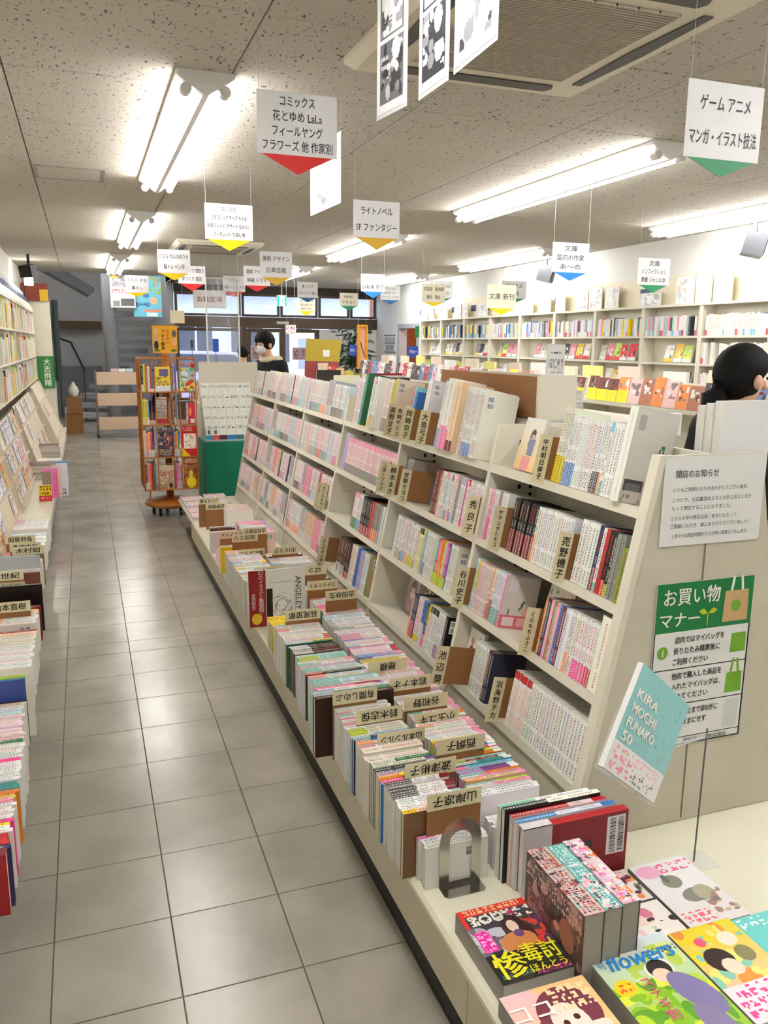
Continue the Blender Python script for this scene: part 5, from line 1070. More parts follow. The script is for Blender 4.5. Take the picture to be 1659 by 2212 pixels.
# tall wall shelf
ws = empty('wall_bookshelf', (-.9, 8.9, ZT)); tag(ws, 'tall cream wall bookshelf along the left wall with a blue-tagged header', 'bookshelf')
bx('back_panel', SHELF, (-.998, 5.2, ZT), (-.985, 11.95, 2.30), ws)
yy = 5.2; i = 0
while yy < 12.0: bx('upright', SHELF, (-.984, yy, ZT+.75), (-.805, yy+.022, 2.0), ws); yy += .96
LZ = [1.03, 1.36, 1.69]
for z in LZ+[2.0]: bx('shelf_board', SHELF, (-.984, 5.2, z-.018), (-.802, 11.95, z), ws)
q = MB(); q.prism([(-.80, 2.0), (-.80, 2.012), (-.93, 2.29), (-.94, 2.29), (-.94, 2.0)], 'y', 5.2, 11.95); q.build('header_board', SHELF, ws)
BLUET = mat('blue_tag', (.20, .33, .52), .5); 
for i in range(11):
    y0 = 6.3+i*.52; q = MB(); q.prism([(-.846, 2.12), (-.886, 2.205), (-.884, 2.207), (-.844, 2.122)], 'y', y0, y0+.34); q.build('blue_tag', BLUET, ws)
cnt = 0
for r, z in enumerate(LZ):
    yy = 5.24
    while yy < 11.85:
        if abs(((yy-5.2) % .96)) < .03 or ((yy-5.2) % .96) > .93: yy += .04; continue
        w_ = random.uniform(.035, .07); c = random.choice(['white', 'white', 'cream', 'cream', 'cream', 'peach', 'yellow', 'silver', 'ice', 'white', 'orange', 'black', 'red', 'grey', 'lime']); h = random.uniform(.20, .28); cnt += 1
        if yy > 6.3:
            T = Matrix(((0, -1, 0, -.806), (1, 0, 0, yy), (0, 0, 1, z+.0005), (0, 0, 0, 1)))
            st = S(c, band=random.choice((None, None, None, 'white', 'cream', 'yellow', 'orange')))
            o = book('hardcover_book', T, w_, h, .155, st, code=random.random() < .15); tag(o, '%s book, %s in the left wall shelf\'s %s row' % (sdesc(st), ordw(cnt), ['lower', 'middle', 'upper'][r]), 'book', 'books on the left wall shelf')
        yy += w_+.0015+(.05 if random.random() < .08 else 0)
    cnt = 0
# end cabinet with the green sheet
cb = empty('end_cabinet', (-.78, 12.45, 0)); tag(cb, 'tall cream cabinet end at the far left beside the stairwell', 'cabinet')
bx('body', SHELF, (-.99, 12.02, .0), (-.575, 12.85, 2.16), cb); bx('kick', KICK, (-.985, 12.03, -.0), (-.58, 12.84, .02), cb)
gs = bx('green_sheet', mat('green_sheet_print', (.20, .52, .25), .5), (-.80, 12.0, .86), (-.565, 12.012, 1.345)); tag(gs, 'green sheet with white brush lettering on the far left cabinet', 'sign')
text('大志飛翔', .105, WINK, (-.665, 11.999, 1.10), (1, 0, 0), (0, 0, 1), gs, vertical=True, line=1.0, bold=.002)
cu = MB()
for i in range(10):
    a = -.575+.0; cu.tube([(-.515+.02*math.sin(i*1.9), 12.3+i*.06, .95), (-.515+.02*math.sin(i*1.9), 12.3+i*.06, 2.2)], .028, 8)
o = cu.build('dark_curtain', mat('dark_green_cloth', (.16, .22, .21), .9)); tag(o, 'dark green curtain hanging beside the far left cabinet', 'curtain')
wb = empty('work_box', (-.36, 14.4, 0)); tag(wb, 'small cream box on the floor before the dim stairwell', 'box'); bx('body', SHELF, (-.50, 14.2, .03), (-.22, 14.6, .38), wb); bx('base', BLACK, (-.49, 14.21, 0), (-.23, 14.59, .03), wb)
wbag = MB(); wbag.lathe([(.04, 0), (.07, .03), (.09, .10), (.07, .17), (.03, .22), (.02, .26)], (-.33, 13.6, .62), 14); o = wbag.build('plastic_bag', WHITEP, smooth=True); tag(o, 'white plastic bag on brown cartons by the stairwell', 'bag')
for i, (z0, z1) in enumerate(((0, .34), (.345, .617))): tag(bx('carton', BOARD, (-.47+i*.02, 13.4, z0), (-.2, 13.8, z1)), ['brown carton on the floor by the far left cabinet', 'brown carton under the white plastic bag'][i], 'carton')
fl_ = empty('floodlamp', (-.80, 11.3, 2.30)); tag(fl_, 'bright white clip lamp on top of the left wall shelf', 'lamp')
bx('lamp_head', WHITEP, (-.86, 11.26, 2.34), (-.74, 11.36, 2.47), fl_); bx('bulb', mat('clip_lamp_glow', (1, .98, .94), noise=0, emit=30, srgb=False), (-.85, 11.255, 2.35), (-.75, 11.259, 2.46), fl_); MB().tube([(-.89, 11.3, 2.0), (-.86, 11.3, 2.40)], .01, 6).build('clip', BLACK, fl_)
rb = MB(); rb.box((-.96, 11.98, 2.161), (-.58, 12.0, 2.42), (.55, .25, .18)); rb.box((-.70, 11.97, 2.161), (-.58, 11.979, 2.33), (.88, .70, .15)); o = rb.build('wall_panel_print', [FLAT]); tag(o, 'red brown and yellow printed panel on top of the far left cabinet', 'panel')
# ------------------------------------------------------------------ revolving book rack
RX, RY = .556, 6.0
rr = empty('revolving_book_rack', (RX, RY, 0)); tag(rr, 'orange wire revolving rack of picture books on a round wooden base', 'revolving rack')
MB().lathe([(.19, .075), (.225, .09), (.235, .105), (.225, .125), (.15, .145), (.05, .165)], (RX, RY, 0), 32).build('round_base', WOOD, rr, smooth=True)
MB().tube([(RX, RY, .15), (RX, RY, 1.46)], .032, 12).build('centre_pole', WOOD, rr, smooth=True)
for a in (.6, 1.7, 2.8, 4.0, 5.2):
    MB().tube([(RX+.16*math.cos(a)-.012, RY+.16*math.sin(a), .034), (RX+.16*math.cos(a)+.012, RY+.16*math.sin(a), .034)], .034, 10).build('caster', BLACK, rr)
HW = .238; LV = [.262, .555, .845, 1.137, 1.43]
for z in LV:
    q = MB()
    for s in (-1, 1):
        q.tube([(RX-HW, RY+s*HW, z), (RX+HW, RY+s*HW, z)], .005, 6); q.tube([(RX+s*HW, RY-HW, z), (RX+s*HW, RY+HW, z)], .005, 6)
        q.tube([(RX+s*.03, RY-HW, z), (RX+s*.03, RY+HW, z)], .004, 6); q.tube([(RX-HW, RY+s*.03, z), (RX+HW, RY+s*.03, z)], .004, 6)
    q.build('wire_tier', WIREM, rr)
for x in (-HW, -.115, .03, .095, HW):
    for s in (-1, 1): MB().tube([(RX+x, RY+s*HW, LV[0]), (RX+x, RY+s*HW, LV[-1])], .005, 6).build('upright_wire', WIREM, rr)
for yq in (-.1, .03, .12):
    for s in (-1, 1): MB().tube([(RX+s*HW, RY+yq, LV[0]), (RX+s*HW, RY+yq, LV[-1])], .005, 6).build('upright_wire', WIREM, rr)
for z in LV[1:]:
    q = MB(); 
    for x0, x1 in ((-.11, .025), (.10, HW-.005)): q.tube([(RX+x0, RY-HW, z), (RX+x0, RY-HW-.004, z-.05), (RX+(x0+x1)/2, RY-HW-.004, z-.06), (RX+x1, RY-HW-.004, z-.05), (RX+x1, RY-HW, z)], .0035, 6)
    q.build('pocket_wire', WIREM, rr)
for z in LV[:-1]: bx('tier_board', WOOD, (RX-HW+.006, RY-HW+.006, z+.002), (RX+HW-.006, RY+HW-.006, z+.007), rr)
q = MB(); q.tube([(RX-.19, RY-.2, .25), (RX-.20, RY-.2, .16)], .006, 6); q.build('stop_wire', WIREM, rr)
def pb(x0, x1, tier, h, shapes, label, seed, yoff=.010):
    z = LV[tier]+.0075; cover_book('picture_book', frame((RX+x0, RY-HW+yoff, z), (1, 0, 0), (0, 0, 1)), x1-x0, h, .008, shapes, label, 'book', 34, 44, seed, 'picture books in the revolving rack')
pb(-.108, .022, 3, .215, [('bg', (.90, .75, .2), (.95, .85, .25)), ('rect', 0, 0, 1, .22, (.92, .93, .95)), ('type', .1, .05, .9, .18, (.6, .7, .8), .1, .06, .5), ('rect', .25, .62, .85, .92, (.42, .36, .56)), ('blot', 0, .22, 1, .62, [(.55, .6, .25), (.8, .5, .2), (.35, .5, .3), (.9, .8, .4)], 40, .1)], 'yellow picture book with a purple picture in the rack\'s top tier', 41)
pb(.100, .232, 3, .27, [('bg', (.75, .85, .55), (.45, .65, .85)), ('blot', 0, 0, 1, .75, [(.93, .93, .93), (.85, .2, .2), (.95, .85, .2), (.4, .65, .35), (.7, .75, .8)], 40, .15), ('ell', .35, .58, .25, .09, -.3, (.85, .86, .88)), ('ell', .65, .28, .35, .07, .6, (.85, .2, .18)), ('type', .1, .80, .9, .95, (.9, .3, .15), .14, .07, .7), ('rect', .75, .78, 1, .92, (.82, .15, .2))], 'blue and green vehicle picture book in the rack\'s top tier', 42)
pb(-.108, -.02, 2, .24, [('bg', (.6, .5, .45), (.85, .8, .78)), ('type', .05, .3, .95, .95, (.5, .42, .42), .2, .12, .6), ('rect', 0, .05, 1, .2, (.7, .15, .15))], 'grey-brown picture book in the rack\'s second tier', 43)
pb(.165, .225, 2, .185, [('bg', (.80, .12, .28), (.85, .16, .32)), ('ell', .3, .6, .2, .2, 0, (.95, .6, .3)), ('rect', .3, .05, .9, .25, (.95, .93, .9))], 'small crimson picture book leaning in the rack\'s second tier', 44)
pb(-.108, .022, 1, .262, [('bg', (.35, .25, .3), (.3, .32, .45)), ('blot', 0, .2, 1, 1, [(.2, .25, .4), (.5, .55, .65), (.75, .35, .3), (.15, .12, .18), (.8, .7, .6)], 44, .13), ('type', .1, .05, .9, .25, (.9, .8, .6), .12, .08, .6)], 'dark blue and brown picture book in the rack\'s third tier', 45)
pb(.100, .234, 1, .272, [('bg', (.80, .10, .14), (.82, .12, .16)), ('rect', .12, .25, .95, .75, (.95, .93, .90)), ('blot', .15, .28, .92, .72, [(.95, .75, .3), (.6, .7, .3), (.9, .5, .4), (.7, .3, .35), (.95, .93, .9)], 22, .1), ('slant', -.55, -1, -.30, (.97, .83, .10)), ('type', .05, .84, .7, .95, (.95, .8, .8), .1, .06, .5)], 'red picture book with a yellow corner in the rack\'s third tier', 46)
pb(-.108, .022, 0, .215, [('bg', (.75, .62, .45), (.88, .82, .70)), ('blot', 0, 0, 1, .8, [(.8, .65, .5), (.9, .85, .75), (.7, .6, .45), (.85, .5, .5)], 36, .1), ('type', .1, .55, .9, .75, (.85, .25, .45), .14, .10, .6), ('ell', .75, .15, .1, .1, 0, (.15, .12, .12))], 'sand coloured picture book in the rack\'s bottom tier', 47)
pb(.105, .235, 0, .285, [('bg', (.70, .45, .20), (.62, .38, .22)), ('blot', 0, .3, 1, .85, [(.5, .28, .15), (.8, .55, .3), (.45, .3, .25), (.85, .7, .5)], 30, .13), ('ell', .52, .18, .32, .18, 0, (.97, .85, .15)), ('ell', .5, .45, .12, .12, 0, (.97, .85, .15)), ('type', .15, .82, .9, .95, (.95, .9, .85), .12, .07, .6)], 'brown picture book with a big yellow gown shape in the bottom tier', 48)
cols_ = {3: (['black', 'lime', 'red', 'white'], ['dark', 'pink', 'blue']), 2: (['lime', 'yellow', 'sky'], ['brown', 'dark']), 1: (['peach', 'pink', 'yellow', 'hot', 'navy'], ['sky', 'orange', 'yellow', 'blue']), 0: (['wine', 'pink', 'orange', 'red', 'green'], ['hot', 'pink', 'lilac', 'blush', 'hot'])}
for tr, (a, b) in cols_.items():
    for x0, lst, sd_ in ((-.228, a, 'left'), (.034, b, 'middle')):
        x = x0
        for i, c in enumerate(lst):
            w_ = .018 if sd_ == 'left' else .0115
            T = Matrix(((1, 0, 0, RX+x), (0, 1, 0, RY-HW+.012), (0, 0, 1, LV[tr]+.0078), (0, 0, 0, 1))); st = S(c, band=random.choice((None, 'white')))
            o = book('picture_book', T, w_-.001, .245-random.uniform(0, .03), .16, st); tag(o, '%s picture book, spine out, %s slot of the rack\'s %s tier, %s along' % (c, sd_, ['bottom', 'third', 'second', 'top'][tr], ordw(i+1)), 'book', 'picture books in the revolving rack'); x += w_
hd = empty('rack_header_sign', (RX+.012, RY, 1.462)); tag(hd, 'yellow sign with orange and black vertical lettering on top of the revolving rack', 'sign')
sgx0, sgx1 = RX-.10, RX+.118
bx('sign_board', mat('sign_yellow', (.93, .68, .06), .45, noise=.03), (sgx0, RY-.008, 1.475), (sgx1, RY+.008, 1.715), hd)
bx('sign_foot', WOOD, (RX-.02, RY-.02, 1.4615), (RX+.04, RY+.02, 1.4745), hd)
bx('top_edge', mat('sign_orange', (.80, .45, .08), .5), (sgx0-.003, RY-.010, 1.7155), (sgx1+.003, RY+.010, 1.722), hd)
text('小学館の', .034, mat('sign_red_ink', (.90, .30, .08), .5, noise=0), (RX+.034, RY-.0082, 1.622), (1, 0, 0), (0, 0, 1), hd, vertical=True, line=.98, bold=.0008)
text('フォト絵本', .038, INK, (RX-.008, RY-.0082, 1.592), (1, 0, 0), (0, 0, 1), hd, vertical=True, line=.98, bold=.0012)
q = MB()
q.prism([(RX-.07+.024*math.cos(a*.5236), 1.665+.028*math.sin(a*.5236)) for a in range(12)], 'y', RY-.0092, RY-.0084, (.90, .72, .52)); q.prism([(RX-.07+.024*math.cos(a*.5236), 1.60+.045*math.sin(a*.5236)) for a in range(12)], 'y', RY-.0096, RY-.0086, (.87, .68, .48)); q.prism([(RX-.068+.02*math.cos(a*.5236), 1.545+.04*math.sin(a*.5236)) for a in range(12)], 'y', RY-.0099, RY-.0089, (.12, .12, .12))
q.prism([(RX+.090+.020*math.cos(a*.5236), 1.648+.032*math.sin(a*.5236)) for a in range(12)], 'y', RY-.0092, RY-.0084, (.42, .36, .33)); q.prism([(RX+.092+.018*math.cos(a*.5236), 1.575+.036*math.sin(a*.5236)) for a in range(12)], 'y', RY-.0096, RY-.0086, (.93, .70, .50))
for cxp in (-.062, .085): q.prism([(RX+cxp+.028*math.cos(a*.5236), 1.498+.010*math.sin(a*.5236)) for a in range(12)], 'y', RY-.0102, RY-.0092, (.30, .50, .15))
q.build('animal_print', [FLAT], hd)
# ------------------------------------------------------------------ green clothed table with a clear rack of white books
gt = empty('display_table', (1.2, 6.3, 0)); tag(gt, 'display table under a deep green cloth beyond the platform', 'table')
CLO = mat('green_cloth', (.02, .46, .34), .85, noise=.12, nscale=5)
def cloth(x0, x1, y0, y1, zt):
    q = MB(); n = 40; top = []; per = []
    for i in range(n):
        t = i/n*4; s_, f = int(t), t % 1
        p = [(x0+(x1-x0)*f, y0), (x1, y0+(y1-y0)*f), (x1-(x1-x0)*f, y1), (x0, y1-(y1-y0)*f)][s_]; per.append(p)
    cxm, cym = (x0+x1)/2, (y0+y1)/2
    R0 = [q.pt((x, y_, zt)) for x, y_ in per]
    R1 = [q.pt((cxm+(x-cxm)*1.015, cym+(y_-cym)*1.015, zt-.02)) for x, y_ in per]
    R2 = [q.pt((cxm+(x-cxm)*(1.02+.02*math.sin(i*1.7)), cym+(y_-cym)*(1.02+.02*math.sin(i*1.7)), .02)) for i, (x, y_) in enumerate(per)]
    q.fidx(R0)
    for A, B in ((R0, R1), (R1, R2)):
        for i in range(n): q.fidx([A[i], A[(i+1) % n], B[(i+1) % n], B[i]])
    return q
cloth(.90, 1.50, 6.02, 6.55, .652).build('cloth', CLO, gt); bx('table_top', BOARD, (.92, 6.04, .60), (1.48, 6.53, .64), gt)
for lx, ly in ((.95, 6.08), (1.45, 6.08), (.95, 6.5), (1.45, 6.5)): bx('leg', SHELF, (lx-.02, ly-.02, 0), (lx+.02, ly+.02, .60), gt)
ar = empty('acrylic_rack', (1.15, 6.25, .6525)); tag(ar, 'clear acrylic stepped rack of white pocket books on the green cloth', 'rack')
for i in range(5):
    y0 = 6.06+i*.075; z0 = .653+i*.095
    bx('step', ACR, (.905, y0, z0), (1.49, y0+.07, z0+.004), ar); bx('front_lip', ACR, (.905, y0-.004, z0), (1.49, y0-.001, z0+.02), ar)
for x in (.90, 1.492):
    q = MB(); q.prism([(6.05, .653), (6.44, .653), (6.44, 1.19), (6.37, 1.19), (6.05, .80)], 'x', x, x+.004); q.build('side_panel', ACR, ar)
k = 0
for i in range(5):
    y0 = 6.07+i*.075; z0 = .653+i*.095+.0065; x = .915
    foot = {0: [(.15, .55, .72), (.85, .30, .25), (.35, .12, .15), (.15, .50, .75), (.2, .45, .5), (.85, .8, .6), (.6, .6, .6)]}.get(i)
    ks = 0
    while x+.075 < 1.48:
        ks += 1; w_ = random.choice((.062, .07, .078)); k += 1; f = foot[(k-1) % 7] if foot else (.92, .91, .85)
        sh = [('bg', (.93, .93, .88), (.94, .94, .90)), ('type', .1, .70, .95, .90, (.25, .35, .4) if k % 3 else (.3, .55, .45), .16, .09, .6), ('rect', 0, 0, 1, .3 if foot else .0, f)]
        if foot and k < 3: sh.append(('ell', .5, .48, .25, .14, 0, (.4, .4, .4)))
        cover_book('pocket_book', frame((x, y0+.012, z0), (1, 0, 0), (0, .12, 1)), w_-.003, .165 if i == 0 else .15, .012, sh, 'white pocket book, %s of the clear rack\'s %s step' % (ordw(ks), ['bottom', 'second', 'third', 'fourth', 'top'][i]), 'book', 14, 26, k, 'white pocket books on the clear rack'); x += w_
tb = bx('display_board', SHELF, (.935, 6.60, .0), (1.52, 6.63, 1.385)); tag(tb, 'plain cream display board behind the clear rack of pocket books', 'board')
# low shelf of magazines beyond the revolving rack
ms = empty('low_magazine_shelf', (1.15, 7.9, 0)); tag(ms, 'low cream shelf of colourful magazines between revolving rack and table', 'shelf')
bx('back_panel', SHELF, (1.36, 7.0, 0), (1.385, 9.2, 1.33), ms); bx('end_panel', SHELF, (.93, 7.0, 0), (1.359, 7.02, .95), ms)
for i, z in enumerate((.30, .58, .86, 1.1)): bx('shelf_board', SHELF, (.93+.1*i, 7.021, z-.018), (1.359, 9.2, z), ms)
k = 0
for i, z in enumerate((.30, .58, .86, 1.1)):
    yq = 7.06
    while yq < 8.9:
        k += 1; j = random.choice((0, 1, 3, 6, 8)); 
        cover_book('magazine', frame((.965+.1*i, yq+.185, z+.0005), (0, -1, 0), (.02, 0, 1)), .18, .24, .007, mshapes(j, k+200), '%s magazine facing the aisle on the low shelf, %s of its %s row' % (MC[j], ordw(int((yq-7.06)/.199)+1), ['bottom', 'second', 'third', 'top'][i]), 'magazine', 10, 12, k, 'magazines on the low shelf'); yq += .2
# book cart
ct = empty('book_cart', (.38, 12.7, 0)); tag(ct, 'wheeled book cart with three sloping pale shelves before the stairs', 'cart')
CW = mat('cart_board', (.80, .70, .60), .6); CP = mat('cart_post', (.42, .35, .32), .5)
for i, z in enumerate((.15, .54, .885)):
    q = MB(); q.prism([(12.60, z), (12.62, z-.01), (12.90, z+.10), (12.90, z+.12)], 'x', .05, .76); q.build('sloped_shelf', CW, ct)
    bx('front_board', CW, (.05, 12.585, z-.005), (.76, 12.599, z+.20), ct)
for x in (.03, .765):
    for yq in (12.6, 12.9): bx('post', CP, (x-.015, yq-.02, .07), (x+.015, yq+.01, 1.12), ct)
for x in (.03, .765):
    for yq in (12.6, 12.9): MB().tube([(x-.018, yq, .035), (x+.018, yq, .035)], .035, 12).build('caster', BLACK, ct)
for i, (x, c) in enumerate([(.28, (.85, .75, .78)), (.40, (.9, .9, .9)), (.52, (.8, .85, .9))]): tag(bx('hardcover_book', mat('cart_book_%d' % i, c, .5), (x, 12.61, 1.125-.035), (x+.11, 12.8, 1.135)), ['rose', 'white', 'pale blue'][i]+' book lying on top of the wheeled cart', 'book')
# ------------------------------------------------------------------ hanging section signs
SIGNC = {'red': (.88, .17, .16), 'yellow': (.93, .82, .02), 'amber': (.88, .70, .20), 'blue': (.15, .52, .85), 'deep blue': (.15, .38, .62), 'green': (.10, .56, .36)}
SIGNP = {k: mat('sign_'+k.replace(' ', '_')+'_card', v, .5, noise=0) for k, v in SIGNC.items()}
SIGNW = mat('sign_white_card', (.91, .91, .92), .5, noise=.01); SIGNK = mat('sign_cream_card', (.89, .87, .78), .5, noise=.01)
SINK = mat('sign_ink', (.13, .13, .15), .6, noise=0)
def hsign(x0, x1, y, zt, zb, tip, col, lines, label, cream=False, lw=None, fs=None):
    t = empty('section_sign', ((x0+x1)/2, y, ZC)); tag(t, label, 'sign', 'section signs hanging from the ceiling')
    bx('card', SIGNK if cream else SIGNW, (x0, y-.001, zb), (x1, y+.001, zt), t)
    q = MB(); m_ = (x1-x0)*.05; q.prism([(x0+m_, zb-.0002), (x1-m_, zb-.0002), ((x0+x1)/2, tip)], 'y', y-.001, y+.001); q.build('arrow_tip', SIGNP[col], t)
    for x in (x0+.008, x1-.008): MB().tube([(x, y, zt), (x, y, ZC)], .0009, 5).build('string', STRING, t)
    n = len(lines); H = zt-zb
    for i, s in enumerate(lines):
        ln = lw[i] if lw else min(.27, len(s)*.034); z = zt-H*(i+.62)/(n+.25)
        text(s, fs or min(.052, H/n*.66), SINK, ((x0+x1)/2, y-.0012, z), (1, 0, 0), (0, 0, 1), t, width=ln, bold=.0004)
hsign(.500, .800, 1.36, 2.464, 2.250, 2.184, 'red', ['コミックス', '花とゆめ LaLa', 'フィールヤング', 'フラワーズ 他 作家別'], 'large nearby white sign with red tip listing four lines of comics', lw=[.13, .185, .19, .265], fs=.040)
hsign(.623, .923, 3.64, 2.422, 2.208, 2.141, 'yellow', ['コミックス', '少女コミック チーズ ちゃお', '別冊フレンド デザート なかよし', 'マーガレット りぼん 他'], 'white sign with yellow tip and four lines before the far air conditioner', lw=[.09, .225, .27, .20], fs=.030)
hsign(1.456, 1.756, 3.21, 2.430, 2.215, 2.144, 'amber', ['ライトノベル', 'SF ファンタジー'], 'sign with amber tip reading light novels and fantasy', lw=[.205, .265])
hsign(.567, .867, 6.43, 2.421, 2.210, 2.143, 'yellow', ['パズル 大人のぬりえ', '脳トレ ペン字'], 'white sign with yellow tip on puzzles and colouring books', lw=[.265, .19])
hsign(.912, 1.212, 7.92, 2.411, 2.218, 2.138, 'red', ['インテリア 間取り', '家づくり 園芸'], 'red tipped sign half hidden behind the puzzle sign', lw=[.265, .22])
hsign(.455, .755, 10.14, 2.450, 2.227, 2.166, 'yellow', ['きもの 手芸', '暮らし'], 'yellow tipped sign hanging before the stairwell posters', lw=[.26, .14])
hsign(1.694, 1.994, 9.73, 2.458, 2.254, 2.181, 'red', ['ファッション', '美容 ヘア・メイク'], 'small red tipped fashion sign by the clear plastic sheet', lw=[.16, .26])
hsign(1.615, 1.915, 7.76, 2.423, 2.211, 2.145, 'red', ['音楽 アイドル', '映画 ドラマ'], 'red tipped music sign partly behind the art and design sign', lw=[.24, .22])
hsign(1.421, 1.721, 5.89, 2.390, 2.165, 2.091, 'amber', ['美術 デザイン', '古典芸能'], 'sign with dull yellow tip on art and design', lw=[.25, .19])
hsign(2.796, 3.096, 10.03, 2.436, 2.221, 2.156, 'deep blue', ['車 バイク', 'アウトドア 登山'], 'blue tipped car and outdoor sign right of the exit light', lw=[.16, .27])
hsign(3.162, 3.462, 11.52, 2.291, 2.091, 2.018, 'yellow', ['旅行 街あるき', '歴史 読みもの', '雑学 グルメ'], 'cream sign with yellow tip just under the blue tipped car sign', cream=True, lw=[.22, .20, .17])
hsign(3.740, 4.040, 11.07, 2.368, 2.168, 2.096, 'green', ['NHK', 'テキスト'], 'cream sign with green tip and broadcaster capitals', cream=True, lw=[.15, .22])
hsign(2.984, 3.284, 7.70, 2.384, 2.184, 2.109, 'blue', ['スポーツ', '自転車 釣り'], 'white sign with bright blue tip on sports and cycling', lw=[.17, .26])
hsign(3.957, 4.257, 9.75, 2.406, 2.208, 2.142, 'deep blue', ['ファッション', 'カルチャー', 'パソコン スマホ'], 'grey looking sign with blue tip behind the sports sign', lw=[.18, .2, .27])
hsign(3.700, 4.000, 7.55, 2.288, 2.074, 2.026, 'yellow', ['文芸誌　総合誌', '歴史　政治'], 'cream sign with yellow tip at the end of the right wall bookcases', cream=True, lw=[.26, .17])
hsign(3.91, 4.21, 7.80, 2.345, 2.139, 2.085, 'green', ['ノンフィクション', 'サイエンス'], 'white green tipped sign mostly behind the cream magazine sign', lw=[.26, .2])
hsign(3.367, 3.667, 5.18, 2.120, 1.910, 1.848, 'yellow', ['文庫 新刊'], 'cream sign with yellow tip and one large line of new pocket books', cream=True, lw=[.26], fs=.062)
hsign(4.173, 4.473, 6.43, 2.263, 2.078, 2.029, 'green', ['ビジネス', '経済'], 'green tipped business sign behind the new pocket book sign', lw=[.2, .12])
hsign(3.019, 3.319, 3.49, 2.292, 2.089, 2.031, 'blue', ['文庫', '国内の作家', 'あ～の'], 'white sign with blue tip on domestic pocket book authors', lw=[.11, .22, .17])
hsign(4.013, 4.313, 3.85, 2.262, 2.057, 1.996, 'green', ['文庫', 'ノンフィクション', '教養 ジャンル本'], 'green tipped pocket book sign before the right wall header', lw=[.10, .23, .23])
hsign(1.695, 1.995, .51, 2.398, 2.169, 2.115, 'green', ['ゲーム アニメ', 'マンガ・イラスト技法'], 'large near sign with green tip at the upper right', lw=[.20, .27])
# comic sheets hung edge on
SHT = mat('sheet_paper', (.82, .83, .84), .5, noise=.02)
def sheet(p0, p1, zb0, label, tx, seed, ztop=ZC-.01):
    """an upright sheet along the aisle: p0 near, p1 far (x, y)"""
    t = empty('hanging_sheet', ((p0[0]+p1[0])/2, (p0[1]+p1[1])/2, ZC)); tag(t, label, 'sheet', 'comic page sheets hanging from the ceiling')
    d = Vector((p1[0]-p0[0], p1[1]-p0[1], 0)); L = d.length; d.normalize(); n_ = Vector((-d.y, d.x, 0))
    q = MB(); a = Vector((p0[0], p0[1], zb0)); H = ztop-zb0
    for s in (0, .0008): q.face([a+n_*s, a+d*L+n_*s, a+d*L+n_*s+Vector((0, 0, H)), a+n_*s+Vector((0, 0, H))])
    q.build('paper', SHT, t)
    bx('top_clip', DARK, (p1[0]-.003, p1[1]-.012, ztop-.004), (p1[0]+.003, p1[1]+.0, ztop+.008), t)
    sh = [('bg', (.92, .92, .92), (.92, .92, .92)), ('rect', .1, .06, .9, .95, tx), ('rect', .14, .55, .86, .90, (.85, .85, .86)), ('blot', .12, .08, .88, .5, [(.25, .25, .27), (.85, .85, .86), (.55, .55, .57), (.75, .75, .77)], 26, .13), ('blot', .14, .55, .86, .9, [(.35, .35, .37), (.9, .9, .9), (.6, .6, .62)], 18, .12), ('rect', .1, .50, .9, .53, (.93, .93, .93)), ('ell', .65, .42, .14, .08, 0, (.93, .93, .93)), ('type', .2, .62, .5, .68, (.2, .2, .2), .09, .03, .6)]
    put(art(L-.01, H*.94, 40, 64, sh, seed), 'page_print', a+d*(L-.005)+n_*.0009+Vector((0, 0, H*.03)), -d, (0, 0, 1), t)
    if ztop < ZC-.02:
        for q_ in (p0, p1): MB().tube([(q_[0], q_[1], ztop), (q_[0], q_[1], ZC)], .001, 5).build('string', STRING, t)
sheet((.735, .470), (.712, .655), 2.212, 'first of three comic sheets hung below the near air conditioner', (.45, .45, .47), 61, 2.60)
sheet((.732, .185), (.731, .376), 2.200, 'dark middle one of the three comic sheets below the air conditioner', (.22, .23, .26), 62, 2.58)
sheet((.718, -.097), (.729, .149), 2.200, 'whitest of the three comic sheets, before the air conditioner grille', (.75, .75, .76), 63, 2.56)
sheet((1.005, 1.98), (.980, 2.425), 2.200, 'comic sheet hanging right behind the big red tipped sign', (.52, .52, .54), 64, at(738, 282, Y=1.98).z)
# ------------------------------------------------------------------ posters by the stairwell, till sign and sheet
def poster(px0, py0, px1, py1, Y, shapes, label, cat='poster', name='poster', nu=44, nv=56, seed=5, string=True):
    a = at(px0, py1, Y=Y); b = at(px1, py0, Y=Y)
    o = bx(name, PAPER, (a.x, Y-.001, a.z), (b.x, Y+.001, b.z)); tag(o, label, cat)
    put(art(b.x-a.x, b.z-a.z, nu, nv, shapes, seed), name+'_print', (a.x, Y-.001, a.z), (1, 0, 0), (0, 0, 1), o)
    if string:
        for x in (a.x+.02, b.x-.02): MB().tube([(x, Y, b.z), (x, Y, ZC)], .0015, 5).build('string', STRING, o)
    return o
poster(240, 596, 290, 664, 12.2, [('bg', (.90, .90, .89), (.88, .88, .87)), ('rect', .08, .62, .95, .98, (.55, .52, .55)), ('blot', .08, .62, .95, .98, [(.6, .58, .6), (.5, .47, .5), (.68, .66, .68)], 30, .12), ('type', .06, .44, .95, .58, (.80, .22, .2), .13, .08, .7), ('rect', .42, .05, .95, .28, (.35, .35, .35)), ('rect', .08, .04, .36, .22, (.5, .5, .5)), ('ell', .2, .97, .18, .06, 0, (.9, .8, .2))], 'white poster with grey photographs and red lettering by the stairwell')
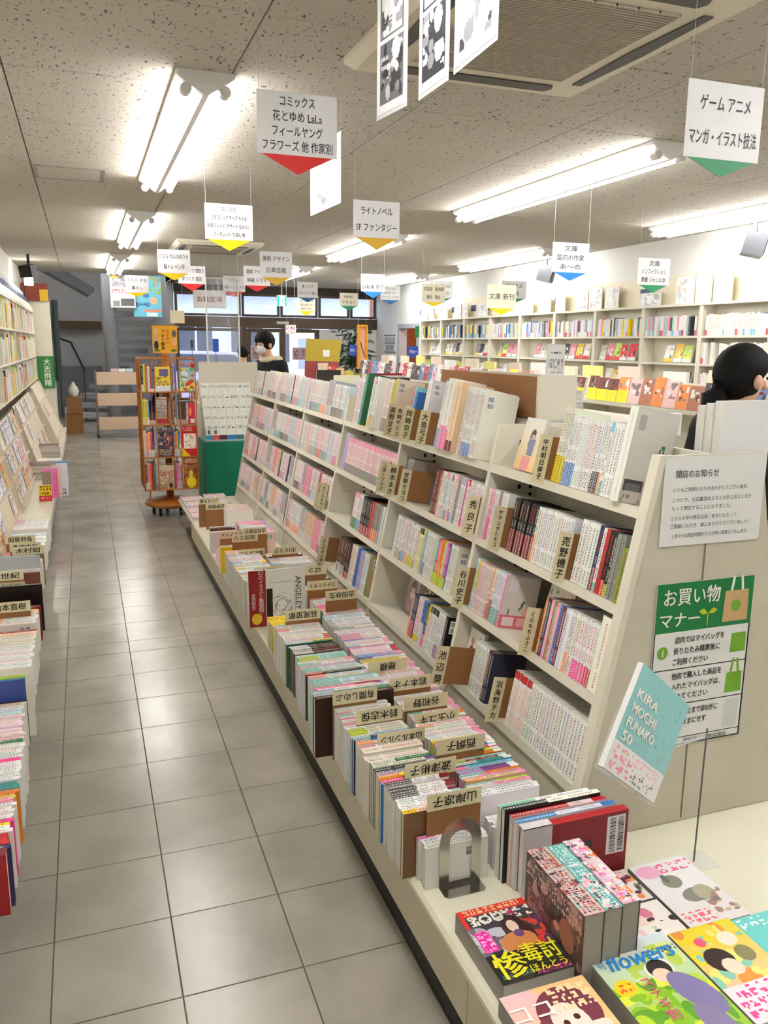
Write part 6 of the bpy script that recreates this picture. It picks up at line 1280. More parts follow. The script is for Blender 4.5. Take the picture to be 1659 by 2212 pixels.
pp = poster(290, 597, 347, 684, 12.25, [('bg', (.42, .74, .85), (.50, .80, .88)), ('blot', .35, .55, 1, .98, [(.55, .75, .45), (.9, .8, .5), (.85, .75, .4), (.5, .8, .85)], 24, .10), ('ell', .72, .40, .13, .09, 0, (.90, .72, .55)), ('ell', .45, .52, .12, .05, 0, (.25, .45, .7)), ('rect', .36, .12, .98, .17, (.93, .55, .4)), ('type', .05, .25, .6, .36, (.15, .3, .55), .1, .06, .6), ('rect', .45, .02, .85, .10, (.85, .92, .92))], 'light blue illustrated map poster beside the grey photograph poster')
a_ = at(418, 665, Y=9.9); b_ = at(488, 628, Y=9.9)
cs = bx('till_sign', SIGNW, (a_.x, 9.899, a_.z), (b_.x, 9.901, b_.z)); tag(cs, 'white board with dark red brush lettering marking the till', 'sign')
text('お勘定場', .085, mat('dark_red_ink'), ((a_.x+b_.x)/2, 9.898, (a_.z+b_.z)/2), (1, 0, 0), (0, 0, 1), cs, width=.34, bold=.001)
for x in (a_.x+.03, b_.x-.03): MB().tube([(x, 9.9, b_.z), (x, 9.9, ZC)], .002, 5).build('string', STRING, cs)
poster(368, 671, 398, 698, 9.0, [('bg', (.85, .80, .68), (.84, .79, .68)), ('type', .08, .8, .9, .95, (.5, .45, .4), .1, .06, .5)], 'small cream card hanging left of the till sign', 'card', 'hanging_card', 10, 10)
PLS = mat('clear_plastic_film', (.92, .94, .97), .12, noise=0, alpha=.20, spec=.8)
ps = empty('plastic_sheet', (1.70, 9.7, 1.25)); tag(ps, 'clear wrinkled plastic sheet in a thin white frame hung over the till counter', 'screen')
q = MB(); A = [at(444, 617, Y=9.7), at(514, 617, Y=9.7)]; x0, x1 = A[0].x, A[1].x; nx, nz = 18, 24; G = []
z0, z1 = 1.28, 2.42
for j in range(nz+1):
    for i in range(nx+1):
        u, v = i/nx, j/nz; G.append(q.pt((x0+(x1-x0)*u, 9.7+.018*math.sin(u*9+v*7)*math.sin(v*5+u*3)+.012*math.sin((u*1.5+v)*21), z0+(z1-z0)*v)))
for j in range(nz):
    for i in range(nx): q.fidx([G[j*(nx+1)+i], G[j*(nx+1)+i+1], G[(j+1)*(nx+1)+i+1], G[(j+1)*(nx+1)+i]])
q.build('film', PLS, ps, smooth=True)
for x in (x0, x1): MB().tube([(x, 9.7, z0-.02), (x, 9.7, z1)], .010, 8).build('frame_pole', WHITEP, ps)
MB().tube([(x0, 9.7, z1), (x1, 9.7, z1)], .008, 8).build('frame_pole', WHITEP, ps)
for x in (x0, x1): MB().tube([(x, 9.7, z1), (x, 9.7, ZC)], .002, 5).build('string', STRING, ps)
# exit light
ex = empty('exit_light', (3.37, 13.5, 2.25)); tag(ex, 'green and white running man exit light over the entrance', 'sign')
EG = mat('exit_green_light', (.04, .75, .42), noise=0, emit=1.0, srgb=True); EW = mat('exit_white_light', (.95, 1, .97), noise=0, emit=1.1)
bx('housing', WHITEP, (3.275, 13.5, 2.245), (3.457, 13.54, 2.44), ex); bx('light_face', EW, (3.28, 13.497, 2.25), (3.452, 13.4995, 2.435), ex)
for a, b in ((3.28, 3.318), (3.414, 3.452)): bx('green_field', EG, (a, 13.494, 2.25), (b, 13.4968, 2.435), ex)
q = MB(); q.prism([(3.366, 2.40), (3.378, 2.40), (3.378, 2.412), (3.366, 2.412)], 'y', 13.494, 13.4965); q.prism([(3.355, 2.30), (3.372, 2.345), (3.362, 2.39), (3.378, 2.395), (3.386, 2.345), (3.402, 2.285), (3.392, 2.28), (3.378, 2.33), (3.366, 2.295)], 'y', 13.494, 13.4965); q.build('running_figure', EG, ex)
MB().tube([(3.366, 13.52, 2.44), (3.366, 13.52, ZC)], .01, 8).build('rod', WHITEP, ex)
poster(617, 702, 639, 721, 12.0, [('bg', (.93, .92, .93), (.92, .91, .93)), ('type', .05, .05, .95, .95, (.7, .2, .35), .2, .2, .6)], 'tiny white card with red marks hanging before the entrance door', 'card', 'hanging_card', 16, 16)
for (x0_, y0_, x1_, y1_, lb) in ((542, 747, 585, 777, 'pinkish notice taped to the left entrance door'), (632, 751, 662, 777, 'pinkish notice taped to the right entrance door')):
    poster(x0_, y0_, x1_, y1_, 14.8525 if x0_ < 600 else 14.9085, [('bg', (.80, .70, .72), (.82, .72, .74)), ('type', .08, .1, .92, .88, (.45, .25, .28), .09, .16, .6)], lb, 'notice', 'door_notice', 24, 20, string=False)
# coffee shop board on the white wall
a_ = at(830, 760, X=5.672); b_ = at(855, 724, X=5.672)
mh = bx('cafe_sign', PAPER, (5.671, b_.y, a_.z), (5.679, a_.y, b_.z)); tag(mh, 'white framed cafe sign in two rows on the white wall by the doorway', 'sign')
for i, s_ in enumerate(('まほろば', '珈琲館')):
    zc = b_.z-(b_.z-a_.z)*(.28+.46*i); text(s_, .13, INK, (5.670, (a_.y+b_.y)/2, zc), (0, -1, 0), (0, 0, 1), mh, width=.56 if i == 0 else .44)
for z in (a_.z, (a_.z+b_.z)/2, b_.z): bx('frame_bar', DARK, (5.666, b_.y, z-.006), (5.6705, a_.y, z+.006), mh)
ns = empty('no_smoking_sign', (5.67, 13.72, 1.27)); tag(ns, 'small round red ringed no smoking mark on the white wall', 'sign')
q = MB(); 
for r0, r1 in ((.055, .045),):
    n = 20
    for i in range(n):
        A, B = 2*math.pi*i/n, 2*math.pi*(i+1)/n; q.face([(5.674, 13.72+r0*math.cos(A), 1.325+r0*math.sin(A)), (5.674, 13.72+r0*math.cos(B), 1.325+r0*math.sin(B)), (5.674, 13.72+r1*math.cos(B), 1.325+r1*math.sin(B)), (5.674, 13.72+r1*math.cos(A), 1.325+r1*math.sin(A))])
q.face([(5.674, 13.72-.037, 1.363), (5.674, 13.72-.032, 1.368), (5.674, 13.72+.038, 1.287), (5.674, 13.72+.033, 1.282)]); q.build('red_ring', mat('ring_red', (.85, .15, .2), .5, noise=0), ns)
q = MB(); q.box((5.6745, 13.69, 1.318), (5.6785, 13.75, 1.332)); q.build('cigarette', DARK, ns)
# ------------------------------------------------------------------ bookcases along the right wall
FX = 5.50; P0 = 4.84; PI_ = .892
RZ = [.98, 1.135, 1.42, 1.688]
k = 0; nb = 0
def wall_book(x, y, z, w_, h, d, st, lab, lean=0):
    T = Matrix(((0, 1, 0, x), (1, 0, 0, y), (0, 0, 1, z), (0, 0, 0, 1)))
    if lean: T = T @ Matrix.Rotation(lean, 4, 'Y')
    o = book('shelf_book', T, w_, h, d, st); tag(o, lab, 'book', 'books in the right wall bookcases'); return o
for c in range(10):
    y0 = P0+PI_*(c-2); y1 = y0+PI_
    t = empty('wall_bookcase', (5.58, (y0+y1)/2, 0)); tag(t, 'cream wall bookcase, %s from the near frame edge along the right wall' % ordw(c+1), 'bookcase', 'cream bookcases along the right wall')
    for yy in (y0+.001, y1-.027): bx('upright', SHELF, (FX, yy, 0), (5.66, yy+.026, 1.975), t)
    bx('back_panel', SHELF, (5.661, y0+.001, 0), (5.675, y1-.001, 1.975), t)
    for z in (.25, .60, .85, 1.135, 1.42, 1.688): bx('shelf_board', SHELF, (FX+.004, y0+.028, z-.022), (5.66, y1-.028, z), t)
    bx('top_board', SHELF, (FX-.006, y0+.001, 1.976), (5.675, y1-.001, 2.0), t)
    bx('header_board', mat('header_cream', (.92, .89, .80), .5), (5.655, y0+.001, 2.001), (5.675, y1-.001, 2.30), t)
    for r, z in ((1, 1.135), (2, 1.42), (3, 1.688)):
        n = 0; yy = y0+.035
        if r == 3 or c < 2:
            if c >= 8: yy += .1
            while yy < y1-.06:
                col = random.choice(['white', 'white', 'white', 'white', 'cream', 'cream', 'grey', 'silver', 'silver', 'ice', 'lilac', 'blue', 'pink', 'dark', 'mint', 'yellow'] if c < 7 else ['white', 'white', 'cream', 'dark', 'grey', 'navy', 'green', 'silver', 'yellow', 'blue']) if c > 1 else random.choice(['white', 'white', 'cream', 'blush'])
                w_ = random.uniform(.022, .036); n += 1; nb += 1
                wall_book(FX+.012, yy, z+.0005, w_, random.uniform(.178, .205), .12, S(col, band=random.choice((None, None, None, 'white', 'white', 'red', 'sky'))), 'book, %s along the %s case\'s %s shelf' % (ordw(n), ordw(c+1), ['', 'low', 'middle', 'upper'][r])); yy += w_+.003
                if random.random() < .06: yy += .06
        else:
            yy += .12
            for i in range(random.randint(3, 5)):
                n += 1; nb += 1; w_ = random.uniform(.11, .135); col = random.choice([(.90, .90, .90), (.75, .72, .68), (.20, .20, .22), (.80, .20, .22), (.60, .58, .56), (.85, .82, .76), (.93, .75, .30), (.75, .85, .35), (.85, .55, .6)])
                cover_book('faced_book', frame((FX+.045, yy+w_, z+.006), (0, -1, 0), (.22, 0, 1)), w_, random.uniform(.17, .195), .018, [('bg', col, tuple(min(1, x*1.1) for x in col)), ('blot', .1, .2, .9, .8, [tuple(x*.6 for x in col), (.92, .92, .9), tuple(min(1, x*1.3) for x in col)], 7, .2), ('rect', 0, 0, 1, .25, random.choice([(.93, .93, .92), (.85, .2, .2), (.95, .8, .2), (.9, .9, .88)]))],
                           'book shown by its cover, %s on the %s case\'s %s shelf' % (ordw(n), ordw(c+1), ['', 'low', 'middle'][r]), 'book', 10, 14, nb, 'faced books in the right wall bookcases'); yy += w_+random.uniform(.005, .03)
                if yy > y1-.17: break
print('wall books', nb)
# wrapped boards and tags on top of the bookcases
k = 0
for (px0, px1, h, col) in ((909, 922, .19, 0), (926, 936, .17, 0), (953, 966, .22, 0), (980, 995, .22, 0), (998, 1010, .22, 0), (1030, 1052, .2, 0), (1125, 1150, .19, 0), (1167, 1188, .22, 0), (1198, 1219, .24, 1), (1242, 1268, .22, 0), (1270, 1298, .25, 1), (1304, 1334, .24, 1), (1380, 1425, .14, 0), (1456, 1496, .27, 1), (1498, 1533, .28, 1), (1536, 1577, .28, 1), (1614, 1656, .29, 1)):
    ya = at(px0, 660, X=5.56).y; yb = at(px1, 660, X=5.56).y; k += 1
    t = bx('wrapped_board', mat('autograph_board', (.86, .80, .62), .5), (5.57, yb, 2.0005), (5.578, ya, 2.0+h)); tag(t, '%s film wrapped board standing on the bookcases, %s counted from the doorway' % ('gold edged' if col else 'white', ordw(k)), 'board', 'wrapped boards on top of the right wall bookcases')
    put(art(ya-yb-.006, h-.008, 12, 12, [('bg', (.90, .91, .91), (.91, .91, .92)), ('blot', .1, .1, .9, .9, [(.80, .81, .82), (.95, .95, .95), (.72, .73, .75), (.85, .78, .75)], 10, .14)], 400+k), 'board_print', (5.57, ya-.003, 2.004), (0, -1, 0), (0, 0, 1), t)
for i, px in enumerate((905, 928, 950, 973, 1015, 1045, 1195, 1378)):
    yb = at(px, 640, X=5.62).y; tag(bx('blue_tag', BLUET, (5.648, yb-.16, 2.10), (5.6545, yb, 2.19)), 'blue category tag on the right wall header, %s from the doorway' % ordw(i+1), 'tag', 'blue tags on the right wall header')
gm = bx('green_marker', mat('green_marker_card', (.15, .48, .28), .5), (5.42, 12.02, 1.70), (5.50, 12.03, 1.90)); tag(gm, 'green card sticking out at the far end of the right wall bookcases', 'marker')
# ------------------------------------------------------------------ the next island bookshelf
isl = empty('island_bookshelf', (3.6, 4.9, 0)); tag(isl, 'second cream island bookshelf between the slanted one and the right wall', 'bookshelf')
bx('back_panel', SHELF, (3.60, .9, 0), (3.63, 8.9, 1.34), isl)
for y_ in (.9, 2.2, 3.55, 4.9, 6.2, 7.5, 8.87): bx('upright', SHELF, (3.31, y_-.0, 0), (3.599, y_+.025, 1.18), isl)
for z in (.4, .8, 1.19):
    for a, b in ((.926, 2.199), (2.226, 3.549), (3.576, 4.899), (4.926, 6.199), (6.226, 7.499), (7.526, 8.869)): bx('shelf_board', SHELF, (3.305, a, z-.02), (3.599, b, z), isl)
nb = 0
yy = .96
while yy < 8.8:
    if any(abs(yy+.06-b) < .09 for b in (2.2, 3.55, 4.9, 6.2, 7.5)): yy += .05; 
    nb += 1
    col = random.choice([(.95, .88, .15), (.93, .93, .92), (.45, .55, .75), (.80, .80, .82), (.70, .45, .35), (.93, .75, .75), (.35, .30, .32), (.9, .55, .3)]) if yy < 4.6 else random.choice([(.35, .32, .32), (.8, .3, .3), (.93, .92, .9), (.45, .6, .75), (.95, .75, .8)])
    w_ = random.uniform(.105, .128); h = random.uniform(.15, .19)
    if 3.05 < yy < 3.5: col = (.45, .22, .18)
    sh = [('bg', col, tuple(min(1, x*1.1) for x in col)), ('blot', .05, .3, .95, .95, [tuple(x*.6 for x in col), (.93, .93, .92), (.6, .5, .5)], 8, .2)]
    if 2.9 < yy < 3.55: sh.append(('rect', 0, 0, 1, .5, (.95, .90, .12)))
    cover_book('pocket_comic', frame((3.33, yy+w_, 1.196), (0, -1, 0), (.2, 0, 1)), w_, h, .02, sh, 'small book faced to the aisle, %s along the island shelf\'s top board' % ordw(nb), 'book', 10, 12, nb+700, 'faced books on the island bookshelf'); yy += w_+.004
nb = 0; yy = 1.0
while yy < 8.8:
    nb += 1; col = random.choice([(.92, .88, .78), (.93, .92, .90), (.90, .84, .76), (.93, .90, .5)]); w_ = random.uniform(.20, .28); h = random.uniform(.07, .11)
    tag(bx('index_board', mat('index_board_%d' % (nb % 4), [(.92, .88, .78), (.93, .92, .90), (.88, .80, .74), (.93, .90, .55)][nb % 4], .6), (3.602, yy, 1.3405), (3.628, yy+w_, 1.3405+h)), '%s board standing along the island shelf\'s top edge, %s from near' % (['cream', 'white', 'blush', 'yellow'][nb % 4], ordw(nb)), 'board', 'boards along the island shelf top'); yy += w_+random.uniform(.02, .3)
# big white books at the island's near end
for i, (x, y_, col) in enumerate(((3.33, 1.55, (.90, .90, .92)), (3.34, 1.9, (.60, .52, .46)), (3.34, 2.28, (.88, .86, .84)))):
    cover_book('large_book', frame((3.315, y_, 1.196), (0, -1, 0), (.12, 0, 1)), .20, .25, .02, [('bg', col, tuple(min(1, v*1.05) for v in col)), ('type', .1, .7, .9, .9, (.4, .4, .45), .12, .08, .5)], ['white', 'brown', 'pale'][i]+' large book leaning on the island shelf near the long haired shopper', 'book', 12, 14, 900+i) if False else None
a_ = at(1177, 830, Y=3.0); b_ = at(1225, 745, Y=3.0)
# things on the far side of the slanted shelf, seen above it
db = empty('display_box', (1.47, 1.27, 1.14)); tag(db, 'brown board and cream end panel of a display box atop the slanted bookshelf', 'display box')
bx('brown_side', BOARD, (1.399, .845, 1.31), (1.411, 1.70, 1.462), db); bx('cream_end', SHELF, (1.399, .832, 1.305), (1.56, .844, 1.468), db); bx('floor_board', SHELF, (1.412, .845, 1.305), (1.56, 1.70, 1.315), db); bx('cream_side', SHELF, (1.55, .845, 1.316), (1.56, 1.70, 1.462), db)
bx('foot', SHELF, (1.40, .9, 1.1805), (1.42, 1.6, 1.3048), db)
def right_book(y, w_, h, d, z, cover, label, lean=0, name='large_book', x=1.57, st=None):
    T = Matrix(((0, -1, 0, x), (1, 0, 0, y), (0, 0, 1, z), (0, 0, 0, 1)))
    if lean: T = T @ Matrix.Rotation(lean, 4, 'Y')
    o = book(name, T, w_, h, d, st or S('white'), cover=cover); tag(o, label, 'book'); return o
for i, (y_, w_, c, lb) in enumerate([(-.055, .03, (.92, .92, .93), 'white boxed book nearest on the far side of the slanted shelf'), (-.02, .028, (.90, .90, .91), 'second white boxed book on the far side of the slanted shelf'), (.012, .03, (.88, .88, .89), 'third white boxed book on the far side of the slanted shelf')]):
    right_book(y_, w_, .265-.008*i, .165, 1.168, c, lb, x=1.60)
tag(bx('large_book', mat('pale_sheet_cover', (.91, .90, .88), .4), (1.43, .30, 1.302), (1.60, .33, 1.37)), 'pale book lying behind the white boxed books', 'book')
for i, (y_, c, h, lb) in enumerate([(2.60, (.30, .24, .24), .22, 'dark patterned book leaning at the top of the far side'), (2.66, (.94, .93, .92), .23, 'white book leaning between dark and red ones on the far side'), (2.72, (.62, .14, .18), .24, 'dark red large book leaning on the far side of the slanted shelf'), (3.05, (.94, .94, .92), .20, 'white picture book leaning on the far side of the slanted shelf'), (3.5, (.92, .90, .80), .20, 'cream book leaning by the masked shopper'), (3.95, (.20, .18, .17), .22, 'dark framed book at the far side beside the masked shopper')]):
    T = Matrix(((0, -1, 0, 1.60), (1, 0, 0, y_), (0, 0, 1, 1.168), (0, 0, 0, 1))) @ Matrix.Rotation(-.0, 4, 'Y')
    o = book('large_book', T, .022, h, .18, S('white'), cover=c); tag(o, lb, 'book')
for i in range(7):
    tag(bx('magazine', mat('stack_cover_%d' % (i % 3), [(.80, .80, .82), (.9, .9, .9), (.85, .82, .78)][i % 3], .45), (2.02, 1.8+.005*i, 1.20+.022*i), (2.24, 2.5+.01*i, 1.2205+.022*i)), 'grey white book pile on the counter top behind the brown board, %s up' % ordw(i+1), 'book', 'pile of books behind the brown board')
tp_ = empty('counter_table', (2.13, 2.2, 0)); tag(tp_, 'narrow cream counter behind the slanted bookshelf holding a book pile', 'counter'); bx('top', SHELF, (2.0, 1.7, 1.17), (2.72, 2.62, 1.1995), tp_); bx('front_panel', SHELF, (2.0, 1.7, 0), (2.02, 2.62, 1.169), tp_); bx('side_panel', SHELF, (2.021, 1.7, 0), (2.72, 1.72, 1.169), tp_)
a_ = at(1177, 832, Y=2.58); b_ = at(1222, 744, Y=2.58)
wn = bx('info_sheet', PAPER, (a_.x, 2.5795, 1.20), (b_.x, 2.5805, b_.z)); tag(wn, 'white printed info sheet standing behind the brown display board', 'notice')
put(art(b_.x-a_.x-.004, b_.z-1.2-.006, 24, 36, [('bg', (.91, .91, .92), (.91, .91, .91)), ('type', .2, .86, .8, .9, (.4, .4, .42), .09, .03, .7), ('type', .08, .3, .92, .78, (.6, .6, .62), .07, .05, .5), ('ell', .75, .1, .16, .07, 0, (.5, .5, .5))], 77), 'sheet_print', (a_.x+.002, 2.5795, 1.203), (1, 0, 0), (0, 0, 1), wn)
# yellow board, hanging box, plants, till counter
yb_ = empty('yellow_board', (2.6, 8.0, .9)); tag(yb_, 'large mustard and dull red board standing beyond the masked shopper', 'board')
q = MB(); c0, c1, c2, c3 = at(657, 812, Y=8), at(728, 812, Y=8), at(738, 735, Y=8), at(662, 731, Y=8); mid0 = c0.lerp(c3, .40); mid1 = c1.lerp(c2, .40)
for nm, P_, mm in (('mustard_part', (mid0, mid1, c2, c3), mat('mustard_card', (.72, .63, .20), .6)), ('red_part', (Vector((c0.x, 8, .95)), Vector((c1.x, 8, .95)), mid1, mid0), mat('dull_red_card', (.62, .28, .26), .6))):
    q = MB(); q.prism([(p_.x, p_.z) for p_ in P_], 'y', 7.99, 8.01); q.build(nm, mm, yb_)
bx('price_slip', PAPER, (2.60, 7.986, 1.42), (2.68, 7.9895, 1.50), yb_)
tc = empty('low_table', (2.7, 8.3, 0)); tag(tc, 'cream table carrying the mustard board and boxed books', 'table'); bx('top', SHELF, (2.2, 7.7, .91), (3.2, 8.7, .9495), tc)
for lx in (2.25, 3.15):
    for ly in (7.75, 8.65): bx('leg', SHELF, (lx-.02, ly-.02, 0), (lx+.02, ly+.02, .91), tc)
for i in range(6):
    cc = [(.86, .78, .68), (.85, .3, .28), (.93, .75, .5), (.80, .75, .25), (.55, .50, .2), (.93, .9, .85)][i]
    cover_book('large_book', frame((2.50+.11*i, 7.80, .9502), (1, 0, 0), (0, .1, 1)), .10+.02*(i == 0), .40-.03*i, .03, [('bg', cc, cc), ('blot', .05, .05, .95, .95, [cc, (.95, .6, .3), (.93, .9, .8), (.85, .35, .5), (.3, .3, .25)], 16 if i else 1, .2)], ['tan', 'red', 'orange', 'olive', 'dark olive', 'pale'][i]+' boxed book on the table before the mustard board', 'book', 14, 20, 950+i)
hb = empty('hanging_wood_box', (3.43, 9.0, 1.24)); tag(hb, 'long open orange wooden box hung by two strings near the white wall', 'box')
OB = mat('amber_wood', (.86, .58, .12), .4, noise=.1); hx0, hx1, hz0, hz1 = 3.362, 3.500, 1.245, 1.83
for lo, hi in (((hx0, 8.96, hz0), (hx0+.022, 9.02, hz1)), ((hx1-.022, 8.96, hz0), (hx1, 9.02, hz1)), ((hx0+.022, 8.96, hz0), (hx1-.022, 9.02, hz0+.022)), ((hx0+.022, 8.96, hz1-.022), (hx1-.022, 9.02, hz1))): bx('side_board', OB, lo, hi, hb)
bx('back_board', mat('pale_ply', (.90, .72, .55), .6), (hx0+.022, 9.005, hz0+.022), (hx1-.022, 9.015, hz1-.022), hb)
MB().tube([(hx0+.05, 9.0, 1.60), (hx1-.03, 9.0, 1.40)], .006, 6).build('wood_strip', mat('strip_brown', (.45, .30, .2), .6), hb)
for x in (hx0+.012, hx1-.012): MB().tube([(x, 9.0, hz1), (x, 9.0, ZC)], .0015, 5).build('string', STRING, hb)
LEAF = mat('dark_leaf', (.10, .24, .12), .4, noise=.25, nscale=8)
def plant(x, y_, z, r, n, label, hgt, seed):
    rs = random.Random(seed); t = empty('potted_plant', (x, y_, 0)); tag(t, label, 'plant')
    MB().lathe([(.12, 0), (.15, .28), (.16, .30), (.14, .30)], (x, y_, 0), 18).build('pot', mat('brown_pot', (.30, .20, .16), .5), t)
    MB().tube([(x, y_, .28), (x+.02, y_, z*.6), (x, y_, z)], [.02, .016, .01], 8).build('stem', mat('plant_stem', (.25, .22, .12), .7), t)
    q = MB()
    for i in range(n):
        a = rs.uniform(0, 6.28); el = rs.uniform(-.3, 1.2); rr_ = r*rs.uniform(.35, 1); c = Vector((x+rr_*math.cos(a)*math.cos(el)*.9, y_+rr_*math.sin(a)*math.cos(el)*.9, z+hgt*(rs.uniform(-1, 1))))
        d = Vector((math.cos(a), math.sin(a), rs.uniform(-.8, .3))).normalized(); s_ = d.cross(Vector((0, 0, 1))).normalized(); L = rs.uniform(.10, .17); up = s_.cross(d)
        P_ = [c, c+d*L*.3+s_*L*.22+up*.01, c+d*L*.7+s_*L*.16, c+d*L-up*.03, c+d*L*.7-s_*L*.16, c+d*L*.3-s_*L*.22+up*.01]; ids = [q.pt(v) for v in P_]
        q.fidx([ids[0], ids[1], ids[2], ids[3]]); q.fidx([ids[0], ids[3], ids[4], ids[5]])
        w0 = Vector((x, y_, z*.8)); q.tube([w0, c], .003, 4, cap=False)
    o = q.build('foliage', LEAF, t); o['kind'] = 'stuff'
plant(4.75, 13.6, 1.45, .42, 170, 'dark broad leaved plant beside the white entrance wall', .42, 3)
plant(5.10, 14.2, 1.25, .28, 90, 'dark leaved plant low behind the hanging wooden box', .3, 4)
plant(6.35, 13.3, 1.35, .30, 60, 'spiky dark plant in the orange side room', .25, 5)
BT = mat('blue_price_tag', (.12, .30, .68), .45, noise=0)
for i, (px0, py0, px1, py1, Y, lb) in enumerate([(755, 745, 770, 768, 9.0, 'blue tag on a stalk before the dark leaved plant'), (882, 748, 903, 772, 8.0, 'blue tag on a stalk before the side room doorway'), (460, 732, 472, 760, 9.2, 'blue tag on a stalk behind the plastic sheet'), (412, 735, 417, 752, 9.2, 'dark tag on a stalk left of the plastic sheet')]):
    a = at(px0, py1, Y=Y); b = at(px1, py0, Y=Y); t = empty('price_tag_stand', ((a.x+b.x)/2, Y, 1.2)); tag(t, lb, 'tag')
    bx('tag_plate', BT if i < 3 else DARK, (a.x, Y-.004, a.z), (b.x, Y+.004, b.z), t); text('円均一', .05, WINK, ((a.x+b.x)/2, Y-.0045, (a.z+b.z)/2), (1, 0, 0), (0, 0, 1), t, width=(b.x-a.x)*.8) if i < 2 else None
    MB().tube([((a.x+b.x)/2, Y, .9 if a.x < 3 else 0), ((a.x+b.x)/2, Y, a.z)], .004, 6).build('stalk', DARK, t)
tl = empty('till_counter', (1.9, 9.9, 0)); tag(tl, 'cream till counter with a book row beyond the low magazine shelf', 'counter')
bx('counter_body', SHELF, (1.45, 9.15, 0), (3.5, 9.6, .86), tl); bx('counter_top', SHELF, (1.42, 9.12, .8605), (3.55, 9.65, .90), tl); bx('raised_shelf', SHELF, (1.42, 9.30, .9005), (2.35, 9.64, 1.13), tl)
x = 1.44; i = 0
while x < 2.3:
    i += 1; w_ = random.uniform(.02, .04); c = random.choice(['white', 'white', 'black', 'cream', 'dark'])
    o = book('hardcover_book', Matrix(((1, 0, 0, x), (0, 1, 0, 9.33), (0, 0, 1, 1.1305), (0, 0, 0, 1))), w_-.002, random.uniform(.10, .16), .12, S(c)); tag(o, '%s book, %s in the row on the till counter' % (c, ordw(i)), 'book', 'books on the till counter'); x += w_
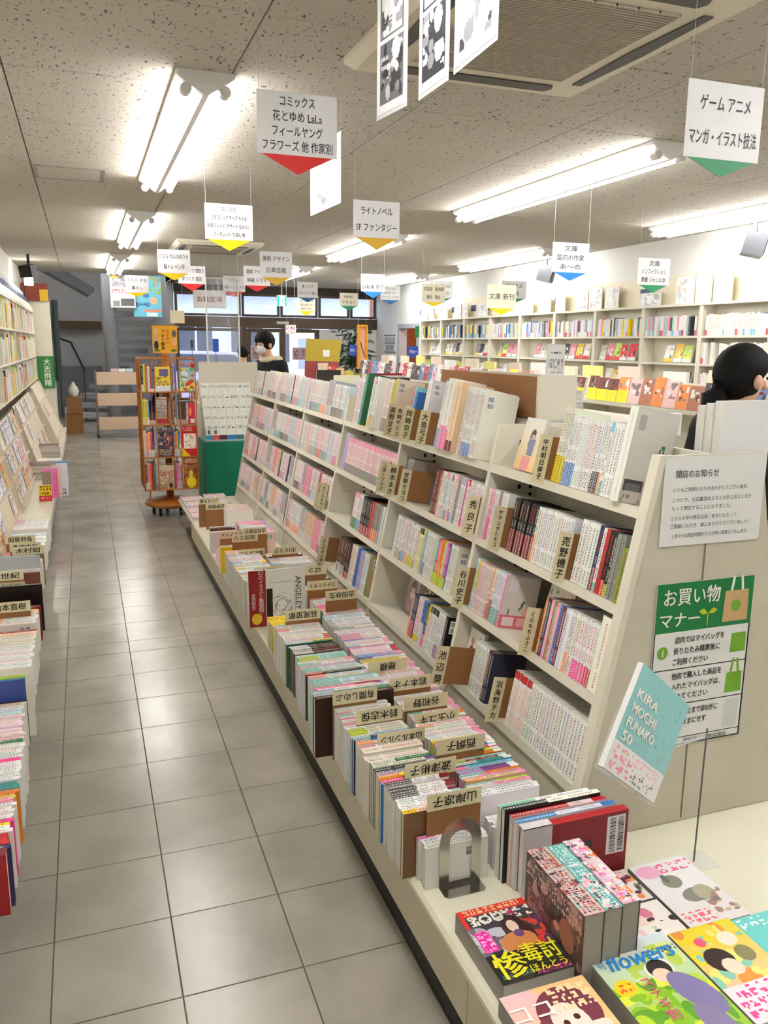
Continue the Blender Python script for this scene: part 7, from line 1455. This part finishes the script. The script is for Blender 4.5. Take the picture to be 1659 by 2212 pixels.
# ------------------------------------------------------------------ people
SKIN = mat('skin', (.86, .68, .58), .55, noise=.03); HAIR = mat('black_hair', (.045, .04, .042), .72, noise=.3, nscale=120, bump=1.0, spec=.25); JACK = mat('black_jacket', (.05, .05, .06), .85, noise=.15); FLEECE = mat('cream_hood', (.86, .80, .68), .9, noise=.06, bump=.5, nscale=60); TROU = mat('dark_trousers', (.13, .13, .16), .85)
def person(name_label, base, yaw, H, bow=.0, turn=0, jacket=JACK, hair=0, mask=False, coat=None):
    """a standing figure: skinned body, clothing and hair over it"""
    k = H/1.65; t = empty('person', base); tag(t, name_label, 'person'); t.rotation_euler = (0, 0, yaw); t['_o'] = [0, 0, 0]
    F = Matrix.Scale(k, 4)
    def skin(nodes, edges, name, m, root=0, sub=2):
        me = bpy.data.meshes.new(name); me.from_pydata([F @ Vector(n[0]) for n in nodes], edges, []); o = bpy.data.objects.new(name, me); COL.objects.link(o); o.parent = t
        s_ = o.modifiers.new('skin', 'SKIN'); me.skin_vertices.new() if not me.skin_vertices else None
        for i, n in enumerate(nodes):
            r = n[1] if isinstance(n[1], tuple) else (n[1], n[1]); me.skin_vertices[0].data[i].radius = (r[0]*k, r[1]*k)
        me.skin_vertices[0].data[root].use_root = True
        v = o.modifiers.new('smooth', 'SUBSURF'); v.levels = sub; v.render_levels = sub; me.materials.append(m); o['_o'] = [0, 0, 0]; s_.use_smooth_shade = True
        return o
    b = bow
    N = [((0, 0, .92), (.15, .10)), ((0, b*.1, 1.10), (.13, .09)), ((0, b*.3, 1.28), (.155, .10)), ((0, b*.5, 1.385), (.075, .07)), ((0, b*.75, 1.44), .048), ((0, b+.012, 1.50), (.062, .075)), ((0, b+.018, 1.565), (.075, .092)), ((0, b+.008, 1.62), (.045, .055))]
    E = [(i, i+1) for i in range(7)]
    def add(parent, pts):
        p_ = parent
        for co, r in pts: N.append((co, r)); E.append((p_, len(N)-1)); p_ = len(N)-1
        return p_
    for s in (-1, 1):
        add(0, [((s*.095, 0, .84), .085), ((s*.10, .015, .47), .055), ((s*.10, -.02, .09), .036), ((s*.10, .09, .035), .032), ((s*.10, .16, .03), .022)])
        w_ = add(2, [((s*.165, b*.4, 1.345), .055), ((s*.21, b*.3-.02, 1.10), .042), ((s*.13, b*.4+.20, .98), .034), ((s*.115, b*.4+.25, .985), .026), ((s*.105, b*.4+.31, .99), .030)])
        for j in range(4): add(w_, [((s*(.130-.017*j), b*.4+.36, .995-.003*j), .0095), ((s*(.127-.016*j), b*.4+.385+.004*(j in (1, 2)), .98), .0085), ((s*(.124-.015*j), b*.4+.388, .955), .0075)])
        add(w_, [((s*.075, b*.4+.315, .995), .011), ((s*.062, b*.4+.345, .985), .009)])
    skin(N, E, 'body', SKIN)
    # clothing
    J_ = [((0, 0, .86), (.175, .125)), ((0, b*.1, 1.08), (.165, .12)), ((0, b*.3, 1.27), (.185, .125)), ((0, b*.5, 1.385), (.11, .09))]; JE = [(0, 1), (1, 2), (2, 3)]
    for s in (-1, 1):
        i0 = len(J_); J_ += [((s*.175, b*.4, 1.345), .072), ((s*.22, b*.3-.02, 1.10), .058), ((s*.135, b*.4+.19, .985), .046)]; JE += [(2, i0), (i0, i0+1), (i0+1, i0+2)]
    skin(J_, JE, 'jacket', jacket)
    Tn = [((0, 0, .90), (.16, .115))]; TE = []
    for s in (-1, 1):
        i0 = len(Tn); Tn += [((s*.098, 0, .80), .098), ((s*.10, .015, .47), .072), ((s*.10, -.015, .10), .056)]; TE += [(0, i0), (i0, i0+1), (i0+1, i0+2)]
    skin(Tn, TE, 'trousers', TROU)
    for s in (-1, 1):
        q = MB(); q.T = F; q.lathe([(.03, .0), (.048, .008), (.05, .03), (.042, .06), (.02, .075)], (s*.10, .06, 0), 14, sy=2.3); q.build('shoe', BLACK, t, smooth=True)
    # head: hair, ears, eyes, mouth
    c = Vector((0, b+.012, 1.555)); R = Matrix.Translation(c) @ Matrix.Rotation(turn, 4, 'Z') @ Matrix.Rotation(-b*1.6, 4, 'X'); HM = F @ R
    def blob(name, cen, rad, m, cut=None, n=22):
        q = MB(); q.T = HM; rings = []
        for i in range(n//2+1):
            ph = math.pi*i/(n//2)-math.pi/2
            rings.append([(cen[0]+rad[0]*math.cos(ph)*math.cos(2*math.pi*j/n), cen[1]+rad[1]*math.cos(ph)*math.sin(2*math.pi*j/n), cen[2]+rad[2]*math.sin(ph)) for j in range(n)])
        ids = [[q.pt(cut(p_) if cut else p_) for p_ in rg] for rg in rings]
        for i in range(len(ids)-1):
            for j in range(n): q.fidx([ids[i][j], ids[i][(j+1) % n], ids[i+1][(j+1) % n], ids[i+1][j]])
        return q.build(name, m, t, smooth=True)
    def hc(p_):
        x_, y_, z_ = p_
        if y_ > .045 and z_ < .045: y_ = .045+(y_-.045)*.12      # fringe line over the face
        if z_ < -.03 and hair == 0: x_ *= .93
        if hair == 1 and y_ > -.035 and z_ < .02: x_ *= .78; y_ = y_*.8
        return (x_*(1+.03*math.sin(9*z_*20+x_*60)), y_*(1+.02*math.sin(x_*90)), z_)
    if hair == 0: blob('hair', (0, -.008, .030), (.098, .112, .108), HAIR, hc)
    else:
        blob('hair', (0, -.014, .018), (.105, .118, .122), HAIR, hc)
        q = MB(); q.T = HM; q.tube([(0, -.08, -.03), (0, -.125, -.09), (.0, -.13, -.17), (.01, -.115, -.235)], [.06, .055, .042, .014], 12); q.build('pony_tail', HAIR, t, smooth=True)
    for s in (-1, 1):
        q = MB(); q.T = HM; q.lathe([(.008, -.008), (.018, -.004), (.02, 0), (.013, .004), (.005, .002)], (s*.083, .0, -.012), 12, sy=1.0); 
        blob('ear', (s*.088, -.002, -.015), (.012, .020, .030), SKIN, n=12)
        blob('eye', (s*.032, .089, .004), (.012, .006, .007), BLACK, n=10)
    blob('nose', (0, .100, -.025), (.012, .016, .020), SKIN, n=10)
    blob('mouth', (0, .092, -.058), (.022, .006, .006), mat('lips', (.70, .40, .38), .5), n=10)
    if mask: blob('face_mask', (0, .056, -.045), (.064, .054, .046), mat('mask_white', (.88, .88, .90), .7), n=20)
    return t, HM, blob, F
p1, HM, blob, F = person('masked shopper in black jacket with cream hood looking down at books', (1.74, 6.80, 0), math.radians(115), 1.66, bow=.11, mask=True)
q = MB(); q.T = F
for i in range(20):
    pass
q.lathe([(.105, 1.37), (.125, 1.385), (.125, 1.415), (.10, 1.435), (.075, 1.425)], (0, .045, 0), 20, sy=.95); q.build('hood_collar', FLEECE, p1, smooth=True)
person('person in black hat and coat seen from behind at the till', (2.16, 10.9, 0), math.radians(8), 1.50, hair=0)
p3, HM, blob, F = person('long haired shopper in dark clothes beyond the slanted bookshelf at the frame edge', (2.19, .74, 0), math.radians(-95), 1.55, bow=.04, hair=1)
